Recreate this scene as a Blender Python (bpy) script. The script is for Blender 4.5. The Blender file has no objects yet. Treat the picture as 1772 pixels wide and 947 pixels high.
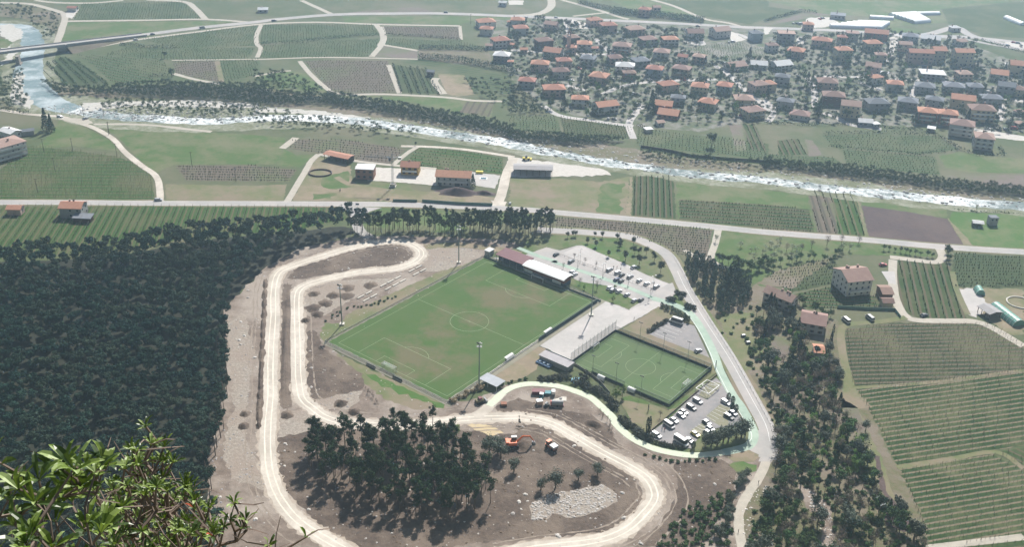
import bpy, math, random
import numpy as np
from mathutils import Vector, Matrix
random.seed(7); RNG = np.random.default_rng(11)
S = bpy.context.scene; COL = S.collection
R = math.radians
# ---------------- camera (fitted to the football pitch markings) ----------------
F, CX, CY, PIT, ROL, CH = 1800.0, 886.0, 473.5, 0.487736, 0.025, 250.85
cp, sp, cr, sr = math.cos(PIT), math.sin(PIT), math.cos(ROL), math.sin(ROL)
fwd = Vector((0, cp, -sp)); up0 = Vector((0, sp, cp)); rt0 = Vector((1, 0, 0))
rt = cr*rt0 + sr*up0; upv = cr*up0 - sr*rt0
cd = bpy.data.cameras.new('camera'); cam = bpy.data.objects.new('camera', cd); COL.objects.link(cam)
M = Matrix((rt, upv, -fwd)).transposed().to_4x4(); M.translation = (0, 0, CH); cam.matrix_world = M
cd.sensor_width = 36; cd.lens = 36*F/1772; cd.clip_start = .1; cd.clip_end = 30000
S.camera = cam
# ---------------- world, sun, exposure ----------------
SUN_EL, SUN_AZ = R(43), R(16)          # azimuth clockwise from +Y
w = bpy.data.worlds.new('World'); S.world = w; w.use_nodes = True
nt = w.node_tree; sky = nt.nodes.new('ShaderNodeTexSky'); sky.sky_type = 'NISHITA'; sky.sun_disc = False
sky.sun_elevation = SUN_EL; sky.sun_rotation = SUN_AZ; sky.air_density = 1.0; sky.dust_density = 1.0
nt.links.new(sky.outputs[0], nt.nodes['Background'].inputs[0]); nt.nodes['Background'].inputs[1].default_value = 0.05
sl = bpy.data.lights.new('sun', 'SUN'); sl.energy = 5.0; sl.angle = R(.5); sl.color = (1, .95, .88)
so = bpy.data.objects.new('sun', sl); COL.objects.link(so)
sd = Vector((math.sin(SUN_AZ)*math.cos(SUN_EL), math.cos(SUN_AZ)*math.cos(SUN_EL), math.sin(SUN_EL)))
so.rotation_euler = sd.to_track_quat('Z', 'Y').to_euler(); so.location = (0, 0, 400)
S.view_settings.view_transform = 'Standard'; S.view_settings.look = 'None'
S.view_settings.exposure = 0.76; S.view_settings.gamma = 1.0
S.cycles.volume_bounces = 1; S.cycles.max_bounces = 6; S.cycles.transparent_max_bounces = 12
S.cycles.volume_step_rate = 10

# ---------------- coordinates: a photo pixel traced onto the level valley floor ----------------
def gp(x, y, z=0.0):
    a, b = x-CX, y-CY
    r_ = (cr*a+sr*b)/F; u = -(-sr*a+cr*b)/F
    t = (z-CH)/(-sp+u*cp)
    return (r_*t, (cp+u*sp)*t)
def P3(x, y, z=0.0):
    a = gp(x, y, z); return Vector((a[0], a[1], z))
def ZF(ox, oy, k=3.938): return lambda *a: [(ox+a[i]/k, oy+a[i+1]/k) for i in range(0, len(a), 2)]
R1, R2, R3, R4 = ZF(0, 0), ZF(440, 0), ZF(880, 0), ZF(1322, 0)
R5, R6, R7, R8 = ZF(0, 230), ZF(440, 230), ZF(880, 230), ZF(1322, 230)
M1, M2, M3, M4 = ZF(0, 470), ZF(440, 470), ZF(880, 470), ZF(1322, 470)
B1, B2, B3, B4 = ZF(0, 707), ZF(440, 707), ZF(880, 707), ZF(1322, 707)
KK = 6.765
Q1, Q2, Q3, Q4 = ZF(560, 420, KK), ZF(800, 410, KK), ZF(560, 560, KK), ZF(800, 540, KK)
Q5, Q6, Q7, Q8 = ZF(980, 560, KK), ZF(960, 400, KK), ZF(1090, 650, KK), ZF(860, 640, KK)
def W(pts, z=0.0): return [Vector(gp(x, y, z)) for x, y in pts]
def heading(a, b):
    p, q = gp(*a), gp(*b); return math.atan2(q[1]-p[1], q[0]-p[0])

# ---------------- materials ----------------
MATS = {}
def mat(name, c1, c2=None, scale=.3, rough=.9, c3=None, scale3=.02, spec=.2, bump=0, metal=0, rand=0, alpha=1, detail=9):
    if name in MATS: return MATS[name]
    m = bpy.data.materials.new(name); m.use_nodes = True; n = m.node_tree; b = n.nodes['Principled BSDF']
    b.inputs['Roughness'].default_value = rough; b.inputs['Specular IOR Level'].default_value = spec
    b.inputs['Metallic'].default_value = metal
    c2 = c2 or tuple(x*.8 for x in c1)
    geo = n.nodes.new('ShaderNodeNewGeometry')
    def noise(s, d=detail):
        t = n.nodes.new('ShaderNodeTexNoise'); t.inputs['Scale'].default_value = s; t.inputs['Detail'].default_value = d
        t.inputs['Roughness'].default_value = .72
        n.links.new(geo.outputs['Position'], t.inputs['Vector']); return t
    def ramp(src, a, b_):
        r = n.nodes.new('ShaderNodeMapRange'); r.inputs[1].default_value = a; r.inputs[2].default_value = b_
        n.links.new(src, r.inputs[0]); return r.outputs[0]
    def mix(f, a, b_):
        x = n.nodes.new('ShaderNodeMix'); x.data_type = 'RGBA'; n.links.new(f, x.inputs[0])
        for v, i in ((a, 6), (b_, 7)):
            if isinstance(v, tuple): x.inputs[i].default_value = (*v, 1)
            else: n.links.new(v, x.inputs[i])
        return x.outputs[2]
    t = noise(scale); col = mix(ramp(t.outputs[0], .36, .64), tuple(c1), tuple(c2))
    if c3: col = mix(ramp(noise(scale3, 5).outputs[0], .44, .6), col, tuple(c3))
    if rand:
        oi = n.nodes.new('ShaderNodeObjectInfo'); hs = n.nodes.new('ShaderNodeHueSaturation')
        n.links.new(ramp_(n, oi.outputs['Random'], 1-rand, 1+rand), hs.inputs['Value'])
        n.links.new(ramp_(n, oi.outputs['Random'], .5-rand*.06, .5+rand*.06), hs.inputs['Hue'])
        n.links.new(col, hs.inputs['Color']); col = hs.outputs[0]
    n.links.new(col, b.inputs['Base Color'])
    if bump:
        bp = n.nodes.new('ShaderNodeBump'); bp.inputs['Distance'].default_value = bump; bp.inputs['Strength'].default_value = 1
        n.links.new(t.outputs[0], bp.inputs['Height']); n.links.new(bp.outputs[0], b.inputs['Normal'])
    if alpha < 1: b.inputs['Alpha'].default_value = alpha
    MATS[name] = m; m['nodes'] = 1; return m
def ramp_(n, src, lo, hi):
    r = n.nodes.new('ShaderNodeMapRange'); r.inputs[3].default_value = lo; r.inputs[4].default_value = hi
    n.links.new(src, r.inputs[0]); return r.outputs[0]
def stripes(name, strip, gap, patch, wid=.3):
    """planted rows: UV.x counts rows; bare strip under each row, grass between, worn patches"""
    m = bpy.data.materials.new(name); m.use_nodes = True; n = m.node_tree; b = n.nodes['Principled BSDF']
    b.inputs['Roughness'].default_value = .95; b.inputs['Specular IOR Level'].default_value = .1
    N = n.nodes.new; L = n.links.new
    uv = N('ShaderNodeUVMap'); geo = N('ShaderNodeNewGeometry')
    sx = N('ShaderNodeSeparateXYZ'); L(uv.outputs[0], sx.inputs[0])
    nz = N('ShaderNodeTexNoise'); nz.inputs['Scale'].default_value = .35; nz.inputs['Detail'].default_value = 6; nz.inputs['Roughness'].default_value = .7
    L(geo.outputs['Position'], nz.inputs['Vector'])
    ad = N('ShaderNodeMath'); ad.operation = 'MULTIPLY_ADD'; L(nz.outputs[0], ad.inputs[0]); ad.inputs[1].default_value = .35; L(sx.outputs[0], ad.inputs[2])
    ab = N('ShaderNodeMath'); ab.operation = 'PINGPONG'; ab.inputs[1].default_value = .5; L(ad.outputs[0], ab.inputs[0])
    mr = N('ShaderNodeMapRange'); mr.interpolation_type = 'SMOOTHSTEP'; mr.inputs[1].default_value = wid*.35; mr.inputs[2].default_value = wid*.75; L(ab.outputs[0], mr.inputs[0])
    def mx(f, a, c):
        x = N('ShaderNodeMix'); x.data_type = 'RGBA'
        if isinstance(f, float): x.inputs[0].default_value = f
        else: L(f, x.inputs[0])
        for v, i in ((a, 6), (c, 7)):
            if isinstance(v, tuple): x.inputs[i].default_value = (*v, 1)
            else: L(v, x.inputs[i])
        return x.outputs[2]
    n2 = N('ShaderNodeTexNoise'); n2.inputs['Scale'].default_value = .03; n2.inputs['Detail'].default_value = 7; n2.inputs['Roughness'].default_value = .65; L(geo.outputs['Position'], n2.inputs['Vector'])
    r2 = N('ShaderNodeMapRange'); r2.inputs[1].default_value = .46; r2.inputs[2].default_value = .66; L(n2.outputs[0], r2.inputs[0])
    r1 = N('ShaderNodeMapRange'); r1.inputs[1].default_value = .3; r1.inputs[2].default_value = .7; L(nz.outputs[0], r1.inputs[0])
    g = mx(r1.outputs[0], gap, tuple(c*.72 for c in gap)); g = mx(r2.outputs[0], g, patch)
    L(mx(mr.outputs[0], strip, g), b.inputs['Base Color'])
    MATS[name] = m; return m

# ---------------- mesh building ----------------
class MB:
    def __init__(s): s.v = []; s.f = []; s.m = []
    def quad(s, a, b, c, d, m=0):
        i = len(s.v); s.v += [tuple(a), tuple(b), tuple(c), tuple(d)]; s.f.append((i, i+1, i+2, i+3)); s.m.append(m); return s
    def face(s, pts, m=0):
        i = len(s.v); s.v += [tuple(p) for p in pts]; s.f.append(tuple(range(i, i+len(pts)))); s.m.append(m); return s
    def box(s, x0, x1, y0, y1, z0, z1, m=0, T=None):
        i = len(s.v)
        p = [(x, y, z) for z in (z0, z1) for x, y in ((x0, y0), (x1, y0), (x1, y1), (x0, y1))]
        if T is not None: p = [tuple(T @ Vector(q)) for q in p]
        s.v += p
        for q in ((0, 3, 2, 1), (4, 5, 6, 7), (0, 1, 5, 4), (1, 2, 6, 5), (2, 3, 7, 6), (3, 0, 4, 7)): s.f.append(tuple(i+k for k in q)); s.m.append(m)
        return s
    def prism(s, pts, z0, z1, m=0):      # pts: 2D ccw outline
        i = len(s.v); n = len(pts)
        s.v += [(p[0], p[1], z0) for p in pts]+[(p[0], p[1], z1) for p in pts]
        s.f.append(tuple(range(i+n-1, i-1, -1))); s.f.append(tuple(range(i+n, i+2*n))); s.m += [m, m]
        for k in range(n): s.f.append((i+k, i+(k+1) % n, i+n+(k+1) % n, i+n+k)); s.m.append(m)
        return s
    def extr(s, prof, x0, x1, m=0, T=None):   # profile in (y,z) extruded along x
        i = len(s.v); n = len(prof)
        p = [(x0, a, b) for a, b in prof]+[(x1, a, b) for a, b in prof]
        if T is not None: p = [tuple(T @ Vector(q)) for q in p]
        s.v += p
        s.f.append(tuple(range(i+n-1, i-1, -1))); s.f.append(tuple(range(i+n, i+2*n))); s.m += [m, m]
        for k in range(n): s.f.append((i+k, i+(k+1) % n, i+n+(k+1) % n, i+n+k)); s.m.append(m)
        return s
    def tube(s, a, b, r0, r1=None, n=6, m=0, cap=True):
        r1 = r0 if r1 is None else r1; a, b = Vector(a), Vector(b); d = (b-a).normalized()
        u = d.orthogonal().normalized(); v = d.cross(u); i = len(s.v)
        for c, r in ((a, r0), (b, r1)):
            for k in range(n):
                t = 2*math.pi*k/n; s.v.append(tuple(c+u*(r*math.cos(t))+v*(r*math.sin(t))))
        for k in range(n): s.f.append((i+k, i+(k+1) % n, i+n+(k+1) % n, i+n+k)); s.m.append(m)
        if cap: s.f.append(tuple(range(i+n-1, i-1, -1))); s.f.append(tuple(range(i+n, i+2*n))); s.m += [m, m]
        return s
    def add(s, V, Fc, m=0):
        i = len(s.v); s.v += [tuple(p) for p in V]; s.f += [tuple(i+k for k in q) for q in Fc]; s.m += [m]*len(Fc); return s
    def mesh(s, name, mats, smooth=False):
        me = bpy.data.meshes.new(name); me.from_pydata(s.v, [], s.f); 
        for k in (mats if isinstance(mats, (list, tuple)) else [mats]): me.materials.append(k)
        if any(s.m): me.polygons.foreach_set('material_index', s.m)
        if smooth: me.polygons.foreach_set('use_smooth', [True]*len(s.f))
        me.update(); return me
def npmesh(name, V, Fc, mats, idx=None, smooth=False):
    V = np.asarray(V, np.float32); Fc = np.asarray(Fc, np.int32); k = Fc.shape[1]
    me = bpy.data.meshes.new(name); me.vertices.add(len(V)); me.vertices.foreach_set('co', V.ravel())
    me.loops.add(Fc.size); me.loops.foreach_set('vertex_index', Fc.ravel())
    me.polygons.add(len(Fc)); me.polygons.foreach_set('loop_start', np.arange(0, Fc.size, k, dtype=np.int32))
    for q in (mats if isinstance(mats, (list, tuple)) else [mats]): me.materials.append(q)
    if idx is not None: me.polygons.foreach_set('material_index', np.asarray(idx, np.int32))
    me.polygons.foreach_set('use_smooth', np.full(len(Fc), smooth))
    me.update(calc_edges=True); me.validate(); return me
def tag(o, label=None, cat=None, group=None, kind=None):
    if label: o['label'] = label
    if cat: o['category'] = cat
    if group: o['group'] = group
    if kind: o['kind'] = kind
    return o
def obj(name, mb, mats=None, parent=None, label=None, cat=None, group=None, kind=None, loc=None, rz=0, smooth=False):
    me = mb if isinstance(mb, bpy.types.Mesh) else mb.mesh(name, mats, smooth)
    o = bpy.data.objects.new(name, me); COL.objects.link(o); o.parent = parent
    if loc is not None: o.location = loc
    o.rotation_euler[2] = rz
    return tag(o, label, cat, group, kind)
def thing(name, loc, rz=0, label=None, cat=None, group=None):
    o = bpy.data.objects.new(name, None); COL.objects.link(o); o.location = loc; o.rotation_euler[2] = rz
    o.empty_display_size = .5; return tag(o, label, cat, group)
def copy_tree(o, loc=None, rz=None, sc=None, label=None, group=None):
    def cpy(a, par):
        c = a.copy(); COL.objects.link(c); c.parent = par
        for ch in a.children: cpy(ch, c)
        return c
    r = cpy(o, None)
    if loc is not None: r.location = loc
    if rz is not None: r.rotation_euler[2] = rz
    if sc is not None: r.scale = sc if isinstance(sc, (tuple, list)) else (sc,)*3
    if label: r['label'] = label
    if group: r['group'] = group
    return r
def inpoly(p, poly):
    x, y = p[0], p[1]; c = False; n = len(poly); j = n-1
    for i in range(n):
        xi, yi = poly[i][0], poly[i][1]; xj, yj = poly[j][0], poly[j][1]
        if (yi > y) != (yj > y) and x < (xj-xi)*(y-yi)/(yj-yi)+xi: c = not c
        j = i
    return c
def scatter(poly, n, dmin=0, tries=30, rnd=random, avoid=()):
    xs = [p[0] for p in poly]; ys = [p[1] for p in poly]; out = []
    cell = {}; 
    for _ in range(n*tries):
        if len(out) >= n: break
        p = (rnd.uniform(min(xs), max(xs)), rnd.uniform(min(ys), max(ys)))
        if not inpoly(p, poly): continue
        if any(inpoly(p, a) for a in avoid): continue
        if dmin:
            k = (int(p[0]//dmin), int(p[1]//dmin)); ok = True
            for a in (-1, 0, 1):
                for b in (-1, 0, 1):
                    for q in cell.get((k[0]+a, k[1]+b), ()):
                        if (p[0]-q[0])**2+(p[1]-q[1])**2 < dmin*dmin: ok = False
            if not ok: continue
            cell.setdefault(k, []).append(p)
        out.append(p)
    return out
def rag(pts, amp, step=3.0, rnd=random):
    """break a world outline into short, slightly uneven steps"""
    out = []; n = len(pts)
    for i in range(n):
        a, b = Vector(pts[i]), Vector(pts[(i+1) % n]); L_ = (b-a).length; k = max(1, int(L_/step))
        nn = Vector((-(b-a).y, (b-a).x))/max(L_, 1e-6)
        for j in range(k): out.append(a.lerp(b, j/k)+nn*(rnd.uniform(-amp, amp) if j else 0))
    return out
LEV = {}
def level(cells):
    """flush sheets lie 4 mm above whatever they overlap"""
    l = 1+max((LEV.get(c, 0) for c in cells), default=0)
    for c in cells: LEV[c] = l
    return .006+.004*l
def polycells(w_, g=8.0):
    out = set(); n = len(w_)
    for i in range(n):
        a, b = w_[i], w_[(i+1) % n]; k = int(math.hypot(b[0]-a[0], b[1]-a[1])/4)+1
        for j in range(k): out.add((int((a[0]+(b[0]-a[0])*j/k)//g), int((a[1]+(b[1]-a[1])*j/k)//g)))
    xs = [c[0] for c in out]; ys = [c[1] for c in out]
    for x in range(min(xs), max(xs)+1):
        for y in range(min(ys), max(ys)+1):
            if (x, y) not in out and inpoly(((x+.5)*g, (y+.5)*g), w_): out.add((x, y))
    return out
def sheet(name, pts, m, z, ragged=0, uvdir=None, sp_=1, kind='structure', world=False):
    w_ = pts if world else W(pts)
    if ragged: w_ = rag(w_, ragged, max(2.0, ragged*2))
    z = level(polycells(w_)); mb = MB(); mb.face([(p[0], p[1], z) for p in w_]); me = mb.mesh(name, m)
    if uvdir is not None:
        n_ = (-math.sin(uvdir), math.cos(uvdir)); uv = me.uv_layers.new(name='UVMap')
        for l in me.loops:
            c = me.vertices[l.vertex_index].co; uv.data[l.index].uv = ((c.x*n_[0]+c.y*n_[1])/sp_, (c.x*n_[1]-c.y*n_[0])/sp_)
    return obj(name, me, kind=kind)
def smoothline(p, k=4):
    if len(p) < 3: return [Vector(q) for q in p]
    P = [Vector(q) for q in p]; P = [2*P[0]-P[1]]+P+[2*P[-1]-P[-2]]; out = []
    for i in range(1, len(P)-2):
        for j in range(k):
            t = j/k; a, b, c, d = P[i-1:i+3]
            out.append(.5*((2*b)+(c-a)*t+(2*a-5*b+4*c-d)*t*t+(3*b-a-3*c+d)*t**3))
    out.append(P[-2]); return out
def ribbon(name, pts, wd, m, z, kind='structure', k=4, jit=0, off=0, world=False, closed=False, thick=0):
    """pts photo px (x, y[, half-width m]); wd = width m"""
    raw = [Vector(p[:2]) if world else Vector(gp(p[0], p[1])) for p in pts]
    wl = [(p[2] if len(p) > 2 else wd/2) for p in pts]
    c = smoothline(raw, k); n = len(c); mb = MB(); L_ = []
    for i, p in enumerate(c):
        d = (c[min(i+1, n-1)]-c[max(i-1, 0)]).normalized(); nn = Vector((-d.y, d.x))
        f = i/(n-1)*(len(wl)-1); a = int(f); h = wl[a]+(wl[min(a+1, len(wl)-1)]-wl[a])*(f-a)
        q = p+nn*off
        L_.append((q+nn*(h+random.uniform(-jit, jit)), q-nn*(h+random.uniform(-jit, jit))))
    v = []; cs = set()
    for i in range(len(L_)-1):
        for q in ((L_[i][0], L_[i][1], L_[i+1][1], L_[i+1][0]),): cs |= polycells(q)
    z = level(cs)
    for l, r_ in L_: v += [(l.x, l.y, z), (r_.x, r_.y, z)]
    f = [(2*i+1, 2*i+3, 2*i+2, 2*i) for i in range(n-1)]
    if thick:
        o_ = len(v); v += [(a, b, z-thick) for a, b, _ in v]
        for i in range(n-1): f += [(2*i, 2*i+2, o_+2*i+2, o_+2*i), (2*i+3, 2*i+1, o_+2*i+1, o_+2*i+3)]
    mb.v = v; mb.f = f; mb.m = [0]*len(f)
    return obj(name, mb, m, kind=kind)
# ---------------- palette ----------------
G_BASE = mat('meadow', (.062, .09, .034), (.09, .105, .048), .08, c3=(.13, .125, .075), scale3=.012, bump=.2)
G_GREEN = mat('fresh_grass', (.06, .115, .026), (.085, .12, .04), .12, c3=(.14, .145, .075), scale3=.03, bump=.1)
G_LUSH = mat('lush_grass', (.05, .125, .022), (.07, .13, .03), .15, c3=(.12, .15, .06), scale3=.04)
G_DRY = mat('dry_meadow', (.17, .16, .085), (.11, .14, .055), .1, c3=(.21, .17, .12), scale3=.035)
G_TAN = mat('bare_earth', (.27, .215, .15), (.21, .17, .12), .15, c3=(.15, .15, .075), scale3=.03, bump=.1)
G_SOIL = mat('ploughed_soil', (.07, .05, .052), (.09, .064, .062), .4, c3=(.105, .075, .068), scale3=.03, bump=.2)
G_PINK = mat('pinkish_soil', (.17, .135, .12), (.14, .115, .095), .3, c3=(.12, .13, .07), scale3=.03)
G_DIRT = mat('site_dirt', (.225, .178, .145), (.13, .10, .08), .22, c3=(.31, .265, .225), scale3=.03, bump=.35)
G_BROWN = mat('turned_earth', (.118, .088, .07), (.07, .052, .042), .5, c3=(.165, .128, .1), scale3=.05, bump=.4)
G_RUB = mat('pale_rubble', (.37, .33, .28), (.22, .185, .155), .8, c3=(.28, .23, .19), scale3=.05, bump=.4)
G_TRACK = mat('white_gravel', (.58, .53, .46), (.47, .42, .36), .35, c3=(.41, .365, .31), scale3=.06)
G_LANE = mat('pale_gravel', (.44, .40, .34), (.36, .33, .28), .3)
G_ASPH = mat('worn_asphalt', (.26, .25, .245), (.22, .215, .21), .5, c3=(.30, .28, .27), scale3=.05)
G_ROADP = mat('pale_asphalt', (.36, .345, .33), (.31, .30, .29), .4, c3=(.40, .37, .35), scale3=.04)
G_CONC = mat('concrete_paving', (.43, .41, .39), (.38, .36, .345), .5, c3=(.47, .44, .42), scale3=.06)
G_WHITE = mat('white_yard', (.54, .51, .47), (.44, .41, .37), .5)
G_PARK = mat('parking_asphalt', (.245, .235, .235), (.205, .2, .2), .6, c3=(.29, .27, .265), scale3=.07)
G_GRID = mat('grass_pavers', (.25, .23, .17), (.20, .20, .13), .9)
G_CYC = mat('green_cycle_lane', (.33, .42, .34), (.28, .36, .30), .5, c3=(.38, .46, .38), scale3=.08)
G_CYP = mat('pale_green_lane', (.56, .60, .47), (.50, .55, .42), .5)
G_LINE = mat('white_paint', (.78, .78, .76), (.7, .7, .68), 2)
G_FLINE = mat('faded_chalk', (.30, .36, .24), (.22, .29, .17), 3)
G_SCRUB = mat('scrub_ground', (.10, .115, .05), (.155, .125, .085), .35, c3=(.18, .15, .115), scale3=.04, bump=.3)
G_GARD = mat('garden_ground', (.065, .095, .04), (.12, .12, .08), .12, c3=(.20, .19, .165), scale3=.06)
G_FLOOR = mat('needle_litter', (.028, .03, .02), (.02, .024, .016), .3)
G_THICK = mat('thicket_floor', (.045, .055, .032), (.075, .07, .045), .25)
G_BED = mat('river_gravel', (.33, .32, .27), (.14, .16, .08), .35, c3=(.13, .14, .075), scale3=.05, bump=.3)
G_TURF2 = mat('artificial_turf', (.078, .128, .05), (.09, .14, .058), .08, c3=(.095, .135, .062), scale3=.05)
for nm, st, gp_, pa, wd in (('vine', (.11, .09, .06), (.048, .082, .028), (.095, .10, .05), .22), ('lushvine', (.12, .10, .06), (.048, .10, .024), (.10, .11, .05), .16),
        ('brownvine', (.085, .08, .06), (.165, .135, .105), (.12, .14, .065), .3), ('darkvine', (.06, .075, .035), (.055, .085, .034), (.085, .095, .05), .34),
        ('paleline', (.19, .155, .11), (.038, .072, .024), (.12, .13, .065), .26), ('palevine', (.125, .105, .075), (.042, .062, .026), (.115, .12, .06), .34), ('farvine', (.10, .10, .06), (.06, .105, .04), (.12, .135, .07), .3)):
    stripes(nm, st, gp_, pa, wd)

# ---------------- ground ----------------
gm = MB(); gm.quad((-4000, -300, 0), (4000, -300, 0), (4000, 7000, 0), (-4000, 7000, 0)); obj('ground', gm, G_BASE, kind='structure')
LV = [0.02]
def nz():
    return 0
FIELDS = []      # (world outline, heading, spacing, near?, material key)
def field(pts, m, dr=None, sp_=3.0, rows=None, near=False, rg=.5):
    mm = MATS[m] if isinstance(m, str) else m
    h = None
    if dr: (a, b) = dr; h = heading(a, b)
    sheet('field', pts, mm, nz(), rg, h, sp_)
    if rows is not False and dr: FIELDS.append((W(pts), h, sp_, near, m))
HZ = lambda o=0: ((400, 300), (800, 300+o))
# north of the river
sheet('ground', R1(0, 30, 230, 35, 420, 100, 430, 180, 380, 290, 290, 290, 275, 165, 150, 120, 0, 110), G_SCRUB, nz(), 2)
field(R1(560, 20, 1250, 10, 1390, 130, 500, 135), 'farvine', ((140, 34), (340, 33)), 4)
field(R1(450, 150, 1640, 140, 1300, 190, 400, 280), G_GREEN)
field(R1(950, 265, 1760, 170, 1750, 310, 1200, 322), 'farvine', ((240, 68), (440, 60)), 4)
field(R1(870, 322, 1740, 322, 1700, 402, 1170, 410, 700, 370), 'farvine', ((240, 85), (430, 84)), 4)
field(R1(1170, 415, 1470, 415, 1500, 560, 1200, 500), 'brownvine', ((300, 108), (370, 118)), 4)
field(R1(520, 370, 1100, 400, 1170, 480, 1000, 570, 760, 560, 640, 450), 'farvine', ((150, 98), (290, 128)), 5)
field(R1(1490, 415, 1772, 400, 1772, 505, 1530, 560), 'farvine', ((380, 108), (440, 107)), 4)
field(R1(290, 440, 440, 385, 600, 470, 740, 570, 500, 590, 300, 560), 'darkvine', ((85, 105), (128, 146)), 6)
field(R2(50, 165, 820, 165, 850, 238, 450, 268, 40, 298), 'farvine', ((450, 60), (650, 55)), 4)
field(R2(60, 310, 450, 278, 855, 262, 848, 300, 800, 385, 30, 395), 'farvine', ((450, 88), (640, 82)), 4)
field(R2(340, 412, 910, 412, 970, 635, 580, 640, 500, 600), 'brownvine', ((540, 118), (680, 121)), 4.2)
field(R2(945, 440, 1170, 470, 1290, 640, 985, 630), 'darkvine', ((680, 115), (698, 160)), 6)
field(R2(880, 310, 1110, 347, 1115, 398, 810, 385), G_PINK)
field(R2(865, 182, 1400, 180, 1410, 268, 890, 235), 'brownvine', ((660, 50), (795, 50)), 4)
field(R2(900, 255, 1420, 282, 1590, 330, 1120, 335, 885, 302), 'farvine', ((670, 66), (800, 74)), 4)
field(R2(0, 520, 250, 480, 350, 500, 500, 635, 0, 600), G_GREEN)
field(R2(1000, 425, 1120, 402, 1772, 505, 1772, 640, 1400, 640, 1330, 470, 1180, 450), 'farvine', ((720, 108), (860, 128)), 5, rows=False)
field(R2(1120, 335, 1600, 345, 1620, 425, 1700, 470, 1120, 398), G_SCRUB)
field(R2(520, 95, 1100, 40, 1250, 88), G_PINK)
field(R2(600, 110, 1772, 108, 1772, 135, 1500, 135, 1400, 165, 620, 150), G_GREEN)
field(R2(680, 650, 1300, 662, 1640, 690, 1610, 800, 1400, 770, 1100, 700), G_GREEN)
field(R2(1440, 690, 1640, 695, 1600, 795, 1400, 765), 'brownvine', ((812, 175), (800, 195)), 5, rows=False)
field(R2(1250, 500, 1430, 510, 1500, 640, 1380, 660, 1310, 640), G_TAN)
field(R3(345, 785, 850, 865, 850, 945, 600, 945, 380, 920), 'vine', ((970, 215), (1090, 235)), 3.5)
field(R3(0, 795, 330, 785, 365, 920, 0, 870), 'farvine', ((880, 203), (970, 215)), 4)
field(R3(1120, 340, 1560, 280, 1772, 335, 1772, 430, 1480, 410, 1380, 380), 'farvine', ((1180, 85), (1330, 100)), 4)
field(R3(700, 0, 960, 0, 1320, 110, 1240, 140, 820, 60), G_GREEN)
field(R3(1010, 0, 1772, 0, 1772, 120, 1640, 165, 1340, 110), 'farvine', ((1150, 5), (1330, 8)), 4, rows=False)
field(R4(0, 40, 280, 75, 0, 145), 'farvine', ((1322, 20), (1390, 18)), 4, rows=False)
field(R4(300, 80, 440, 95, 60, 165, 0, 165), G_PINK)
field(R4(0, 0, 1772, 0, 1200, 60, 1250, 150, 860, 180, 700, 110, 400, 90), G_GREEN)
field(R4(1210, 60, 1772, 10, 1772, 260, 1500, 240, 1260, 160), 'farvine', ((1640, 30), (1770, 50)), 5, rows=False)
field(R4(260, 430, 340, 392, 680, 500, 330, 520), G_GREEN)
field(R4(520, 535, 640, 570, 760, 610, 600, 650, 520, 640), G_GREEN)
field(R4(0, 330, 110, 385, 50, 412, 0, 412), G_GREEN)
field(R4(860, 180, 1080, 205, 1000, 235, 860, 225), G_GREEN)
field(R4(1440, 290, 1772, 372, 1772, 430, 1480, 405), 'farvine', ((1700, 80), (1772, 95)), 4, rows=False)
field(R3(880, 870, 1772, 980, 1772, 1085, 860, 1000), 'farvine', ((1100, 230), (1330, 262)), 4)
field(R8(90, 50, 230, 40, 300, 150, 100, 150), 'vine', ((1370, 240), (1385, 268)), 4)
field(R8(275, 40, 330, 50, 400, 150, 310, 160), G_PINK)
field(R3(1500, 840, 1590, 845, 1620, 1020, 1550, 1030), G_PINK)
field(R3(1600, 845, 1680, 850, 1760, 1030, 1640, 1020), 'vine', ((1295, 215), (1315, 260)), 4)
field(R8(400, 12, 1190, 22, 1320, 112, 1060, 148, 460, 92), 'farvine', ((1430, 236), (1630, 245)), 4)
field(R8(530, 112, 1170, 160, 1200, 290, 900, 262, 570, 230), 'farvine', ((1460, 262), (1620, 275)), 4)
field(R8(1190, 160, 1330, 130, 1772, 180, 1772, 275, 1400, 270, 1240, 240), G_GREEN)
field(R8(1240, 292, 1772, 286, 1772, 392, 1400, 352), G_PINK)
field(R8(0, 140, 480, 170, 560, 235, 280, 225, 0, 190), 'farvine', ((1322, 268), (1440, 278)), 4)
# village gardens
sheet('ground', R2(1500, 140, 1772, 130)+R3(200, 120, 1772, 200)+R4(300, 190, 1250, 240, 1772, 440, 1772, 900, 1500, 930, 1200, 870, 700, 850, 0, 830)+R3(1500, 850, 1300, 900, 880, 860, 800, 850, 450, 790, 200, 700, 40, 560), G_GARD, 0, 1)
# between river and road
sheet('ground', R1(0, 740, 220, 780, 400, 800, 1000, 830, 1480, 900, 1772, 900)+R2(200, 890, 1000, 890, 1772, 945)+R5(1772, 0, 1772, 110, 1100, 200, 780, 120, 200, 90, 0, 200), G_BASE, nz(), 1)
field([(180, 218), (240, 218), (300, 226), (420, 232), (495, 238), (483, 275), (478, 284), (300, 285), (268, 300), (245, 280), (212, 245)], G_GREEN)
field([(105, 206), (135, 214), (190, 243), (206, 262), (130, 252), (60, 258), (85, 235)], G_GREEN)
field(R5(200, 90, 500, 120, 800, 160, 880, 190, 1040, 300, 1050, 450, 0, 450, 0, 250), 'lushvine', ((0, 322), (255, 324)), 5.2, near=True)
field(R5(1190, 218, 1772, 222)+R6(10, 225, 290, 250, 230, 340, 0, 330)+R5(1270, 325), 'brownvine', ((290, 300), (500, 303)), 4)
field(R5(1130, 350, 1772, 360)+R6(220, 350, 200, 460, 0, 462)+R5(1130, 458), G_DRY)
field(R6(200, 110, 290, 150, 420, 150, 310, 235, 150, 220), G_GREEN)
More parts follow.
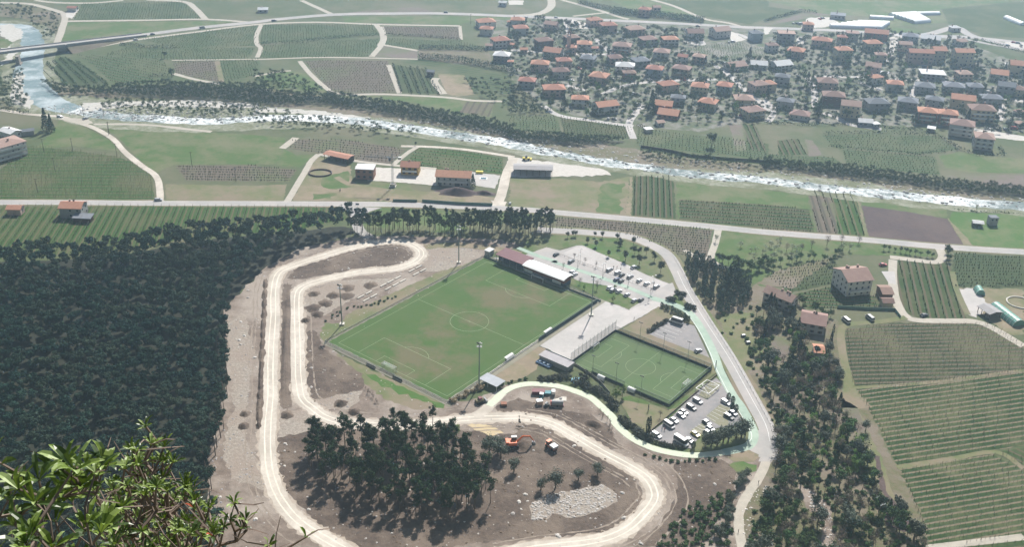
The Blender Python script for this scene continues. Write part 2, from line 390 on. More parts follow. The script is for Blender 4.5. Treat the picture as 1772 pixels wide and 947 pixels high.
field(R6(250, 45, 600, 45, 1040, 110, 925, 212, 680, 190, 430, 138, 240, 105), 'brownvine', ((510, 250), (690, 268)), 4)
field(R6(1110, 105, 1400, 120, 1695, 172, 1690, 278, 1500, 280, 1020, 215), 'lushvine', ((720, 262), (868, 280)), 5)
field(R6(340, 275, 430, 160, 660, 225, 660, 330, 830, 352, 1150, 400, 1645, 455, 1630, 485, 1120, 462, 260, 465), G_TAN, rg=1)
field(R6(460, 300, 640, 260, 660, 370, 560, 385, 470, 370), G_GREEN, rg=1.5)
field(R6(400, 415, 560, 410, 520, 450, 400, 455), G_GREEN, rg=1.5)
field(R6(670, 320, 1050, 350, 1130, 420, 900, 390, 700, 360), G_GREEN, rg=1.5)
sheet('paving', R6(690, 225, 830, 235, 1000, 242, 1240, 248, 1240, 360, 1150, 350, 960, 335, 780, 325, 700, 300), G_WHITE, nz(), .5)
sheet('paving', R6(1480, 265, 1680, 290, 1640, 380, 1460, 350), G_CONC, nz(), .5)
field(R7(15, 310, 350, 310, 620, 335, 760, 310, 830, 300, 800, 560, 400, 540, 0, 508), G_DRY, rg=1)
field(R7(640, 350, 790, 340, 760, 555, 600, 540), G_GREEN, rg=2)
field(R7(825, 300, 850, 300, 838, 565, 800, 560), G_TAN, rg=1)
field(R7(850, 292, 1125, 292, 1140, 585, 838, 565), 'vine', ((1110, 310), (1109, 370)), 3.5)
field(R7(1140, 300, 1290, 320, 1772, 390)+R8(300, 425, 350, 685, 0, 655)+R7(1150, 590), G_GREEN, rg=1)
field(R7(1160, 455, 1772, 490)+R8(305, 520, 350, 683, 0, 655)+R7(1165, 590), 'vine', ((1180, 355), (1395, 368)), 4.6)
field(R8(300, 388, 455, 402, 505, 695, 370, 680), 'brownvine', ((1402, 328), (1424, 400)), 4.4)
field(R8(460, 402, 620, 408, 700, 712, 512, 693), 'lushvine', ((1450, 332), (1473, 406)), 4.4)
field(R8(625, 410, 660, 495, 712, 715, 690, 712), G_DRY)
field(R8(645, 418, 900, 440, 1240, 492, 1250, 580, 665, 495), G_GREEN)
field(R8(668, 497, 960, 535, 1250, 588, 1372, 780, 716, 718), G_SOIL, ((1500, 395), (1660, 410)), 3, rows=False)
field(R8(1250, 580, 1290, 600, 1390, 720, 1430, 780, 1372, 780), G_TAN)
field(R8(1290, 538, 1772, 558, 1772, 790, 1430, 780, 1380, 710, 1262, 590), G_LUSH)
# south of the main road
field([(0, 358), (200, 357), (592, 360), (600, 378), (520, 396), (330, 412), (230, 432), (100, 442), (0, 449)], 'lushvine', ((265, 362), (239, 418)), 4.4, near=True)
field(R6(640, 520, 900, 510, 1772, 548)+R7(300, 560, 320, 575)+R6(1772, 600, 1300, 680, 700, 640), G_GREEN)
field(R7(320, 580, 700, 600, 1390, 655, 1355, 850, 1150, 835, 1000, 755, 800, 695, 560, 655, 320, 662), 'brownvine', ((970, 382), (1220, 405)), 3.2)
field([(1248, 400), (1440, 414), (1610, 431), (1618, 445), (1440, 440), (1320, 500), (1260, 470), (1231, 450)], G_GREEN, rg=1)
field([(1322, 478), (1380, 456), (1446, 450), (1455, 488), (1366, 507)], 'darkvine', ((1330, 488), (1450, 478)), 3)
field([(1375, 510), (1458, 492), (1495, 508), (1521, 515), (1522, 532), (1400, 535)], 'vine', ((1400, 520), (1510, 526)), 3.4)
field([(1552, 449), (1640, 456), (1651, 475), (1672, 553), (1595, 552), (1566, 541), (1551, 495)], 'vine', ((1590, 455), (1612, 545)), 4)
field([(1651, 438), (1772, 444), (1772, 497), (1655, 495), (1648, 470)], 'darkvine', ((1660, 470), (1772, 472)), 3.4)
field([(1655, 498), (1772, 500), (1772, 580), (1745, 580), (1700, 545), (1668, 540)], G_TAN, rg=1)
field([(1658, 500), (1690, 500), (1712, 530), (1690, 550), (1675, 545)], G_CONC, rg=1)
field(M4(550, 395, 900, 352, 1500, 342, 1620, 400, 1772, 505, 1772, 680, 900, 780, 620, 800, 590, 760, 560, 480), 'palevine', ((1480, 575), (1720, 570)), 3.2, near=True)
field([(1479, 675), (1560, 666), (1772, 640), (1772, 772), (1720, 780), (1640, 795), (1552, 806), (1520, 740)], 'paleline', ((1500, 690), (1772, 652)), 2.9, near=True)
field([(1556, 812), (1640, 799), (1718, 787), (1772, 815), (1772, 928), (1700, 938), (1612, 946), (1590, 900)], 'paleline', ((1570, 838), (1772, 805)), 2.7, near=True)
field([(1726, 783), (1772, 775), (1772, 808)], 'vine', ((1726, 783), (1772, 805)), 3.4, near=True)
field([(1612, 955), (1700, 943), (1772, 935), (1772, 975), (1612, 980)], 'vine', ((1612, 955), (1772, 935)), 3.4, near=True)
# slope east of the sports ground
sheet('ground', [(1178, 440), (1235, 452), (1262, 470), (1300, 500), (1340, 470), (1445, 445), (1370, 500), (1310, 492), (1370, 515), (1400, 540), (1460, 560), (1452, 590), (1480, 670), (1548, 800), (1600, 900), (1612, 990), (1275, 990), (1282, 880), (1330, 800), (1345, 770), (1320, 710), (1275, 625), (1235, 560), (1190, 475)], G_SCRUB, nz(), 1)
sheet('ground', [(1238, 545), (1300, 540), (1318, 600), (1330, 640), (1290, 640), (1262, 590)], G_DRY, nz(), 1)
sheet('ground', M4(540, 690, 640, 820, 740, 930, 600, 945, 470, 940, 430, 800)+B4(640, 0, 740, 220, 800, 330, 870, 560, 1020, 800, 960, 860, 820, 850, 700, 520, 660, 230, 530, 0), G_DRY, nz(), .6)
sheet('ground', B4(530, 0, 640, 0, 735, 215, 680, 225, 640, 190, 590, 90), G_PINK, nz(), .4)
sheet('ground', B4(750, 320, 790, 330, 830, 560, 970, 750, 1015, 805, 960, 850, 830, 800, 810, 700, 870, 690, 790, 560), G_SOIL, nz(), .4)
sheet('ground', M4(60, 430, 180, 470, 170, 560, 90, 650, 40, 600), G_PINK, nz(), 1)
sheet('ground', B4(240, 520, 340, 560, 470, 700, 480, 850, 470, 945, 400, 945, 410, 800, 300, 700), G_DIRT, nz(), 1)
# wood floor
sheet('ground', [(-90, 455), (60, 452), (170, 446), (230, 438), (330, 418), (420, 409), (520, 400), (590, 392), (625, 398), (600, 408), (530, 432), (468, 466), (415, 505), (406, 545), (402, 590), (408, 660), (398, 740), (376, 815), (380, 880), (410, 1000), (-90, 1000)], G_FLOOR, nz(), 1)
# construction site
SITE = [(384, 580), (392, 530), (455, 468), (520, 430), (600, 412), (700, 408), (860, 414), (905, 425), (850, 440), (836, 448), (760, 490), (700, 530), (640, 560), (586, 594), (575, 606), (640, 640), (700, 665), (770, 698), (830, 690), (870, 668), (960, 662), (1040, 700), (1090, 758), (1150, 784), (1240, 786), (1300, 770), (1322, 800), (1296, 850), (1276, 895), (1284, 1000), (380, 1000), (362, 880), (360, 800), (375, 720), (395, 660)]
sheet('ground', SITE, G_DIRT, nz(), 1.2)
sheet('ground', [(590, 560), (600, 545), (700, 498), (780, 462), (838, 447), (760, 490), (700, 530), (640, 562), (592, 590), (575, 600), (555, 585), (560, 560)], G_DRY, nz(), .8)
sheet('ground', M2(560, 560, 740, 640, 900, 720, 1100, 790, 1310, 890, 1300, 940, 1100, 945, 900, 880, 740, 760, 700, 690), G_DRY, nz(), 1)
sheet('ground', M2(740, 680, 900, 740, 1050, 810, 1300, 900, 1290, 935, 1150, 890, 960, 820, 800, 740), G_LUSH, nz(), 1.4)
sheet('ground', Q4(300, 740, 560, 590, 840, 380, 1060, 470, 900, 600, 870, 680, 730, 770, 540, 830), G_TAN, nz(), .3)
EARTH = [Q1(-430, 420, -250, 240, 0, 190, 200, 130, 450, 62, 700, 20, 900, 32, 1060, 130, 1020, 230, 900, 282, 600, 318, 300, 345, 0, 382, -250, 430),
    M2(330, 440, 380, 400, 430, 420, 460, 520, 560, 585, 740, 700, 740, 800, 600, 850, 480, 880, 400, 892, 350, 850, 325, 650),
    M2(205, 85, 262, 90, 250, 400, 245, 700, 255, 930, 200, 940, 165, 900, 180, 500, 185, 200),
    B2(150, 210, 320, 165, 380, 160, 600, 140, 1240, 120, 1400, 150, 1772, 180)+B3(140, 60, 560, 260, 860, 460, 920, 620, 860, 740, 640, 850, 200, 890, 0, 900)+B2(1100, 980, 700, 960, 440, 800, 240, 600, 160, 450),
    Q8(0, 420, 250, 330, 700, 470, 1100, 520, 1280, 640, 1400, 830, 1500, 940, 1250, 940, 900, 700, 500, 560, 0, 520),
    B3(1130, 380, 1450, 350, 1560, 420, 1540, 600, 1400, 800, 1300, 945, 900, 945, 1100, 700, 1150, 520)]
for e in EARTH: sheet('ground', e, G_BROWN, nz(), .8)
for e in (M2(400, 890, 560, 840, 740, 815, 700, 900, 640, 945, 480, 945), M2(340, 150, 560, 60, 900, 50, 1000, 40, 860, 110, 740, 150, 560, 250, 440, 320, 345, 290),
          B2(175, 30, 330, 0, 600, 100, 820, 120, 380, 155, 160, 200), [(392, 560), (420, 540), (440, 600), (430, 700), (425, 760), (450, 800), (460, 850), (400, 830), (385, 780), (405, 700)],
          [(740, 425), (800, 425), (840, 440), (800, 460), (760, 470), (735, 470)], B2(1450, 60, 1560, 30, 1772, 40, 1772, 60, 1500, 80)):
    sheet('ground', e, G_RUB, nz(), 1)
SLABF = B3(140, 670, 250, 590, 450, 560, 640, 520, 735, 590, 740, 640, 640, 690, 440, 750, 300, 720, 250, 770, 150, 760)
sheet('ground', SLABF, G_RUB, nz(), .8)
sheet('ground', B2(1430, 105, 1560, 100, 1700, 170, 1600, 190, 1500, 150), mat('yellow_sand', (.52, .42, .26), (.45, .36, .22), .5), nz(), .6)
# grass inside the road bend, car parks, plaza
sheet('grass', Q6(-300, 30, 200, 30, 600, 50, 900, 130, 1200, 270, 1290, 400, 1420, 590, 1340, 620, 1000, 480, 860, 400, 620, 300, 330, 170, 190, 180, -150, 260, -400, 300), G_LUSH if 0 else G_GREEN, nz(), .5)
sheet('grass', Q6(320, 140, 480, 170, 620, 230, 760, 290, 760, 340, 600, 280, 440, 220, 330, 180), G_LUSH, nz(), .5)
sheet('paving', Q2(260, 250)+Q6(-400, 300, -100, 190, 60, 230, 260, 170, 330, 170, 620, 300, 860, 400, 1000, 480, 1340, 620, 1420, 590, 1500, 640, 1560, 900, 1250, 860)+Q6(1100, 940, 860, 920, 530, 800, 180, 520), G_ROADP, nz(), .2)
sheet('car_park', Q6(100, 260, 260, 180, 320, 180, 620, 305, 860, 410, 1000, 490, 1330, 620, 1260, 660, 1180, 690, 860, 590, 500, 440, 250, 350), G_CONC, nz(), .2)
sheet('grass', Q6(200, 560, 330, 600, 600, 640, 900, 800, 1040, 810, 870, 920, 540, 800, 180, 620), G_GREEN, nz(), .3)
sheet('plaza', M3(600, 225, 640, 195, 820, 265, 1010, 190, 1050, 230, 870, 330, 740, 400, 450, 610, 420, 620, 300, 560, 290, 540, 180, 495), G_CONC, nz(), .2)
sheet('grass', M3(780, 395, 1020, 240, 1200, 300, 1280, 370, 1100, 330, 960, 425, 1370, 585, 1400, 640, 1420, 690, 1090, 920, 1060, 920, 1390, 660, 740, 400), G_DRY, nz(), .3)
sheet('car_park', M3(1100, 330, 1265, 370, 1355, 560, 1370, 590, 960, 430), G_PARK, nz(), .1)
sheet('grass', M3(1140, 150, 1210, 165, 1270, 265, 1190, 240, 1080, 205), G_GREEN, nz(), .3)
sheet('grass', Q7(-40, 450, -90, 260, 0, 240, 320, 330, 430, 380, 900, 60, 1000, 0, 1060, 30, 220, 680, 0, 620), G_GREEN, nz(), .3)
sheet('grass', M3(770, 880, 1060, 925, 1090, 945)+B3(1140, 0, 950, 175, 870, 160, 800, 20, 770, -30), G_DRY, nz(), .3)
sheet('car_park', Q7(220, 690, 500, 480, 800, 170, 1010, 30, 1090, 110, 1240, 390, 1320, 560, 1250, 590, 880, 640, 800, 760, 720, 860, 560, 850, 260, 745), G_PARK, nz(), .1)
for e in (Q7(800, 240, 930, 70, 1090, 100, 1040, 150, 900, 290), Q7(890, 480, 1060, 340, 1180, 380, 1150, 590, 1060, 600, 960, 540), Q7(720, 640, 850, 560, 960, 600, 850, 720)):
    sheet('car_park', e, G_GRID, nz())
sheet('grass', Q7(720, 860, 800, 740, 880, 660, 1250, 600, 1380, 600, 1400, 760, 1300, 830, 900, 900, 620, 905), G_GREEN, nz(), .3)
sheet('ground', [(1248, 786), (1290, 776), (1318, 790), (1305, 800), (1270, 800)], G_TAN, nz(), .4)
sheet('grass', B3(1500, 390, 1600, 365, 1690, 390, 1690, 430, 1560, 450), G_LUSH, nz(), .8)
# ---------------- river ----------------
RIV = [(-60, 45, 12), (10, 46, 12), (38, 50, 12), (54, 66, 10), (57, 85, 10), (52, 108, 11), (50, 132, 12), (62, 158, 13), (92, 180, 12), (130, 190, 9), (200, 201, 9), (270, 206, 9), (350, 210, 8), (440, 206, 8), (500, 204, 9), (600, 208, 10), (700, 221, 9), (790, 235, 9), (850, 243, 9), (890, 251, 9), (960, 265, 8), (1040, 280, 8), (1110, 289, 7), (1200, 301, 8), (1330, 313, 8), (1400, 322, 8), (1500, 333, 8), (1600, 343, 9), (1700, 352, 9), (1840, 363, 9)]
ribbon('river_bed', [(x, y-2, 25 if x < 520 else 17) for x, y, _ in RIV[7:]], 0, G_BED, nz(), jit=2)
ribbon('river_bed', [(x, y, 20) for x, y, _ in RIV[:9]], 0, G_BED, nz(), jit=2)
sheet('ground', R1(280, 570, 500, 600, 760, 600, 1772, 600)+R2(500, 660, 1000, 740, 1500, 860, 1772, 890)+R7(400, 30, 900, 120, 1250, 180, 1772, 220)+R8(600, 260, 1200, 360, 1772, 420, 1772, 480, 1000, 400, 600, 330, 0, 270)+R7(1200, 250, 600, 180, 0, 60)+R2(1400, 880, 900, 810, 300, 740, 0, 720)+R1(1400, 690, 900, 670, 400, 650, 320, 620), G_SCRUB, nz(), 2)
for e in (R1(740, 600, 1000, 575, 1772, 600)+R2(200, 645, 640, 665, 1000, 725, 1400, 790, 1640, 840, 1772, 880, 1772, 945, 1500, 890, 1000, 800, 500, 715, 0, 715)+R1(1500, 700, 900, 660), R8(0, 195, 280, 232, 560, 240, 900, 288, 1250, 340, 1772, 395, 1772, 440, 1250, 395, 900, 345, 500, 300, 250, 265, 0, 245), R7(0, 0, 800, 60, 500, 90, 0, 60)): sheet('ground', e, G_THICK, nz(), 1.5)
m = bpy.data.materials.new('rapids'); m.use_nodes = True; n = m.node_tree; b = n.nodes['Principled BSDF']; MATS['rapids'] = m
geo = n.nodes.new('ShaderNodeNewGeometry'); t = n.nodes.new('ShaderNodeTexNoise'); t.inputs['Scale'].default_value = .22; t.inputs['Detail'].default_value = 9; t.inputs['Roughness'].default_value = .75
t2 = n.nodes.new('ShaderNodeTexNoise'); t2.inputs['Scale'].default_value = .016; t2.inputs['Detail'].default_value = 3
n.links.new(geo.outputs['Position'], t.inputs['Vector']); n.links.new(geo.outputs['Position'], t2.inputs['Vector'])
ad = n.nodes.new('ShaderNodeMath'); ad.operation = 'MULTIPLY_ADD'; n.links.new(t2.outputs[0], ad.inputs[0]); ad.inputs[1].default_value = .9; n.links.new(t.outputs[0], ad.inputs[2])
mr = n.nodes.new('ShaderNodeMapRange'); mr.inputs[1].default_value = .84; mr.inputs[2].default_value = 1.08; n.links.new(ad.outputs[0], mr.inputs[0])
mx = n.nodes.new('ShaderNodeMix'); mx.data_type = 'RGBA'; mx.inputs[6].default_value = (.16, .20, .20, 1); mx.inputs[7].default_value = (.78, .80, .80, 1)
n.links.new(mr.outputs[0], mx.inputs[0]); n.links.new(mx.outputs[2], b.inputs['Base Color']); b.inputs['Roughness'].default_value = .8; b.inputs['Specular IOR Level'].default_value = .12
bp = n.nodes.new('ShaderNodeBump'); bp.inputs['Distance'].default_value = .5; n.links.new(t.outputs[0], bp.inputs['Height']); n.links.new(bp.outputs[0], b.inputs['Normal'])
ribbon('river', [(x_, y_, w_*.76) for x_, y_, w_ in RIV[8:]], 0, MATS['rapids'], nz(), jit=1.6, k=6)
ribbon('river', [(x_, y_, w_*.9) for x_, y_, w_ in RIV[:10]], 0, mat('calm_river_water', (.13, .19, .20), (.20, .26, .27), .12, rough=.55, c3=(.42, .47, .48), scale3=.035, bump=.2), nz(), jit=.9, k=6)
G_GBAR = mat('gravel_bar', (.52, .50, .46), (.40, .38, .34), .4)
for e in (R1(0, 170, 60, 160, 160, 210, 150, 260, 60, 290, 0, 230), R1(0, 300, 60, 280, 80, 330, 0, 340), R1(0, 430, 80, 350, 110, 330, 130, 345, 60, 430, 0, 450), R1(60, 640, 110, 500, 160, 480, 160, 620, 230, 700, 200, 740, 90, 700),
          R2(0, 735, 400, 750, 800, 800, 700, 800, 130, 765, 0, 780), R1(560, 700, 1300, 680, 1772, 710, 1772, 740, 900, 720, 560, 760), R7(0, 160, 300, 200, 650, 250, 700, 290, 300, 300, 0, 300)):
    sheet('gravel_bar', e, G_GBAR if e[0][0] < 870 else G_WHITE, nz(), 1.5)
for e in (R1(0, 265, 50, 265, 85, 290, 50, 325, 0, 325),): sheet('field', e, G_GREEN, nz(), .5)
# ---------------- roads ----------------
MAIN = [(-60, 350), (0, 350.5), (100, 350.5), (280, 352), (440, 352.4), (560, 353), (700, 354.5), (890, 362), (980, 369.5), (1100, 380), (1232, 392.5), (1330, 402.5), (1500, 415.5), (1622, 427), (1772, 436.5), (1840, 441)]
def lane(pts, wd, m=G_LANE, jit=.15, **k): return ribbon('road', pts, wd, m, nz(), jit=jit, **k)
ribbon('road_verge', MAIN, 9.5, G_DRY, nz(), jit=.5)
FAR_MAIN = [(110, 76), (180, 67.5), (250, 59.5), (340, 48), (440, 38), (475, 33.5), (575, 25), (680, 23), (770, 23), (890, 27.5), (1022, 33), (1159, 39.5), (1286, 46.5), (1330, 48), (1462, 53), (1576, 61), (1660, 63), (1720, 68), (1800, 78)]
lane(R1(0, 15, 200, 25, 350, 62, 440, 100, 425, 190, 385, 300), 6)
lane(R1(440, 143, 1000, 136, 1400, 130, 1700, 150), 5); lane(R1(240, 0, 380, 15, 620, 18, 840, 0), 5)
lane(R1(1000, -4, 1250, 10, 1330, 55, 1400, 130), 6); lane(R2(320, 0, 420, 45, 530, 95), 5)
lane(R3(290, -20, 290, 40, 240, 80, 150, 100, 0, 105), 8); lane(R3(360, -4, 520, 40, 650, 78, 760, 115, 820, 128), 5)
lane(R3(440, 108, 660, 84), 4); lane(R3(970, -6, 1130, 40, 1330, 125, 1500, 155, 1600, 185), 5)
lane(FAR_MAIN, 9, G_ROADP)
lane(R4(1030, 245, 1150, 225, 1270, 190, 1330, 190, 1400, 235, 1540, 275, 1772, 330), 9, G_ROADP)
lane(R4(860, 240, 1160, 250, 1350, 262, 1540, 300, 1772, 340), 5, G_ROADP)
lane([(118, 90.5), (178, 79), (236, 68.5), (340, 55), (444, 42)]+R2(430, 150, 850, 165, 1400, 175), 4.5)
lane(R2(50, 165, 15, 240, 20, 300, 45, 330, 20, 390), 4); lane(R2(830, 165, 880, 240, 870, 300, 800, 385), 5); lane(R2(860, 180, 882, 260, 860, 310), 6)
lane(R2(0, 405, 500, 390, 1115, 402), 3); lane(R2(880, 305, 1000, 325, 1118, 345), 4); lane(R2(1400, 175, 1410, 270), 3)
lane(R2(310, 415, 380, 500, 480, 590, 580, 640, 900, 642, 1300, 662, 1500, 685, 1690, 690), 4); lane(R2(0, 520, 150, 490, 250, 480), 3)
lane(R2(915, 440, 990, 635), 4); lane(R2(1240, 530, 1230, 560, 1290, 640), 6); lane(R1(1180, 500, 1330, 540, 1500, 570), 4)
lane(R1(1480, 415, 1510, 560), 4, G_DRY); lane(R1(1170, 410, 1772, 402), 2.5)
# village streets
for p_ in (R3(390, 130, 400, 190, 430, 260), R3(590, 260, 640, 310, 710, 370), R3(390, 580, 530, 612), R3(920, 715, 850, 790, 820, 850, 850, 945), R3(640, 640, 800, 580, 1000, 555, 1200, 545, 1420, 540), R3(1400, 440, 1490, 500, 1600, 600, 1720, 700, 1772, 760),
           R3(240, 720, 340, 785, 560, 820, 850, 860), R3(1180, 280, 1330, 300, 1200, 190), R3(1410, 220, 1560, 230, 1630, 260), R3(0, 340, 300, 360, 640, 370, 700, 350), R4(0, 680, 70, 750, 30, 830), R4(300, 530, 340, 600, 350, 740), R4(840, 430, 870, 340, 900, 250),
           R4(340, 520, 700, 525, 900, 540, 1300, 560, 1440, 640, 1772, 690), R4(400, 770, 500, 800, 590, 850, 800, 880), R4(1200, 760, 1400, 870, 1560, 900, 1772, 935), R4(640, 560, 800, 610), R4(1050, 560, 1000, 680), R4(890, 230, 960, 260), R4(1640, 430, 1772, 440), R4(1640, 690, 1600, 820)):
    lane(p_, 5, G_CONC)
for e in (R3(380, 140, 440, 130, 545, 160, 540, 195, 410, 190), R4(300, 120, 440, 115, 510, 150, 420, 185, 250, 190), R4(860, 250, 920, 250, 920, 320, 860, 320), R4(220, 250, 290, 255, 280, 300, 225, 300), R4(1640, 285, 1772, 290, 1772, 330, 1660, 310), R3(0, 0, 100, 0, 100, 30, 0, 30), R4(0, 185, 60, 190, 30, 230, 0, 235), R3(1500, 200, 1620, 270, 1520, 290), R4(1440, 880, 1772, 930, 1772, 960, 1480, 930), R1(460, 70, 540, 60, 490, 130, 450, 110)):
    sheet('paving', e, G_WHITE, nz(), .8)
lane([(0, 190), (55, 198), (105, 202), (132, 211), (162, 221), (195, 240), (216, 263), (244, 286), (268, 303), (276, 322), (277, 350)], 4, G_TRACK)
lane([(162, 215), (250, 216), (366, 228)], 3.4, G_LANE, jit=.6); sheet('ground', R1(380, 800, 600, 810, 640, 840, 560, 850, 440, 825), G_LANE, nz(), .5)
lane(R6(225, 468, 340, 275, 390, 190, 440, 145), 4, G_LANE); lane(R6(190, 105, 285, 32), 5, G_LANE)
lane(R6(440, 145, 680, 190, 920, 218, 1240, 245), 3.4); lane(R6(560, 300, 650, 350, 830, 380, 1050, 405, 1300, 415, 1640, 450), 4, G_TAN)
lane(R6(1650, 510, 1690, 400, 1720, 280, 1772, 170), 6, G_TRACK); lane(R6(1000, 90, 1200, 95, 1450, 115, 1772, 165), 3.4, G_TRACK); lane(R6(1110, 95, 1040, 140, 950, 215), 3.4, G_LANE)
sheet('ground', R6(1640, 500, 1610, 460, 1720, 470, 1700, 510), G_TRACK, nz(), .2)
lane([(620, 358), (616, 375), (622, 398), (640, 412)], 6, G_ROADP); sheet('road', R6(590, 500, 870, 510, 780, 540, 740, 590, 650, 590, 640, 540), G_ROADP, nz(), .1)
lane([(1243, 396), (1238, 420), (1230, 446), (1240, 458), (1258, 465)], 4); lane(R7(1380, 850, 1300, 860, 1200, 800), 3)
lane([(1622, 428), (1628, 436), (1630, 448), (1618, 454), (1580, 450), (1540, 445)], 4.5); lane([(1545, 450), (1545, 490), (1552, 525), (1568, 548), (1590, 555), (1640, 556), (1700, 560), (1772, 600)], 4.5, G_LANE)
lane([(1568, 550), (1520, 558), (1466, 563), (1455, 580), (1460, 620), (1474, 672)], 3.6, G_DRY); lane([(1648, 470), (1655, 500), (1675, 545)], 3, G_DRY)
sheet('paving', M4(800, 0, 890, 0, 900, 90, 850, 80), G_CONC, nz()); lane([(1474, 672), (1620, 662), (1772, 641)], 2.2, G_DRY); lane([(1552, 810), (1640, 797), (1722, 783), (1772, 812)], 2.6, G_DRY); lane([(1600, 950), (1772, 930)], 3, G_LANE)
ribbon('road', MAIN, 6.6, G_ROADP, nz()); ribbon('road_marking', MAIN, .16, G_LINE, nz(), off=2.9); ribbon('road_marking', MAIN, .16, G_LINE, nz(), off=-2.9)
LOOP = [(1284, 975)]
TRK = [(700, 1010), (592, 950), (554, 928), (516, 902), (485, 864), (468, 821), (463, 770), (465, 720), (468, 686), (468, 635), (470, 589), (473, 546), (473, 508), (480, 476), (502, 462), (560, 443), (604, 430), (648, 421), (685, 418), (712, 423), (729, 436), (724, 449), (706, 459), (678, 466), (619, 472), (554, 486), (524, 497), (514, 512), (513.5, 546), (515, 597), (516, 648), (522, 688), (540, 706), (562, 722), (592, 731), (643, 735), (694, 737), (757, 731), (821, 725), (890, 722.5), (905, 723), (951, 732), (994, 755), (1042, 783), (1098, 813), (1124, 834), (1133, 862), (1114, 890), (1083, 918), (1032, 937), (930, 949), (860, 962)]
ribbon('track_edge', TRK, 8.0, mat('trodden_gravel', (.42, .36, .30), (.30, .25, .2), .5), nz(), jit=.9, k=10); ribbon('dirt_track', TRK, 6.2, G_TRACK, nz(), jit=.35, k=9)
for of in (-1.1, 1.1): ribbon('wheel_rut', TRK, .5, G_LANE if 0 else mat('packed_gravel', (.72, .66, .57), (.6, .54, .45), .6), nz(), jit=.12, off=of)
RUTC = mat('dried_rut', (.30, .25, .205), (.22, .18, .145), .9)
for i0, i1, of_ in ((8, 14, 7.5), (9, 15, 9.2), (3, 9, 6.5), (1, 8, 8.5), (26, 33, 6.5), (33, 39, 7.5), (37, 45, -6.5), (38, 46, -8.4), (40, 50, 6.0), (41, 50, 7.8), (43, 49, 12), (15, 21, -6.2), (45, 52, -5.6)): ribbon('wheel_rut', TRK[i0:i1], .55, RUTC, nz(), jit=.3, off=of_, k=8)
lane([(735, 428), (780, 424), (830, 428), (875, 434), (900, 440)], 6, G_TAN, jit=.8)
lane([(820, 722), (838, 712), (852, 696), (868, 681)], 5, G_TRACK)
lane([(846, 703), (858, 692), (869, 681), (889, 670), (919, 665), (963, 668.5), (993, 677), (1022, 689), (1040, 704), (1059, 722), (1068, 737), (1095, 760), (1134, 778), (1185, 788), (1220, 788), (1252, 784)], 3.4, G_CYP, jit=.05)
SR = [(930, 398), (966, 400), (1014, 402.5), (1083, 409), (1121, 422), (1154, 441), (1172, 470), (1186, 500), (1220, 556), (1260, 618), (1300, 690), (1324, 735), (1332, 765), (1328, 795)]
ribbon('road_verge', SR, 10.5, G_DRY, nz(), jit=.3)
ribbon('road', SR, 7, G_ROADP, nz())
lane([(1330, 792), (1312, 830), (1296, 853), (1280, 885), (1279, 915), (1288, 975)], 3.6, G_LANE)
sheet('road', [(1290, 775), (1302, 745), (1345, 750), (1346, 775), (1336, 800), (1312, 800), (1318, 790), (1300, 782)], G_ROADP, nz(), .2)
lane(SR and Q2(650, 130, 900, 230, 1100, 290)+Q6(0, 370, 400, 500, 850, 660, 1150, 790), 3, G_CYC, jit=0)
lane([(1130, 517), (1167, 528), (1195, 544), (1215, 572), (1235, 612), (1246, 643), (1267, 683), (1282, 704), (1300, 738), (1304, 757), (1296, 772), (1275, 779), (1252, 784)], 4, G_CYC, jit=0)
ribbon('road_marking', [(1186, 540), (1208, 570), (1228, 610), (1240, 640), (1260, 680), (1278, 712), (1295, 740), (1301, 757), (1294, 768)], .22, G_LINE, nz(), off=-3 if 0 else 0)
ribbon('road_marking', SR[6:13], .18, G_LINE, nz(), off=.1)
# ---------------- vines ----------------
V_WOOD = mat('vine_wood', (.10, .075, .055), (.07, .075, .04), 1.5)
V_FAR = mat('vine_canes', (.07, .085, .045), (.10, .09, .06), .3, c3=(.06, .10, .04), scale3=.05)
def clip_rows(poly, h, sp_, off=.5):
    d = (math.cos(h), math.sin(h)); n_ = (-d[1], d[0]); out = []
    s_ = [p[0]*n_[0]+p[1]*n_[1] for p in poly]; k0, k1 = math.ceil(min(s_)/sp_-off), math.floor(max(s_)/sp_-off)
    for k in range(k0, k1+1):
        c = (k+off)*sp_; ts = []
        for i in range(len(poly)):
            a, b = poly[i], poly[(i+1) % len(poly)]; sa = a[0]*n_[0]+a[1]*n_[1]-c; sb = b[0]*n_[0]+b[1]*n_[1]-c
            if (sa > 0) != (sb > 0):
                f = sa/(sa-sb); ts.append((a[0]+(b[0]-a[0])*f)*d[0]+(a[1]+(b[1]-a[1])*f)*d[1])
        ts.sort()
        for i in range(0, len(ts)-1, 2):
            if ts[i+1]-ts[i] > 5: out.append((c, ts[i]+1.2, ts[i+1]-1.2, d, n_))
    return out
def inview(x, y, mrg=30):
    d = y*cp+CH*sp; 
    if d < 10: return False
    px = CX+F*x/d; py = CY-F*(y*sp-CH*cp)/d
    return -mrg < px < 1772+mrg and -mrg-25 < py < 947+mrg
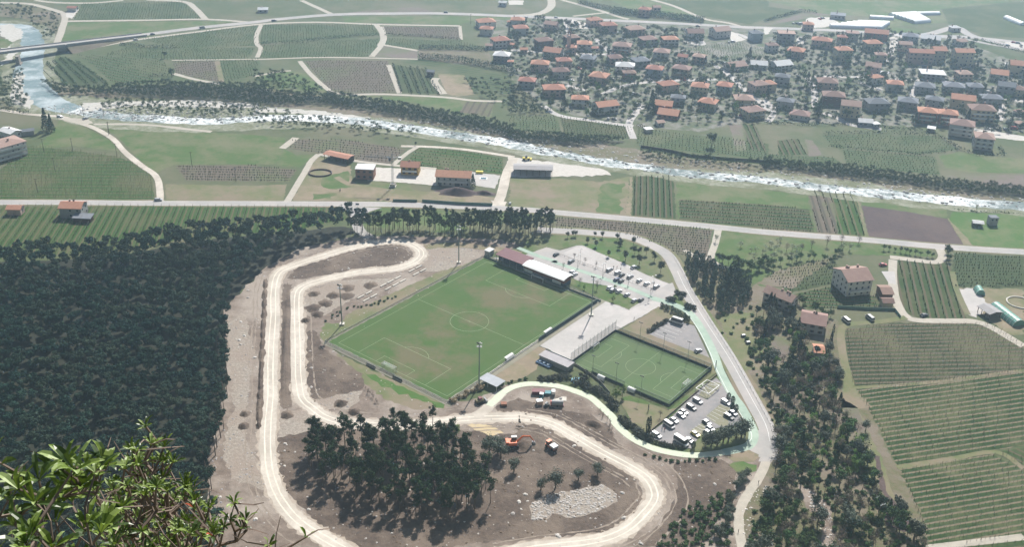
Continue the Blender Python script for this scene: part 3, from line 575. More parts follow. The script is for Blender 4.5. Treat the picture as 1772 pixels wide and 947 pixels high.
def clumps(P_, hgt, rad, rng, sides=3):
    """irregular little upright clumps: n points -> pyramids"""
    n = len(P_); a0 = rng.uniform(0, 6.28, n); V = np.zeros((n, sides+1, 3))
    for k in range(sides):
        a = a0+k*2*np.pi/sides+rng.uniform(-.3, .3, n); r = rad*rng.uniform(.6, 1.3, n)
        V[:, k, 0] = P_[:, 0]+r*np.cos(a); V[:, k, 1] = P_[:, 1]+r*np.sin(a); V[:, k, 2] = 0.02
    V[:, sides, 0] = P_[:, 0]+rng.uniform(-.3, .3, n)*rad; V[:, sides, 1] = P_[:, 1]+rng.uniform(-.3, .3, n)*rad; V[:, sides, 2] = hgt*rng.uniform(.6, 1.25, n)
    base = (np.arange(n)*(sides+1))[:, None]
    Fc = np.concatenate([base+np.array([k, (k+1) % sides, sides]) for k in range(sides)])
    return V.reshape(-1, 3), Fc
def row_mesh(L_, seed, pergola):
    rr = random.Random(seed); mb = MB(); n = max(2, int(L_/1.7)); z1 = 1.75 if pergola else 1.15
    for i in range(n+1):
        x = L_*i/n+rr.uniform(-.8, .8)*(0 < i < n); y = rr.uniform(-.06, .06)
        mb.tube((x, y, 0), (x+rr.uniform(-.15, .15), y+rr.uniform(-.1, .1), z1*rr.uniform(.8, 1.1)), .07, .045, 3, 0, False)
        if i < n and rr.random() < .8:
            mb.tube((x, y, z1*.85), (x+rr.uniform(.6, 1.3), y+rr.uniform(-.35, .35), z1*rr.uniform(.8, 1.2)), .045, .03, 3, 0, False)
        if pergola and rr.random() < .55:
            s_ = rr.choice((-1, 1)); mb.tube((x, y, z1*.95), (x+rr.uniform(-.4, .4), y+s_*rr.uniform(.5, 1.1), z1*1.05), .04, .025, 3, 0, False)
    m_ = max(1, round(L_/6))
    for i in range(m_+1):
        x = L_*i/m_; e = .55*(-1 if i == 0 else 1 if i == m_ else 0)
        mb.tube((x, 0, 0), (x+e, 0, z1+.55), .075, .06, 4, 1)
    mb.tube((0, 0, z1), (L_, 0, z1), .02, .02, 3, 1, False); mb.tube((0, 0, z1+.4), (L_, 0, z1+.4), .018, .018, 3, 1, False)
    return mb
nearrows = []; farrows = []
for poly, h, sp_, near, key in FIELDS:
    for r_ in clip_rows(poly, h, sp_):
        c, t0, t1, d, n_ = r_; cs = [(t0+(t1-t0)*q) for q in (0, .25, .5, .75, 1)]
        if not any(inview(n_[0]*c+d[0]*t, n_[1]*c+d[1]*t) for t in cs): continue
        (nearrows if near else farrows).append((r_, h, sp_, key))
nearrows.sort(key=lambda q: min(q[0][3][1]*q[0][1]+q[0][4][1]*q[0][0], q[0][3][1]*q[0][2]+q[0][4][1]*q[0][0]))
farrows += nearrows[296:]; nearrows = nearrows[:296]
VLAB = {'palevine': ('bare vine row in the brownish vineyard below the farm road', 'vine rows of the brownish vineyard'), 'vine': ('knee-high bare vine row in the brownish vineyard east of the wooded slope', 'vine rows of the brownish vineyard'),
        'paleline': ('vine row over a pale strip of soil in the striped green vineyard at lower right', 'vine rows of the striped vineyard'),
        'lushvine': ('bare trellised vine row in the green vineyard by the main road', 'vine rows beside the main road')}
for i, ((c, t0, t1, d, n_), h, sp_, key) in enumerate(nearrows):
    mb = row_mesh(t1-t0, i, key == 'lushvine'); p = (n_[0]*c+d[0]*t0, n_[1]*c+d[1]*t0)
    obj('vine_row', mb, [V_WOOD, mat('weathered_post', (.30, .27, .22), (.22, .2, .17), 1)], None, VLAB[key][0], 'vine row', VLAB[key][1], None, (p[0], p[1], .04), h)
pts = []
for (c, t0, t1, d, n_), h, sp_, key in farrows:
    st = 1.5 if t0*d[1]+c*n_[1] < 620 else 2.4
    t = np.arange(t0, t1, st)+RNG.uniform(-.5, .5, len(np.arange(t0, t1, st)))
    q = np.stack([n_[0]*c+d[0]*t, n_[1]*c+d[1]*t], 1)+RNG.uniform(-.2, .2, (len(t), 2)); pts.append(q[RNG.random(len(t)) < .93])
V, Fc = clumps(np.concatenate(pts), 1.35, .33, RNG)
obj('vine_rows', npmesh('vine_rows', V, Fc, V_FAR), label='rows of bare vines filling the smaller and farther plots of the valley', cat='vines', kind='stuff')

# ---------------- vegetation ----------------
L_PINE = mat('pine_needles', (.010, .030, .022), (.030, .068, .046), .12, rand=.25, c3=(.05, .07, .045), scale3=.05, spec=.08)
L_PINE2 = mat('warm_pine_needles', (.02, .045, .018), (.038, .065, .025), .15, rand=.2, spec=.08)
L_CYP = mat('cypress_foliage', (.012, .026, .016), (.022, .04, .024), .4, rand=.2)
L_LEAF = mat('young_leaves', (.10, .20, .035), (.15, .24, .06), .3, rand=.2)
L_MID = mat('broad_leaves', (.035, .08, .027), (.075, .125, .04), .2, rand=.3)
L_OLIVE = mat('olive_leaves', (.07, .09, .065), (.12, .14, .11), .5, rand=.25)
L_DARK = mat('dark_leaves', (.022, .05, .026), (.045, .082, .04), .2, rand=.3)
L_BLOS = mat('pale_blossom', (.42, .42, .33), (.3, .36, .22), .6, rand=.2)
L_BARE = mat('bare_twigs', (.20, .16, .13), (.14, .115, .095), .5, rand=.3)
L_TAN = mat('dry_reeds', (.33, .26, .17), (.25, .2, .12), .5)
BARK = mat('bark', (.10, .075, .06), (.14, .11, .09), 2, rand=.2)
def quads(C, size, rng, up=.0):
    """leaf tufts: one crooked quad per centre, random facing"""
    n = len(C); a = rng.normal(size=(n, 3))
    if C.shape[1] == 6:
        nn = C[:, 3:]+rng.normal(size=(n, 3))*.38; nn /= np.linalg.norm(nn, axis=1)[:, None]; C = C[:, :3]
        a -= (a*nn).sum(1)[:, None]*nn; a /= np.linalg.norm(a, axis=1)[:, None]; b = np.cross(nn, a); s_ = (size*rng.uniform(.55, 1.3, n))[:, None]
        return np.stack([C-a*s_*rng.uniform(.3, .9, (n, 1)), C-b*s_*.6, C+a*s_*.9, C+b*s_*rng.uniform(.4, .9, (n, 1))], 1).reshape(-1, 3), np.arange(4*n).reshape(-1, 4)
    a /= np.linalg.norm(a, axis=1)[:, None]
    b = rng.normal(size=(n, 3)); b[:, 2] += up; b -= (b*a).sum(1)[:, None]*a; b /= np.linalg.norm(b, axis=1)[:, None]
    s_ = (size*rng.uniform(.55, 1.3, n))[:, None]
    V = np.stack([C-a*s_*rng.uniform(.3, .9, (n, 1)), C-b*s_*.55, C+a*s_*.9, C+b*s_*rng.uniform(.3, .8, (n, 1))], 1).reshape(-1, 3)
    return V, np.arange(4*n).reshape(-1, 4)
def lobes(rng, n, rx, rz, zc, per, lr, flat=.7, shell=.5):
    out = []
    for _ in range(n):
        v = rng.normal(size=3); v /= np.linalg.norm(v); r = rng.uniform(shell, 1)
        c = np.array([v[0]*rx*r, v[1]*rx*r, zc+v[2]*rz*r])
        q = rng.normal(size=(per, 3)); q /= np.linalg.norm(q, axis=1)[:, None]; q *= rng.uniform(.4, 1, (per, 1))*lr*rng.uniform(.7, 1.25)
        q[:, 2] *= flat; out.append(np.concatenate([c+q, q/np.linalg.norm(q, axis=1)[:, None]+np.array([0, 0, .25])], 1))
    return np.concatenate(out)
def trunk_mb(h, r, rr, branches=0, lean=.03, spread=2.0, hi=.95, lo=.6):
    mb = MB(); p = Vector((0, 0, -.1)); k = 4; a = rr.uniform(0, 6.28); nodes = [p]
    for i in range(k):
        q = Vector((math.cos(a)*lean*h*(i+1)/k+rr.uniform(-.05, .05), math.sin(a)*lean*h*(i+1)/k, h*(i+1)/k)); mb.tube(p, q, r*(1-.7*i/k), r*(1-.7*(i+1)/k), 6, 0, False); p = q; nodes.append(q)
    for i in range(branches):
        z = rr.uniform(lo, hi); b = nodes[min(k-1, int(z*k))].lerp(nodes[min(k, int(z*k)+1)], z*k % 1); t = rr.uniform(0, 6.28); l = spread*rr.uniform(.5, 1)
        e = b+Vector((math.cos(t)*l, math.sin(t)*l, l*rr.uniform(.2, .8))); mb.tube(b, e, r*.32, r*.12, 4, 0, False)
    return mb
PROTO = {}
def proto(kind, var):
    """crown and trunk meshes of one kind of tree; unit sizes in metres"""
    if (kind, var) in PROTO: return PROTO[kind, var]
    rng = np.random.default_rng(hash((len(kind), var, ord(kind[0]), ord(kind[-1]))) % 9999); rr = random.Random(var*7+len(kind))
    lf = L_MID
    if kind == 'pine':      # black pine, 13 m, bare stem, broad top
        C = np.concatenate([lobes(rng, 13, 2.5, 1.5, 10.7, 62, 1.2, .6, .35), lobes(rng, 4, 1.4, .7, 8.6, 24, .8, .5)]); sz = .37; tr = trunk_mb(11.8, .22, rr, 9, .03, 2.2); lf = L_PINE
    elif kind == 'tallpine':
        C = np.concatenate([lobes(rng, 12, 2.1, 2.1, 11.4, 60, 1.25, .7, .3), lobes(rng, 7, 2.0, 1.3, 8.6, 40, .95, .6)]); sz = .34; tr = trunk_mb(13.6, .22, rr, 12, .04, 1.9, .95, .5); lf = L_PINE2
    elif kind == 'umbrella':
        C = lobes(rng, 14, 3.2, .8, 10.2, 60, 1.1, .5, .3); sz = .34; tr = trunk_mb(9.8, .28, rr, 8, .1, 2.6, .95, .75); lf = L_PINE2
    elif kind == 'cypress':
        z = rng.uniform(.4, 9, 420); a = rng.uniform(0, 6.28, 420); r = .75*np.sin(np.clip(z/9*2.9+.2, 0, 3.1))**.6*rng.uniform(.55, 1, 420)+.05
        C = np.stack([r*np.cos(a), r*np.sin(a), z], 1); sz = .33; tr = trunk_mb(2, .15, rr); lf = L_CYP
    elif kind == 'fir':
        z = rng.uniform(.8, 9.5, 620); a = rng.uniform(0, 6.28, 620); r = (1-z/10)*2.9*(.6+.4*np.abs(np.sin(z*3+np.floor(a*2))))*rng.uniform(.5, 1, 620)
        C = np.stack([r*np.cos(a), r*np.sin(a), z-r*.12], 1); sz = .45; tr = trunk_mb(6, .2, rr); lf = L_DARK
    elif kind == 'grovetree':
        z = rng.uniform(.5, 5.4, 360); a = rng.uniform(0, 6.28, 360); r = (np.sin(np.clip(z/6*2.8+.35, 0, 3.1)))**.7*1.6*rng.uniform(.5, 1.05, 360)
        C = np.stack([r*np.cos(a), r*np.sin(a), z], 1); sz = .42; tr = trunk_mb(3, .12, rr); lf = mat('blue_green_foliage', (.035, .065, .045), (.06, .095, .06), .3, rand=.25)
    elif kind == 'leafy':
        C = lobes(rng, 14, 2.3, 2.0, 4.9, 60, 1.25, .85, .35); sz = .3; tr = trunk_mb(4.6, .2, rr, 7, .04, 2)
    elif kind == 'young':
        C = lobes(rng, 16, 2.0, 2.6, 4.8, 46, 1.05, .9, .45); sz = .27; tr = trunk_mb(5.5, .18, rr, 8, .04, 2, .9, .3); lf = L_LEAF
    elif kind == 'olive':
        C = lobes(rng, 17, 1.8, 1.5, 3.1, 56, 1.05, .9, .3); sz = .23; tr = trunk_mb(2.9, .22, rr, 6, .08, 1.5, .95, .45); lf = L_OLIVE
    elif kind == 'roundtree':
        C = lobes(rng, 14, 1.15, 1.3, 3.2, 56, .85, 1, .4); sz = .23; tr = trunk_mb(2.8, .13, rr, 5, .02, 1); lf = mat('evergreen_oak_leaves', (.035, .05, .03), (.06, .075, .045), .4, rand=.2)
    elif kind == 'blossom':
        C = lobes(rng, 11, 1.9, 1.4, 3.5, 18, .9, .9, .5); sz = .28; tr = trunk_mb(3.2, .13, rr, 8, .04, 1.7, .95, .35); lf = L_BLOS
    elif kind == 'bare':
        C = lobes(rng, 14, 1.9, 2.2, 5.0, 34, 1.15, 1, .35); sz = .15; tr = trunk_mb(5.8, .16, rr, 22, .05, 2.4, .97, .25); lf = L_BARE
    elif kind == 'shrub':
        C = lobes(rng, 10, 1.25, .65, .8, 40, .65, .85, .4); C[:, 2] = np.abs(C[:, 2]); sz = .3; tr = trunk_mb(.9, .08, rr, 5, .05, .8, .9, .2)
    elif kind == 'greyshrub':
        C = lobes(rng, 10, 1.5, .75, .95, 50, .75, .85, .4); C[:, 2] = np.abs(C[:, 2]); sz = .25; tr = trunk_mb(.9, .08, rr, 5, .05, .8, .9, .2); lf = mat('grey_shrub_leaves', (.06, .065, .055), (.09, .10, .075), .6, rand=.25)
    elif kind == 'reeds':
        C = lobes(rng, 9, 1.2, .5, .9, 30, .7, 1.3, .4); C[:, 2] = np.abs(C[:, 2]); sz = .3; tr = trunk_mb(.7, .05, rr, 6, .1, .8, .9, .2); lf = L_TAN
    V, Fc = quads(C, sz, rng)
    a = (npmesh(kind+'_crown', V, Fc, lf), tr.mesh(kind+'_trunk', BARK)); PROTO[kind, var] = a; return a
def joined(kind, var):
    k = (kind, var, 'j')
    if k not in PROTO:
        c, t = proto(kind, var); n1, n2 = len(c.vertices), len(t.vertices)
        me = bpy.data.meshes.new(kind); v = [tuple(x.co) for x in c.vertices]+[tuple(x.co) for x in t.vertices]
        f = [tuple(p.vertices) for p in c.polygons]+[tuple(q+n1 for q in p.vertices) for p in t.polygons]
        me.from_pydata(v, [], f); me.materials.append(c.materials[0]); me.materials.append(BARK)
        me.polygons.foreach_set('material_index', [0]*len(c.polygons)+[1]*len(t.polygons)); me.update(); PROTO[k] = me
    return PROTO[k]
NV = 4; TC = [0]
NAMES = dict(pine='pine_tree', tallpine='slim_pine', umbrella='umbrella_pine', cypress='cypress_tree', fir='fir_tree', grovetree='grove_tree', leafy='leafy_tree', young='leafy_tree', olive='olive_tree', roundtree='evergreen_oak', blossom='blossoming_tree', bare='bare_tree', shrub='shrub', greyshrub='shrub', reeds='reed_clump')
CATS = dict(pine='pine', tallpine='pine', umbrella='pine', cypress='cypress', fir='fir', grovetree='tree', leafy='tree', young='tree', olive='olive tree', roundtree='tree', blossom='tree', bare='tree', shrub='shrub', greyshrub='shrub', reeds='reeds')
def tree(kind, px, py, s=1.0, label=None, group=None, parts=True, world=False, sz=None, z=0):
    x, y = (px, py) if world else gp(px, py, z); TC[0] += 1; v = TC[0] % NV
    zz = s*(sz or 1)*random.uniform(.9, 1.12); rz = random.uniform(0, 6.28)
    if parts:
        t = thing(NAMES[kind], (x, y, z), rz, label, CATS[kind], group); c, tr = proto(kind, v)
        obj('crown', c, parent=t); obj('trunk', tr, parent=t)
    else: t = obj(NAMES[kind], joined(kind, v), None, None, label, CATS[kind], group, None, (x, y, z), rz)
    t.scale = (s*random.uniform(.92, 1.08), s*random.uniform(.92, 1.08), zz); return t
def stufftrees(name, kind, P_, label, smin=.85, smax=1.2, cat='trees', keep=1.0, crown=1):
    Vs, Fs, I = [], [], []; o_ = 0; rng = np.random.default_rng(5)
    cache = {}
    for v in range(NV):
        me = joined(kind, v); V = np.empty(len(me.vertices)*3, np.float32); me.vertices.foreach_get('co', V); V = V.reshape(-1, 3)
        nc = len(proto(kind, v)[0].polygons); cache[v] = (V[:nc*4], nc)
    for i, (x, y) in enumerate(P_):
        V, nc = cache[i % NV]; a = rng.uniform(0, 6.28); s_ = rng.uniform(smin, smax); c_, s2 = math.cos(a)*s_, math.sin(a)*s_
        if keep < 1:
            sel = rng.random(nc) < keep; V = V.reshape(nc, 4, 3)[sel].reshape(-1, 3); nc = int(sel.sum())
        Vs.append(np.stack([V[:, 0]*c_-V[:, 1]*s2+x, V[:, 0]*s2+V[:, 1]*c_+y, V[:, 2]*s_*rng.uniform(.92, 1.1)], 1)); Fs.append(np.arange(nc*4).reshape(-1, 4)+o_); o_ += nc*4
    return obj(name, npmesh(name, np.concatenate(Vs), np.concatenate(Fs), proto(kind, 0)[0].materials[0]), label=label, cat=cat, kind='stuff')
# --- the big pine wood at left ---
WOOD = W([(-60, 452), (60, 452), (170, 444), (230, 436), (330, 416), (420, 407), (520, 398), (600, 386), (640, 396), (600, 407), (524, 428), (460, 463), (420, 495), (398, 535), (393, 590), (398, 660), (390, 740), (366, 815), (370, 880), (400, 1000), (-60, 1000)])
cand = scatter(WOOD, 1500, 3.7, 14)
def edge_d(p, poly): 
    return min((Vector(p)-(Vector(poly[i]).lerp(Vector(poly[i+1]), max(0, min(1, (Vector(p)-Vector(poly[i])).dot(Vector(poly[i+1])-Vector(poly[i]))/max(1e-6, (Vector(poly[i+1])-Vector(poly[i])).length_squared)))))).length for i in range(len(poly)-1))
vis = [p for p in cand if inview(p[0], p[1], 60)]
vis.sort(key=lambda p: p[1]-(110 if edge_d(p, WOOD[7:19]) < 5 else 0))
LAB_W = 'dark green pine in the dense wood at left'
for p in vis[:150]: tree('pine', p[0], p[1], random.uniform(.82, 1.08), 'dark green pine in the dense wood along its near part and clearing edge', 'pines of the dense wood', True, True)
stufftrees('pine_wood', 'pine', vis[150:], 'mass of dark green pines filling the far part of the wood', .78, 1.12)
# --- the row of tall pines north of the track ---
ROW = W([(596, 404), (640, 396), (700, 392), (760, 388), (860, 390), (958, 392), (958, 410), (900, 415), (800, 411), (700, 406), (640, 410), (600, 410)])
for p in scatter(ROW, 120, 2.0, 60): tree('tallpine', p[0], p[1], .82, 'slim pine in the belt between main road and dirt track', 'pines of the belt north of the track', True, True)
# --- the pine stand inside the lower loop ---
ISL = W(B2(340, 290, 420, 250, 600, 230, 800, 260, 1000, 200, 1200, 190, 1350, 260, 1500, 440, 1650, 560, 1660, 700, 1500, 720, 1250, 800, 1100, 750, 800, 680, 700, 640, 560, 560, 470, 560, 380, 400))
for p in scatter(ISL, 138, 2.3, 60): tree('tallpine', p[0], p[1], random.uniform(.76, 1.08), 'tall thin-trunked pine in the stand inside the lower track loop', 'pines of the stand inside the loop', True, True)
for px, py, s_ in ((373, 385, .95), (490, 290, .9), (445, 265, .85)): q = B2(px, py)[0]; tree('tallpine', q[0], q[1], s_, 'tall pine standing free at the left edge of the stand inside the loop', 'pines at the stand edge')
q = B2(672, 215)[0]; tree('umbrella', q[0], q[1], .8, 'umbrella pine with leaning trunk at the top of the stand by the white track', None)
for px, py in ((1000, 165), (1030, 190), (1100, 225), (1075, 215), (950, 160), (1215, 130)): q = B2(px, py)[0]; tree('tallpine', q[0], q[1], .8, 'tall dark pine on the upper rim of the stand, crown over the white track', 'pines on the upper rim of the stand')
q = B2(1297, 300)[0]; tree('fir', q[0], q[1], 1.05, 'narrow dark spruce-like tree at the upper right of the stand inside the loop', None, sz=1.3)
q = B2(1380, 190)[0]; tree('young', q[0], q[1], .7, 'small bright yellow-green tree by the sandy patch beside the track', None)
for px, py, s_ in ((1600, 340, 1.35), (1680, 345, 1.2), (1660, 300, 1.1)): q = B2(px, py)[0]; tree('olive', q[0], q[1], s_*1.35, 'large grey-green olive tree at the right of the pine stand', 'olives right of the pine stand')
for px, py, s_, lb in ((38, 430, 1.15, 'olive tree below the orange excavator'), (320, 545, 1.5, 'large leaning olive tree above the pile of pale stones'), (475, 490, 1.0, 'middle olive tree on green ground inside the loop'), (606, 455, 1.1, 'olive tree nearest the curve of the track'), (220, 560, 1.0, 'low bushy olive tree left of the large one above the pale stones')):
    q = B3(px, py)[0]; tree('olive', q[0], q[1], s_*1.15, lb)
# --- cypresses ---
for i, (px, py) in enumerate(R5(1130, 730, 1155, 735, 1232, 735, 1365, 700, 1392, 700, 1487, 735, 1612, 720, 1697, 735, 645, 820, 665, 825, 150, 905, 175, 910)): tree('cypress', px, py, .95, 'slim dark cypress rising above the northern edge of the pine wood', 'cypresses along the wood edge')
for (px, py, s_, lb) in [(*Q7(198, 680)[0], .85, 'left one of the two tall black cypresses by the lower car park wall'), (*Q7(225, 670)[0], .88, 'right one of the two tall black cypresses by the lower car park wall'), (*Q7(215, 415)[0], .35, 'small dark cypress on the grass below the small green pitch'),
        (*M3(1412, 650)[0], .35, 'small cypress at the corner between cycle lane and small pitch'), (*M3(550, 730)[0], .3, 'tiny cypress by the wall above the blue tarpaulins'), (*Q8(1200, 190)[0], .3, 'tiny cypress at the corner of the small pitch wall'), (*R6(1350, 715)[0], 1.25, 'tall dark cypress in the pine belt north of the track')]: tree('cypress', px, py, s_, lb)
for (px, py, s_) in ((1322, 585, 1.1), (1379, 580, 1.0), (1382, 610, 1.1), (1436, 600, .9), (1352, 560, .8), (1440, 585, .8), (1368, 640, 1.0), (1326, 640, .9)): tree('cypress', px, py, s_, 'dark cypress among the villas and shrubs of the eastern slope', 'cypresses on the eastern slope')
# --- grove of bluish conical trees ---
GRV = W([(1182, 445), (1225, 455), (1262, 475), (1300, 490), (1296, 520), (1270, 545), (1236, 545), (1205, 500)])
for p in scatter(GRV, 62, 3.4, 60): tree('grovetree', p[0], p[1], random.uniform(.85, 1.15), 'small blue-green conical tree in the grove east of the sports road', 'conical trees of the grove', True, True)
for (px, py, s_) in ((1262, 500, 1.0), (1275, 478, .9), (1262, 478, .8), (1334, 548, .9)): tree('fir', px, py, s_, 'large dark fir behind the conical trees of the grove', 'dark firs of the grove')
# --- car park lawn trees ---
for px, py, s_ in ((215, 65, .9), (245, 62, .8), (150, 78, .75), (470, 70, .65), (556, 80, .9), (382, 145, .9), (485, 185, .9), (730, 110, 1), (760, 200, 1.1), (775, 160, .9), (632, 300, .9), (920, 165, 1), (935, 270, 1.1), (985, 275, 1), (828, 345, 1.25), (1070, 280, 1.1), (990, 390, 1.25), (1165, 350, 1.25), (1240, 480, 1.3)):
    q = Q6(px, py)[0]; tree('roundtree', q[0], q[1], s_, 'round dark evergreen on the lawn between car park and curving road', 'evergreens of the car park lawn')
for px, py in ((230, 320), (352, 375), (482, 425), (1152, 655)): q = Q6(px, py)[0]; tree('bare', q[0], q[1], .5, 'small leafless tree on the kerb line of the upper car park', 'leafless trees of the upper car park')
for px, py, k, s_ in ((295, 620, 'bare', .6), (345, 690, 'young', .45), (495, 685, 'bare', .75), (705, 690, 'young', .4), (680, 830, 'young', .5), (100, 440, 'bare', .5)): q = Q6(px, py)[0]; tree(k, q[0], q[1], s_, 'thin young tree on the strip between pitch fence and cycle lane' if k == 'young' else 'thin leafless tree on the strip by the clubhouse and pitch fence', 'thin trees by the pitch fence')
q = Q5(580, 900)[0]; tree('young', q[0], q[1], 1.0, 'bright green leafy tree between the two white shelters of the small pitch')
q = Q5(655, 860)[0]; tree('young', q[0], q[1], .75, 'smaller bright green tree right beside the leafy one at the small pitch')
q = Q7(355, 495)[0]; tree('bare', q[0], q[1], .55, 'thin bare tree at the lower corner of the small pitch')
for px, py, s_ in ((880, 850, 1.0), (950, 830, 1.1), (1020, 820, 1.3), (1090, 790, 1.15), (1150, 780, 1.3), (1240, 740, 1.2), (1300, 740, 1.35), (1350, 700, 1.2)): q = Q7(px, py)[0]; tree('olive', q[0], q[1], s_*1.35, 'grey olive tree in the clump at the tip of the lower car park', 'olives at the car park tip')
for px, py in ((1150, 290), (1200, 330), (1195, 400), (1240, 420), (740, 860)): q = Q7(px, py)[0]; tree('grovetree', q[0], q[1], .62, 'dark bush between parked cars and the green cycle lane', 'bushes by the lower car park')
# --- shrubs round the sports ground ---
def line(pts, n, kind, s_, lab, grp, jit=.6, zf=ZF(0, 0, 1)):
    s_ *= 1.5 if kind == 'greyshrub' else 1
    w_ = W(zf(*pts)) if not isinstance(pts[0], tuple) else W(pts); L_ = [0]
    for i in range(len(w_)-1): L_.append(L_[-1]+(w_[i+1]-w_[i]).length)
    for k in range(n):
        t = (k+.5)/n*L_[-1]; i = max(j for j in range(len(L_)-1) if L_[j] <= t); p = w_[i].lerp(w_[i+1], (t-L_[i])/(L_[i+1]-L_[i]))
        tree(kind, p.x+random.uniform(-jit, jit), p.y+random.uniform(-jit, jit), s_*random.uniform(.8, 1.2), lab, grp, True, True)
line(Q6(1230, 880, 1300, 920, 1400, 960)+M3(1160, 300, 1230, 350), 12, 'grovetree', .5, 'evergreen hedge bush beside the cycle lane above the white van', 'hedge bushes by the cycle lane', .3)
line(M3(950, 420, 1010, 380, 1090, 330), 8, 'greyshrub', .6, 'grey shrub at the left end of the van car park', 'shrubs at the van car park', .2)
line(M3(1080, 190, 1125, 205), 3, 'greyshrub', .8, 'dark low shrub on the left of the traffic island', 'shrubs on the traffic island', .2); line(M3(1145, 155, 1200, 160), 3, 'greyshrub', .8, 'dark low shrub at the top of the traffic island', 'shrubs atop the traffic island', .2); line(M3(1205, 240, 1260, 260), 3, 'greyshrub', .8, 'dark low shrub at the lower tip of the traffic island', 'shrubs at the island tip', .2)
q = M3(1170, 185)[0]; tree('greyshrub', q[0], q[1], 1.0, 'largest dark shrub in the middle of the traffic island')
line(Q8(1020, 150, 1040, 230, 1180, 250, 1260, 320, 1340, 400, 1420, 470), 12, 'greyshrub', .8, 'grey shrub on the bank between path and small pitch wall', 'bank shrubs by the small pitch')
line(Q8(1430, 560, 1520, 640, 1600, 690, 1700, 780)+Q7(100, 680, 200, 750, 300, 770), 12, 'greyshrub', .8, 'grey shrub on the bank above the pale green lane near the car park', 'bank shrubs near the lower car park')
line(Q7(300, 790, 450, 830, 600, 850), 8, 'greyshrub', .45, 'low dark hedge plant at the lower edge of the car park', 'hedge at the car park edge', .2)
line(Q4(380, 900, 560, 830, 760, 780), 6, 'shrub', .7, 'green bush above the upper bend of the pale lane', 'bushes above the lane bend'); line(Q4(880, 790, 940, 800, 1020, 790, 1150, 780, 1240, 760), 8, 'greyshrub', .8, 'grey bush in front of the flat-roofed shed by the lane', 'bushes in front of the shed'); line(Q4(1300, 850, 1400, 830, 1450, 760), 5, 'greyshrub', .8, 'grey bush beside the blue tarpaulins', 'bushes beside the tarpaulins')
line(M2(1320, 900, 1400, 870, 1480, 820, 1560, 790), 14, 'reeds', .9, 'tawny dry reeds at the lower corner of the football pitch', 'dry reeds at the pitch corner', 1)
line(M2(760, 800, 820, 870, 860, 920), 9, 'bare', .28, 'dark bare thicket bush at the lower left of the football pitch', 'bare bushes at the pitch corner', .8)
line(Q8(1220, 480, 1230, 560, 1320, 620, 1330, 740), 7, 'bare', .3, 'dry scraggly bush on the inner side of the pale green lane', 'scraggly bushes inside the lane')
line(B3(920, 320, 1000, 340, 1100, 370, 1200, 370, 1340, 360, 1430, 350), 12, 'shrub', .6, 'scrub bush below the pale lane near the road junction', 'bushes below the pale lane')
line(M2(480, 340, 640, 250, 800, 230, 980, 170), 20, 'shrub', .5, 'dark green ground bush on the grass bank below the concrete benches', 'bushes on the spectator bank', 1.2)
# --- eastern slope thickets ---
SL = [W([(1300, 560), (1330, 545), (1365, 560), (1400, 600), (1430, 600), (1450, 640), (1445, 690), (1490, 760), (1500, 800), (1525, 860), (1600, 930), (1600, 985), (1292, 985), (1296, 900), (1330, 850), (1345, 790), (1335, 730), (1325, 690), (1318, 640)])]
bald = [W(M4(60, 430, 180, 470, 170, 560, 90, 650, 40, 600)), W(B4(240, 520, 340, 560, 470, 700, 480, 850, 470, 945, 400, 945, 410, 800, 300, 700)), W(M4(180, 280, 400, 290, 420, 480, 400, 600, 330, 600, 250, 430)), W([(1300, 480), (1370, 510), (1360, 540), (1300, 525)])]
SP = scatter(SL[0], 225, 2.9, 50, avoid=bald); random.shuffle(SP)
KN = (['pine']*3+['fir']*1+['leafy']*7+['bare']*8+['olive']*4+['young']*3+['shrub']*3)
SLAB = dict(pine='dark pine in the thick wood on the eastern slope', fir='dark fir in the thick wood on the eastern slope', leafy='mid-green leafy tree in the thick wood on the eastern slope', bare='grey leafless tree in the thick wood on the eastern slope', olive='grey-green olive in the thick wood on the eastern slope', young='bright yellow-green tree in the thick wood on the eastern slope', shrub='green bush in the thick wood on the eastern slope')
SCL = dict(pine=.72, fir=.85, leafy=1.0, bare=1.05, olive=1.4, young=.75, shrub=1.7)
for p in SP:
    k = random.choice(KN); tree(k, p[0], p[1], SCL[k]*random.uniform(.75, 1.2), SLAB[k], 'trees of the eastern slope: '+k.replace('bare', 'leafless'), True, True)
for px, py, s_ in ((650, 250, 1.3), (545, 190, 1.1), (530, 260, 1.1), (640, 350, 1.1), (620, 420, 1.2)): q = B4(px-20, py+30)[0]; tree('young', q[0], q[1], s_*.8, 'bright green bushy tree on the upper edge of the wood by the garden strip', 'bright trees by the garden strip')
for px, py, k, s_ in ((1020, 900, 'olive', 1.9), (690, 160, 'olive', 1.0), (935, 660, 'greyshrub', 1), (910, 620, 'greyshrub', .8), (770, 780, 'shrub', 1.2)): q = B4(px, py)[0]; tree(k, q[0], q[1], s_, {1020: 'large dark bushy tree at the bottom end of the garden strip', 690: 'dark rounded bush beside the pinkish garden soil', 935: 'dark shrub right of the white garden tunnel', 910: 'small shrub just above the white garden tunnel', 770: 'bright green bush below left of the white garden tunnel'}[px])
line(B3(1560, 560, 1600, 480, 1640, 470), 6, 'olive', .9, 'dark green bush left of the narrow lane below the junction', 'bushes left of the narrow lane'); line(B3(1400, 900, 1460, 820, 1500, 740, 1520, 640), 12, 'olive', .8, 'low olive-like bush on the rough slope left of the narrow lane', 'low bushes left of the lane', 2)
line([(1460, 440), (1445, 448), (1438, 456), (1400, 446), (1380, 452), (1340, 462), (1320, 470)], 14, 'leafy', .6, 'leafy bush on the hedge line left of the tall villa', 'hedge trees left of the villa', 2)
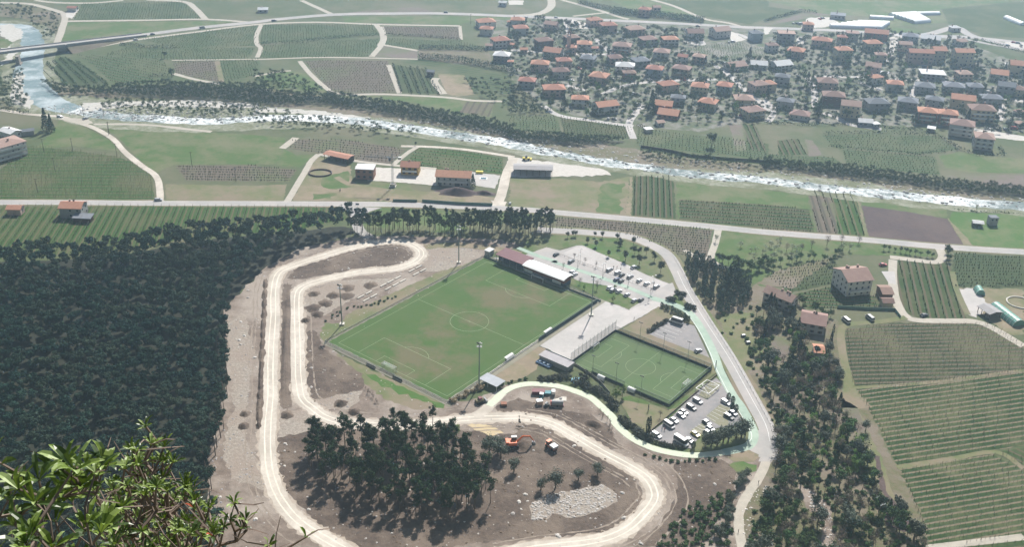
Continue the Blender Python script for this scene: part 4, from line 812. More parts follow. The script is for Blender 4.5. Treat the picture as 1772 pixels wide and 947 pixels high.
line(R8(520, 800, 600, 800), 2, 'blossom', 1.1, 'white blossoming tree touching the roof of the tall villa', 'blossoming trees by the villa'); line(R8(800, 800, 900, 810, 1000, 830, 1100, 845, 1160, 850), 10, 'leafy', .5, 'dark hedge tree on the grass between main road and villa drive', 'hedge trees by the villa drive'); line(R8(1245, 800, 1250, 890), 3, 'leafy', .8, 'dark tree at the villa turning off the main road', 'trees at the villa turning', .8)
line([(1255, 420), (1290, 430), (1330, 440), (1350, 425), (1400, 440), (1300, 455)], 26, 'blossom', .75, 'pale budding orchard tree on the meadow below the main road', 'budding orchard trees', 7); line([(1240, 455), (1270, 462), (1300, 470), (1330, 462)], 16, 'leafy', .8, 'dark tree on the lower edge of the budding orchard', 'trees below the orchard', 4)
line([(1345, 430), (1375, 440), (1425, 425), (1500, 420)], 6, 'bare', .8, 'leafless tree on the verge below the main road at right', 'leafless verge trees', 1)
line([(1245, 550), (1300, 535), (1310, 560), (1312, 600), (1290, 640)], 10, 'shrub', .9, 'bush on the edge of the small horse paddock by the sports road', 'bushes round the paddock', 1.5)
line(M4(180, 290, 230, 220, 420, 320, 470, 330, 400, 300), 12, 'leafy', .65, 'dark bush between the two lower villas', 'bushes between the lower villas', 2); line(M4(380, 640, 440, 690, 500, 700, 520, 760, 420, 600), 10, 'olive', 1.0, 'garden tree behind the small orange-roofed house', 'garden trees by the small house', 1.5)
line(M4(30, 180, 60, 260, 100, 290), 5, 'fir', .75, 'dark conifer in front of the long-roofed villa', 'conifers by the long-roofed villa', 1)
# --- valley trees ---
for (px, py, s_, k, lb) in ((81, 225, 1.5, 'fir', 'big dark fir, left of the pair, by the dirt road near the river'), (90, 228, 1.3, 'fir', 'big dark fir, right of the pair, by the dirt road near the river'), (*R6(1490, 370)[0], .95, 'fir', 'dark fir beside the white farmhouse'), (*R6(1100, 85)[0], .55, 'roundtree', 'lone small dark tree beside the riverside path'), (*R1(1170, 525)[0], 1.0, 'leafy', 'dark round tree at the end of the hedge in the left vineyards'), (*R1(1125, 395)[0], .8, 'leafy', 'lone dark tree in the light vineyard south of the highway'), (*R7(1385, 90)[0], 1.5, 'leafy', 'big dark round tree on the far bank above the river wall'), (*R3(350, 190)[0], 1.3, 'leafy', 'large round tree at the back of the village by the white yard'), (*R3(970, 770)[0], 1.8, 'fir', 'largest dark conifer of the village beside the L-shaped red roof'), (*R3(605, 640)[0], 1.3, 'young', 'bright green tree in the middle of the village front'), (*R3(285, 745)[0], 1.3, 'leafy', 'round green tree left of the white-walled red-roofed house'), (*R4(370, 800)[0], 1.5, 'fir', 'tall dark fir in front of the tan apartment house'), (*R4(560, 440)[0], 1.6, 'leafy', 'big dark tree beside the tall red-roofed apartment house'), (*R4(1450, 400)[0], 1.4, 'leafy', 'dark tree right of the row of apartment blocks'), (*R8(240, 215)[0], .8, 'blossom', 'pale blossoming tree on the river wall'), (*R8(1445, 530)[0], .8, 'blossom', 'pale budding tree at the river edge beside the bright meadow')):
    tree(k, px, py, s_, lb)
VIL = W(R3(0, 170, 200, 130, 520, 190, 1300, 220, 1320, 300, 1130, 340, 1350, 420, 1480, 420, 1772, 400)+R4(60, 420, 60, 260, 900, 240, 1430, 280, 1480, 420, 1772, 450, 1772, 900, 1500, 930, 1250, 880, 1150, 870, 700, 840, 100, 830)+R3(1500, 840, 1200, 850, 900, 800, 800, 840, 440, 780, 200, 700, 60, 560, 0, 400))
# ---------------- buildings ----------------
RC = dict(R=mat('red_roof_tiles', (.42, .21, .15), (.34, .17, .125), .6, rand=.12), O=mat('orange_roof_tiles', (.48, .25, .17), (.40, .20, .14), .6, rand=.08), P=mat('pinkish_roof_tiles', (.36, .25, .21), (.30, .2, .17), .5, rand=.15), B=mat('brown_roof_tiles', (.26, .17, .14), (.21, .14, .12), .5, rand=.15), G=mat('grey_roof', (.20, .215, .24), (.16, .17, .19), .5, rand=.15), W=mat('white_roof', (.66, .66, .65), (.55, .55, .55), .4), M=mat('maroon_sheet_roof', (.16, .055, .065), (.13, .045, .055), .4, rough=.5))
WC = dict(w=mat('white_render', (.62, .60, .56), (.52, .5, .47), .5, rand=.1), c=mat('cream_render', (.55, .47, .33), (.48, .42, .3), .5, rand=.1), g=mat('grey_render', (.36, .36, .36), (.3, .3, .3), .5, rand=.1), b=mat('bluish_render', (.33, .40, .44), (.28, .34, .38), .5), r=mat('brick_wall', (.32, .16, .11), (.26, .13, .09), 1), y=mat('yellow_render', (.55, .36, .10), (.5, .32, .1), .5), p=mat('pink_render', (.55, .40, .34), (.48, .35, .3), .5), s=mat('stone_wall', (.30, .26, .22), (.2, .18, .16), 1.2), t=mat('dark_wood', (.12, .08, .06), (.09, .06, .05), 1))
GLASS = mat('dark_window', (.03, .035, .045), (.04, .05, .06), .5, rough=.25, spec=.5); SHUT = mat('brown_shutter', (.12, .07, .05)); METAL = mat('grey_metal', (.30, .31, .32), rough=.5); DARKM = mat('dark_metal', (.06, .065, .07), rough=.5); WHT = mat('white_painted', (.75, .75, .73), rough=.5)
CHIM = mat('chimney_render', (.38, .28, .24), (.3, .22, .2), 1)
RNAME = dict(R='red', O='orange', P='pinkish', B='brown', G='grey', W='white', M='maroon'); WNAME = dict(w='white', c='cream', g='grey', b='pale blue', r='brick', y='yellow', p='pink', s='stone', t='dark wood')
def roof_mb(w, d, z, rise, kind, o_=.6, th=.18):
    mb = MB(); x, y = w/2+o_, d/2+o_
    if kind == 'flat': mb.box(-x, x, -y, y, z, z+.3); return mb
    if kind == 'shed': mb.extr([(-y, z+.05), (y, z+rise), (y, z+rise+th), (-y, z+.05+th)], -x, x); return mb
    if kind == 'gable':
        mb.extr([(-y, z-.1), (0, z+rise), (y, z-.1), (y, z-.1+th), (0, z+rise+th*1.2), (-y, z-.1+th)], -x, x); return mb
    r = max(.3, x-y) if w >= d else 0; r2 = 0 if w >= d else y-x
    a = [(-x, -y, z), (x, -y, z), (x, y, z), (-x, y, z)]; t = [(-r, -r2, z+rise), (r, r2, z+rise)]
    if w >= d: fs = [(a[0], a[1], t[1], t[0]), (a[1], a[2], t[1]), (a[2], a[3], t[0], t[1]), (a[3], a[0], t[0])]
    else: fs = [(a[0], a[1], t[0]), (a[1], a[2], t[1], t[0]), (a[2], a[3], t[1]), (a[3], a[0], t[0], t[1])]
    for f_ in fs: mb.face([(p[0], p[1], p[2]) for p in f_])
    mb.box(-x, x, -y, y, z-th, z-.004); return mb
USED = []
def house(px, py, w, d, h, deg=0, roof='R', wall='w', rk='hip', rise=None, label=None, group=None, win=1, balc=0, chim=1, name='house', cat='house', o_=.6, world=None, storeys=None):
    """px, py: the middle of the wall foot that faces the camera"""
    x, y = world or gp(px, py); rz = R(deg); x += -math.sin(rz)*d/2; y += math.cos(rz)*d/2
    USED.append((x, y, max(w, d)/2+1))
    t = thing(name, (x, y, 0), rz, label, cat, group); rise = rise if rise is not None else min(w, d)*.22
    mb = MB(); mb.box(-w/2, w/2, -d/2, d/2, -.2, h)
    if rk == 'gable':
        for s_ in (-1, 1): mb.extr([(-d/2+.02, h), (d/2-.02, h), (0, h+rise-.15)], s_*w/2-.15*(s_ > 0), s_*w/2+.15*(s_ < 0))
    obj('wall', mb, WC[wall], t)
    rf = obj('roof', roof_mb(w, d, h+(.02 if rk != 'gable' else 0), rise, rk, o_), RC[roof], t)
    for k in range(chim):
        mb = MB(); cx, cy = random.uniform(-.3, .3)*w, random.uniform(.05, .2)*d; mb.box(cx-.4, cx+.4, cy-.4, cy+.4, h, h+rise+.7); mb.box(cx-.5, cx+.5, cy-.5, cy+.5, h+rise+.7, h+rise+.85); obj('chimney', mb, CHIM, rf)
    n = storeys or max(1, round(h/3)); 
    if win:
        cols = max(2, round(w/3.6)); sd_ = max(1, round(d/4))
        ws = [(-w/2+w*(k+.5)/cols, -d/2, 0) for k in range(cols)]+[(s_*w/2, -d/2+d*(k+.5)/sd_, s_) for s_ in (-1, 1) for k in range(sd_)]
        me = bpy.data.meshes.get('window_pane_a')
        if not me:
            m_ = MB(); m_.box(-.5, .5, -.06, 0, -.65, .65, 0); m_.box(-.62, .62, -.04, 0, -.77, -.65, 1); m_.box(-.62, .62, -.04, 0, .65, .75, 1); me = m_.mesh('window_pane_a', [GLASS, WHT])
            m_ = MB(); m_.box(-.45, .45, -.07, 0, -.65, .65, 0); m_.box(-.95, -.5, -.1, -.02, -.65, .65, 1); m_.box(.5, .95, -.1, -.02, -.65, .65, 1); m_.mesh('window_pane_b', [GLASS, SHUT])
        me2 = bpy.data.meshes['window_pane_b']; use = me2 if random.random() < .45 else me
        for lv in range(n):
            for i, (wx, wy, s_) in enumerate(ws):
                if win < 1 and random.random() > win: continue
                o = obj('window', use, parent=t, loc=(wx, wy, h*(lv+.55)/n)); o.rotation_euler[2] = {0: 0, 1: math.pi/2, -1: -math.pi/2}[s_]
    for k in range(balc):
        mb = MB(); z = h*(k+1)/n; mb.box(-w*.4, w*.4, -d/2-1.5, -d/2-.003, z-.2, z); mb.box(-w*.4, w*.4, -d/2-1.5, -d/2-1.42, z, z+.95)
        obj('balcony', mb, WHT, t)
    return t
def hz_(z_, lst, deg0=0):
    for r_ in lst:
        x, y, w_, yb, rc, wc, rk = r_[:7]; k = 3.938; lab = r_[-1]; ex = r_[7] if len(r_) > 8 else {}
        px, py = z_(x, yb)[0]; a, b = gp(px-10, py), gp(px+10, py); mpx = math.hypot(a[0]-b[0], a[1]-b[1])/20
        w = w_/k*mpx; h = ex.get('h', 6.2 if w > 9 else 3.4); d = ex.get('d', max(5.5, min(w*.75, 13)))
        yc = py-(2.0)/k
        house(px, py, w*random.uniform(.72, .88), d*random.uniform(.8, 1), h*.93, ex.get('deg', random.choice((-1, 1))*random.uniform(2, 24)), rc, wc, rk, ex.get('rise'), lab, ex.get('group'), ex.get('win', .8), ex.get('balc', 0), ex.get('chim', 1 if w > 8 else 0), ex.get('name', 'house'), ex.get('cat', 'house'))
V3 = [(60, 145, 110, 178, 'R', 'w', 'hip', 'low red-roofed house at the back left corner of the village'), (90, 185, 125, 235, 'R', 'w', 'hip', 'red hip-roofed house just right of the village back left corner'),
 (280, 185, 110, 208, 'P', 'p', 'gable', 'low pinkish-roofed house behind the cable line at the village back'), (255, 262, 140, 335, 'B', 't', 'hip', {'h': 8}, 'tall brown house with dark wooden walls in the upper left of the village'),
 (445, 240, 120, 300, 'B', 't', 'hip', 'brown-roofed house next to the slim tower in the upper village'), (600, 140, 105, 178, 'R', 'p', 'hip', 'red-roofed house behind the highway, left of the larger one'), (690, 155, 130, 220, 'R', 'p', 'hip', {'h': 7}, 'large red-roofed house with attic lights just below the highway'),
 (880, 190, 130, 242, 'P', 'p', 'hip', 'pinkish hip-roofed house below the highway, alone among trees'), (965, 258, 120, 312, 'P', 'g', 'hip', 'pinkish-roofed house with a grey wall left of the red one in the upper village'), (1108, 255, 115, 312, 'O', 'w', 'hip', 'bright red hip-roofed house beside the upper village meadow'),
 (1275, 220, 140, 268, 'B', 'w', 'gable', 'wide white house with brown roof at the head of the upper meadow'), (1462, 198, 140, 258, 'P', 'w', 'gable', {'h': 7}, 'pale gabled building beside the highway east of the upper meadow'), (1695, 215, 100, 282, 'G', 'b', 'hip', {'h': 8}, 'bluish hazy house with grey roof right by the highway'),
 (8, 268, 50, 325, 'R', 'w', 'hip', 'narrow red-roofed house at the far left of the village'), (105, 340, 60, 362, 'R', 'p', 'gable', 'tiny red-roofed shed among the gardens at the village left'), (515, 285, 110, 345, 'O', 'w', 'hip', 'light orange-roofed house below the slim tower'), (425, 318, 90, 368, 'R', 'p', 'hip', 'red-roofed house directly at the foot of the slim tower'),
 (590, 312, 60, 352, 'R', 'w', 'hip', 'small red-roofed house beside the white street in the upper village'), (765, 300, 160, 365, 'P', 'p', 'hip', {'h': 7, 'balc': 1}, 'big pinkish multi-gabled house in the middle of the upper village'), (290, 368, 140, 400, 'R', 'w', 'gable', 'long red-roofed row house behind the village centre left'), (210, 410, 140, 490, 'R', 'p', 'hip', {'h': 7}, 'red hip roof with dark dormers in the left of the village'),
 (382, 395, 120, 462, 'R', 'p', 'hip', 'red-orange roof right of the one with dark dormers'), (530, 378, 130, 452, 'G', 'w', 'hip', {'h': 7}, 'grey-roofed white house with dormers in the village left centre'), (735, 390, 120, 442, 'B', 'p', 'hip', 'dull brown hip-roofed house in the village centre'), (915, 415, 140, 462, 'G', 'g', 'hip', 'wide grey-brown roof in the village centre'), (1035, 352, 140, 402, 'P', 'w', 'hip', 'pinkish broken roof below the upper village gardens'),
 (1180, 385, 80, 432, 'R', 'w', 'gable', 'small red gabled house left of the pinkish one at the meadow edge'), (1290, 378, 100, 432, 'P', 'p', 'hip', 'pinkish-roofed house at the lower left edge of the upper meadow'), (790, 460, 140, 500, 'W', 'w', 'hip', 'house with glaring white patch of roof in the village centre'), (360, 490, 130, 535, 'B', 'w', 'hip', 'low brown-roofed bungalow in the left of the village'), (600, 510, 150, 572, 'R', 'p', 'hip', 'wide dull red hip roof in the middle left of the village'),
 (985, 458, 140, 525, 'R', 'b', 'hip', {'h': 7}, 'red-roofed house with pale blue-green walls in the village centre'), (1165, 450, 150, 522, 'P', 'c', 'hip', {'h': 7, 'balc': 1}, 'pinkish-roofed cream house right of the pale blue one'), (120, 535, 135, 602, 'R', 'g', 'hip', 'red hip-roofed house at the left front of the village'), (315, 580, 165, 662, 'O', 'p', 'hip', {'h': 6.5}, 'bright orange-red roofed house at the left front, above the white-walled pair'), (485, 655, 135, 728, 'O', 'w', 'hip', {'balc': 1}, 'white-walled house with orange-red roof, left of the front pair'),
 (680, 697, 180, 778, 'O', 'w', 'gable', {'balc': 1, 'h': 6.5}, 'white-walled house with wide orange-red roof, right of the front pair'), (825, 488, 100, 545, 'B', 'r', 'hip', 'brown-walled house below the white glaring roof'), (1105, 563, 150, 628, 'R', 'p', 'hip', 'red hip roof left of three in a row along the middle street'), (1295, 570, 135, 642, 'R', 'c', 'hip', 'red hip roof in the middle of three along the middle street'), (1460, 555, 125, 642, 'O', 'b', 'hip', {'h': 7}, 'tall red hip roof at the right of three along the middle street'),
 (1150, 655, 115, 718, 'G', 'b', 'hip', 'pale blue house with grey roof in the village front'), (1343, 680, 155, 752, 'O', 'c', 'hip', 'orange-red roofed house right of the pale blue one in the village front'), (1050, 730, 135, 770, 'O', 'r', 'gable', 'L-shaped red-roofed house, its rear wing, by the big conifer'), (1080, 785, 160, 812, 'O', 'r', 'gable', {'h': 3.5}, 'low red-roofed wing in front of the house by the big conifer'), (1605, 655, 150, 738, 'P', 'c', 'hip', {'h': 7, 'balc': 1}, 'pinkish-roofed cream house behind the tan-roofed villa'),
 (1690, 725, 150, 812, 'P', 'c', 'hip', {'h': 6.5, 'balc': 1}, 'cream villa with tan roof and chimneys at the village front'), (1725, 555, 130, 642, 'P', 'p', 'hip', {'h': 8}, 'tall pinkish house right of the street bend'), (1570, 440, 150, 482, 'P', 'w', 'gable', {'h': 4}, 'low long white building with brown roof at the meadow corner'), (1705, 428, 120, 472, 'W', 'w', 'gable', {'h': 4}, 'low building with white roofs at the meadow corner'), (12, 388, 45, 445, 'R', 'w', 'hip', 'narrow house at the left edge above the garden trees'), (1040, 838, 65, 860, 'P', 'w', 'gable', {'h': 2.8}, 'tiny shed by the street leaving the village front'),
 (920, 48, 100, 112, 'R', 'p', 'hip', {'h': 7.5}, 'isolated farmhouse with red roof north of the highway'), (1012, 52, 60, 75, 'P', 'p', 'gable', {'h': 4}, 'barn joined to the isolated farmhouse north of the highway'), (960, 880, 60, 905, 'W', 'w', 'flat', {'h': 2.5}, 'pale flat-roofed garage in front of the village front hedge')]
hz_(R3, V3)
hz_(R2, [(1590, 148, 140, 192, 'R', 'w', 'hip', 'red-roofed house at the top left tip of the village by the highway'), (1578, 190, 100, 240, 'R', 'w', 'hip', 'red-roofed house one row below the tip of the village'), (1692, 265, 140, 325, 'R', 'w', 'hip', {'h': 7}, 'large white house with red hip roof at the left end of the village'), (1680, 370, 130, 425, 'W', 's', 'hip', 'stone house with white roof beside the dark orchard hedge'), (1755, 145, 60, 172, 'R', 'w', 'hip', 'small house at the highway left of the white yard'), (1600, 300, 55, 335, 'P', 'w', 'gable', 'small pale house left of the stone house'), (1200, 485, 60, 520, 'G', 's', 'gable', {'h': 4}, 'lone dark shed at the corner of the dark-hedged orchard'), (60, 68, 75, 85, 'W', 'g', 'gable', {'h': 3}, 'lone field shed with pale roof north of the highway'), (1690, 25, 60, 42, 'W', 'w', 'gable', {'h': 4}, 'white farm building at the top edge among dark trees')])
V4 = [(150, 212, 145, 292, 'P', 'g', 'flat', {'h': 9}, 'bulky grey apartment house below the highway bend'), (300, 185, 90, 207, 'R', 'p', 'hip', 'small red-roofed house right at the highway'), (385, 258, 155, 325, 'O', 'p', 'hip', {'h': 7}, 'orange-roofed large house with two roof ridges below the highway'), (600, 228, 90, 275, 'P', 'g', 'flat', {'h': 7}, 'grey block with flat roof left of the long red-roofed hall'), (760, 218, 195, 275, 'R', 'r', 'gable', {'h': 7, 'd': 12}, 'long hall with straight red roof below the white tunnels'), (530, 262, 70, 295, 'R', 'p', 'hip', 'red-roofed house above the tall one in the upper right village'),
 (545, 318, 115, 422, 'O', 'c', 'hip', {'h': 11}, 'tall cream apartment house with red roof beside big dark tree'), (750, 298, 135, 352, 'O', 'c', 'hip', {'h': 8}, 'orange-roofed house with many gables right of the yard'), (792, 368, 95, 432, 'P', 'c', 'hip', {'h': 8}, 'cream house with dull roof in front of the many-gabled one'), (205, 345, 125, 392, 'R', 'p', 'hip', {'deg': -25}, 'turned red-roofed house at the right of the upper meadow'), (60, 315, 85, 352, 'B', 'w', 'hip', 'brown-roofed house at the top right of the upper meadow'), (140, 435, 155, 482, 'W', 'w', 'gable', {'h': 5}, 'building with bright white double roof above the street'),
 (115, 500, 115, 582, 'G', 'g', 'hip', {'h': 7.5, 'deg': -20}, 'tall grey house turned sideways beside the street'), (40, 555, 115, 622, 'O', 'c', 'hip', 'red-roofed house left of the tall grey one'), (432, 560, 155, 612, 'B', 'p', 'hip', 'wide reddish-brown roof above the two white-ridged grey roofs'), (735, 440, 120, 502, 'P', 'p', 'gable', {'deg': -20}, 'pink gabled house in the middle of the right village'), (775, 530, 100, 575, 'O', 'w', 'hip', 'small bright red roof, left of a pair in the right village'), (890, 575, 115, 622, 'O', 'w', 'hip', 'small bright red roof, right of a pair in the right village'), (815, 495, 55, 522, 'W', 'w', 'hip', {'h': 3.5}, 'small white round-topped pavilion above the bright red pair'),
 (960, 318, 95, 352, 'P', 'p', 'gable', {'h': 7}, 'dull red house at the left end of the apartment blocks'), (1062, 368, 185, 440, 'O', 'p', 'gable', {'h': 11, 'd': 11, 'deg': -4}, 'long pink apartment block with thin red roof'), (1190, 340, 115, 425, 'O', 'c', 'gable', {'h': 11, 'deg': 2}, 'cream apartment block, middle of the three'), (1355, 350, 160, 452, 'O', 'c', 'gable', {'h': 13, 'd': 12, 'deg': 3}, 'tallest cream apartment block, right of the three'), (1150, 478, 185, 545, 'W', 'g', 'flat', {'h': 5, 'd': 14}, 'low commercial building with pale flat roof'), (1372, 498, 120, 552, 'P', 'p', 'hip', 'pink house below the tallest apartment block'), (1595, 498, 135, 555, 'O', 'w', 'gable', 'orange-roofed white house at the right near the meadow'),
 (1720, 452, 130, 512, 'R', 'c', 'gable', {'h': 9}, 'cream apartment building at the right edge of the photo'), (1090, 600, 155, 642, 'G', 'g', 'hip', 'wide grey roof, left of the row of grey roofs'), (1290, 595, 150, 640, 'G', 'g', 'hip', 'wide grey roof, second of the row of grey roofs'), (1440, 590, 125, 642, 'G', 'g', 'hip', 'bluish grey roof, third of the row of grey roofs'), (1640, 570, 140, 652, 'G', 'g', 'gable', {'h': 8}, 'dark grey-roofed tall house, last of the row of grey roofs'), (470, 635, 180, 722, 'B', 't', 'hip', {'h': 8, 'd': 14}, 'large dark brown house with broad roof above the tan one'), (580, 698, 165, 805, 'P', 'c', 'gable', {'h': 10, 'deg': -14}, 'tan-roofed apartment house on the near side of the village'),
 (135, 690, 125, 742, 'G', 'g', 'hip', 'low dark grey-roofed house near the village front'), (235, 775, 155, 818, 'P', 'w', 'hip', {'h': 4}, 'low pinkish-roofed bungalow at the village front'), (780, 688, 165, 762, 'G', 'g', 'hip', {'h': 7}, 'grey hip roof with white ridge line, left of two'), (970, 678, 165, 752, 'G', 'g', 'hip', {'h': 7}, 'grey hip roof with white ridge line, right of two'), (1150, 690, 125, 732, 'G', 'g', 'hip', 'grey-roofed house between white-ridged roof and the red one'), (1345, 668, 195, 745, 'O', 'c', 'gable', {'h': 8, 'deg': -18}, 'long orange-roofed cream building right of the grey roofs'), (1480, 735, 195, 835, 'B', 'c', 'hip', {'h': 10, 'd': 15, 'deg': -8, 'balc': 2}, 'large cream apartment building with brown hip roof'),
 (1550, 668, 150, 722, 'G', 'g', 'hip', 'grey-roofed house behind the large cream apartment building'), (1105, 742, 150, 842, 'O', 'r', 'hip', {'h': 9, 'balc': 2, 'deg': -15}, 'orange-roofed brick apartment building, left wing, with balconies'), (1245, 778, 140, 855, 'O', 'r', 'hip', {'h': 9, 'balc': 2, 'deg': -15}, 'orange-roofed brick apartment building, right wing, with balconies'), (1335, 850, 180, 932, 'P', 'w', 'hip', {'h': 9, 'balc': 2}, 'pinkish-roofed building with white balconies at lower right of the village'), (1755, 808, 70, 870, 'P', 'w', 'hip', 'pale-roofed house cut by the right edge, lower one'), (1750, 750, 70, 788, 'P', 'w', 'hip', 'pale-roofed house cut by the right edge, upper one'), (1730, 612, 110, 660, 'B', 'c', 'hip', 'brown-roofed house at the right edge between grey roofs and meadow'),
 (690, 828, 110, 862, 'W', 'g', 'gable', {'h': 3.2}, 'low garden shed with green-grey sides at the village front'), (768, 838, 55, 872, 'W', 'g', 'flat', {'h': 3}, 'small grey shed right of the low garden shed'), (1135, 880, 50, 900, 'W', 'g', 'flat', {'h': 2.6}, 'tiny white-roofed hut at the field edge'), (992, 250, 130, 290, 'G', 'b', 'hip', 'bluish grey house above the apartment blocks'), (1130, 265, 140, 290, 'W', 'w', 'gable', {'h': 3.5}, 'low white workshop by the road junction'), (1350, 282, 90, 312, 'P', 'w', 'gable', {'h': 4}, 'low pale building by the highway junction at right'), (1310, 195, 70, 215, 'W', 'w', 'hip', {'h': 4}, 'pale house beside the highway junction, behind the road'), (500, 105, 120, 130, 'G', 'g', 'flat', {'h': 4}, 'dark flat-roofed shed by the white yards at the highway')]
hz_(R4, V4)
hz_(R8, [(1490, 35, 150, 118, 'P', 'w', 'hip', {'h': 9, 'balc': 2, 'd': 14}, 'three-storey villa with white balconies beside the hedge corner')])
# slim tower in the village
sx, sy = gp(*R3(408, 360)[0]); t = thing('bell_tower', (sx, sy, 0), R(4), 'slim pale church tower rising from the upper left of the village', 'tower'); mb = MB(); mb.box(-1.5, 1.5, -1.5, 1.5, 0, 15); mb.box(-1.75, 1.75, -1.75, 1.75, 15, 15.4); obj('shaft', mb, WC['p'], t)
mb = MB(); mb.box(-1.4, -.8, -1.4, -.8, 15.4, 18); mb.box(.8, 1.4, -1.4, -.8, 15.4, 18); mb.box(-1.4, -.8, .8, 1.4, 15.4, 18); mb.box(.8, 1.4, .8, 1.4, 15.4, 18); mb.face([(-1.8, -1.8, 18), (1.8, -1.8, 18), (0, 0, 20.5)]); mb.face([(1.8, -1.8, 18), (1.8, 1.8, 18), (0, 0, 20.5)]); mb.face([(1.8, 1.8, 18), (-1.8, 1.8, 18), (0, 0, 20.5)]); mb.face([(-1.8, 1.8, 18), (-1.8, -1.8, 18), (0, 0, 20.5)]); obj('belfry', mb, RC['P'], t)
# white greenhouses
POLY = mat('white_polythene', (.74, .76, .76), (.66, .68, .68), .3, rough=.4)
def tunnel(a, b, wd, hgt, m_, label, name='greenhouse', group=None, ribs=True, rm=None):
    p, q = Vector(gp(*a)), Vector(gp(*b)); L_ = (q-p).length; c = (p+q)/2
    t = thing(name, (c.x, c.y, 0), math.atan2(q.y-p.y, q.x-p.x), label, 'greenhouse', group); n = 8
    prof = [(wd/2*math.cos(math.pi*k/n), hgt*math.sin(math.pi*k/n)) for k in range(n+1)]
    mb = MB(); mb.extr(prof, -L_/2, L_/2); obj('cover', mb, m_, t)
    if ribs:
        mb = MB(); k_ = int(L_/2.2)
        for i in range(k_+1):
            x = -L_/2+L_*i/k_
            for k in range(n): mb.tube((x, prof[k][0]*1.01, prof[k][1]*1.01+.01), (x, prof[k+1][0]*1.01, prof[k+1][1]*1.01+.01), .09, .09, 4, 0, False)
        obj('hoops', mb, rm or METAL, t)
    return t
for i in range(6):
    a, b = R4(450+38*i, 183-5*i, 800+10*i, 195-6*i); tunnel(a, b, 8, 3.4, POLY, 'long white polythene tunnel in the broad block below the far white ones', group='white tunnels of the nearer block', ribs=False)
for i in range(7):
    a, b = R4(865+24*i, 108+8*i, 1035+14*i, 98+8*i); tunnel(a, b, 9, 3.4, POLY, 'white polythene tunnel in the stepped block at the top right', group='white tunnels of the stepped block', ribs=False)
for a, b, l in ((R4(720, 120)[0], R4(880, 130)[0], 'single white tunnel left of the stepped white block'), (R4(1040, 98)[0], R4(1190, 95)[0], 'single white tunnel right of the stepped white block'), (R4(1650, 122)[0], R4(1765, 170)[0], 'isolated slanting white tunnel in the fields at far right')): tunnel(a, b, 8, 3, POLY, l, ribs=False)
TG = mat('green_polythene', (.13, .30, .24), (.18, .36, .30), .5, rough=.45)
tunnel(M4(1570, 245)[0], M4(1735, 372)[0], 7, 3.3, TG, 'long green poly tunnel with pale hoops at the right edge', rm=WHT)
tunnel(M4(1455, 125)[0], M4(1475, 160)[0], 4.5, 2.8, TG, 'short green tunnel shed with pale stripes at the right', rm=WHT)
tunnel(B4(785, 625)[0], B4(815, 690)[0], 3.6, 2.1, mat('grey_polythene', (.50, .53, .52), (.42, .45, .45), .6, rough=.4), 'small white garden tunnel on the brown strip beside the vineyard', rm=METAL)
# --- farms and villas between river and woods ---
house(*R5(98, 562)[0], 7.5, 5.5, 3.6, 0, 'O', 'p', 'gable', 1.3, 'small square farm hut with red roof at the left edge', win=.6, chim=0)
house(*R5(487, 582)[0], 12, 9.5, 6, 0, 'O', 'g', 'gable', 2.0, 'two-storey farmhouse with red roof beside the left vineyard', win=.8, chim=3)
house(*R5(560, 612)[0], 9.5, 4.5, 2.6, -3, 'G', 't', 'shed', .8, 'grey lean-to shed in front of the left farmhouse', win=0, chim=0, name='shed', cat='shed')
t = house(*R6(1355, 365)[0], 21, 10, 6, -3, 'O', 'w', 'gable', 2.4, 'long white farmhouse with red roof on the white yard', win=.9, balc=1, chim=2)
mb = MB(); mb.box(-9, -7, -5.08, -5.003, 0, 2.4); mb.box(1, 4, -5.08, -5.003, 0, 2.4); obj('door', mb, GLASS, t)
house(*R6(1060, 288)[0], 11, 8, 5.4, -4, 'O', 'y', 'gable', 2.2, 'yellow house with red roof and dark dormers on the white yard', win=1, balc=1, chim=1)
house(*R6(752, 318)[0], 11, 8.5, 6.6, -3, 'W', 'r', 'flat', 0, 'unfinished brick house with flat pale slab on top', win=.9, chim=0, o_=.3)
def shed(a, b, d, h, roofm, label, posts=6, rise=.8, back=True):
    p, q = Vector(gp(*a)), Vector(gp(*b)); L_ = (q-p).length; c = (p+q)/2; an = math.atan2(q.y-p.y, q.x-p.x)
    t = thing('open_shed', (c.x-math.sin(an)*d/2, c.y+math.cos(an)*d/2, 0), an, label, 'shed')
    mb = MB()
    mb.extr([(-d/2-.5, h), (0, h+rise), (d/2+.5, h), (d/2+.5, h+.15), (0, h+rise+.18), (-d/2-.5, h+.15)], -L_/2-.4, L_/2+.4); obj('roof', mb, roofm, t)
    for k in range(posts):
        x = -L_/2+.3+(L_-.6)*k/(posts-1)
        for y in (-d/2+.2, d/2-.2):
            m_ = MB(); m_.box(x-.12, x+.12, y-.12, y+.12, 0, h); obj('post', m_, WC['t'], t)
    if back: m_ = MB(); m_.box(-L_/2, L_/2, d/2-.05, d/2+.1, 0, h-.1); obj('back_wall', m_, WC['s'], t)
    return t
shed(R6(475, 180)[0], R6(640, 215)[0], 7, 3.6, RC['R'], 'long open barn with dull red roof at the farm track', 7)
shed(R7(35, 290)[0], R7(298, 298)[0], 9, 4.2, mat('grey_sheet_roof', (.36, .34, .34), (.3, .29, .29), .3), 'long open hall with pale grey roof on the yard by the river', 7)
shed(M4(1450, 235+40)[0], M4(1530, 330)[0], 7, 3, mat('grey_sheet_roof', (.3, .3, .3)), 'grey-roofed open shed left of the green tunnel', 4)
shed(R8(1420, 640)[0], R8(1490, 648)[0], 4, 2.4, RC['W'], 'small open shelter with pale double roof on the bright meadow', 3)
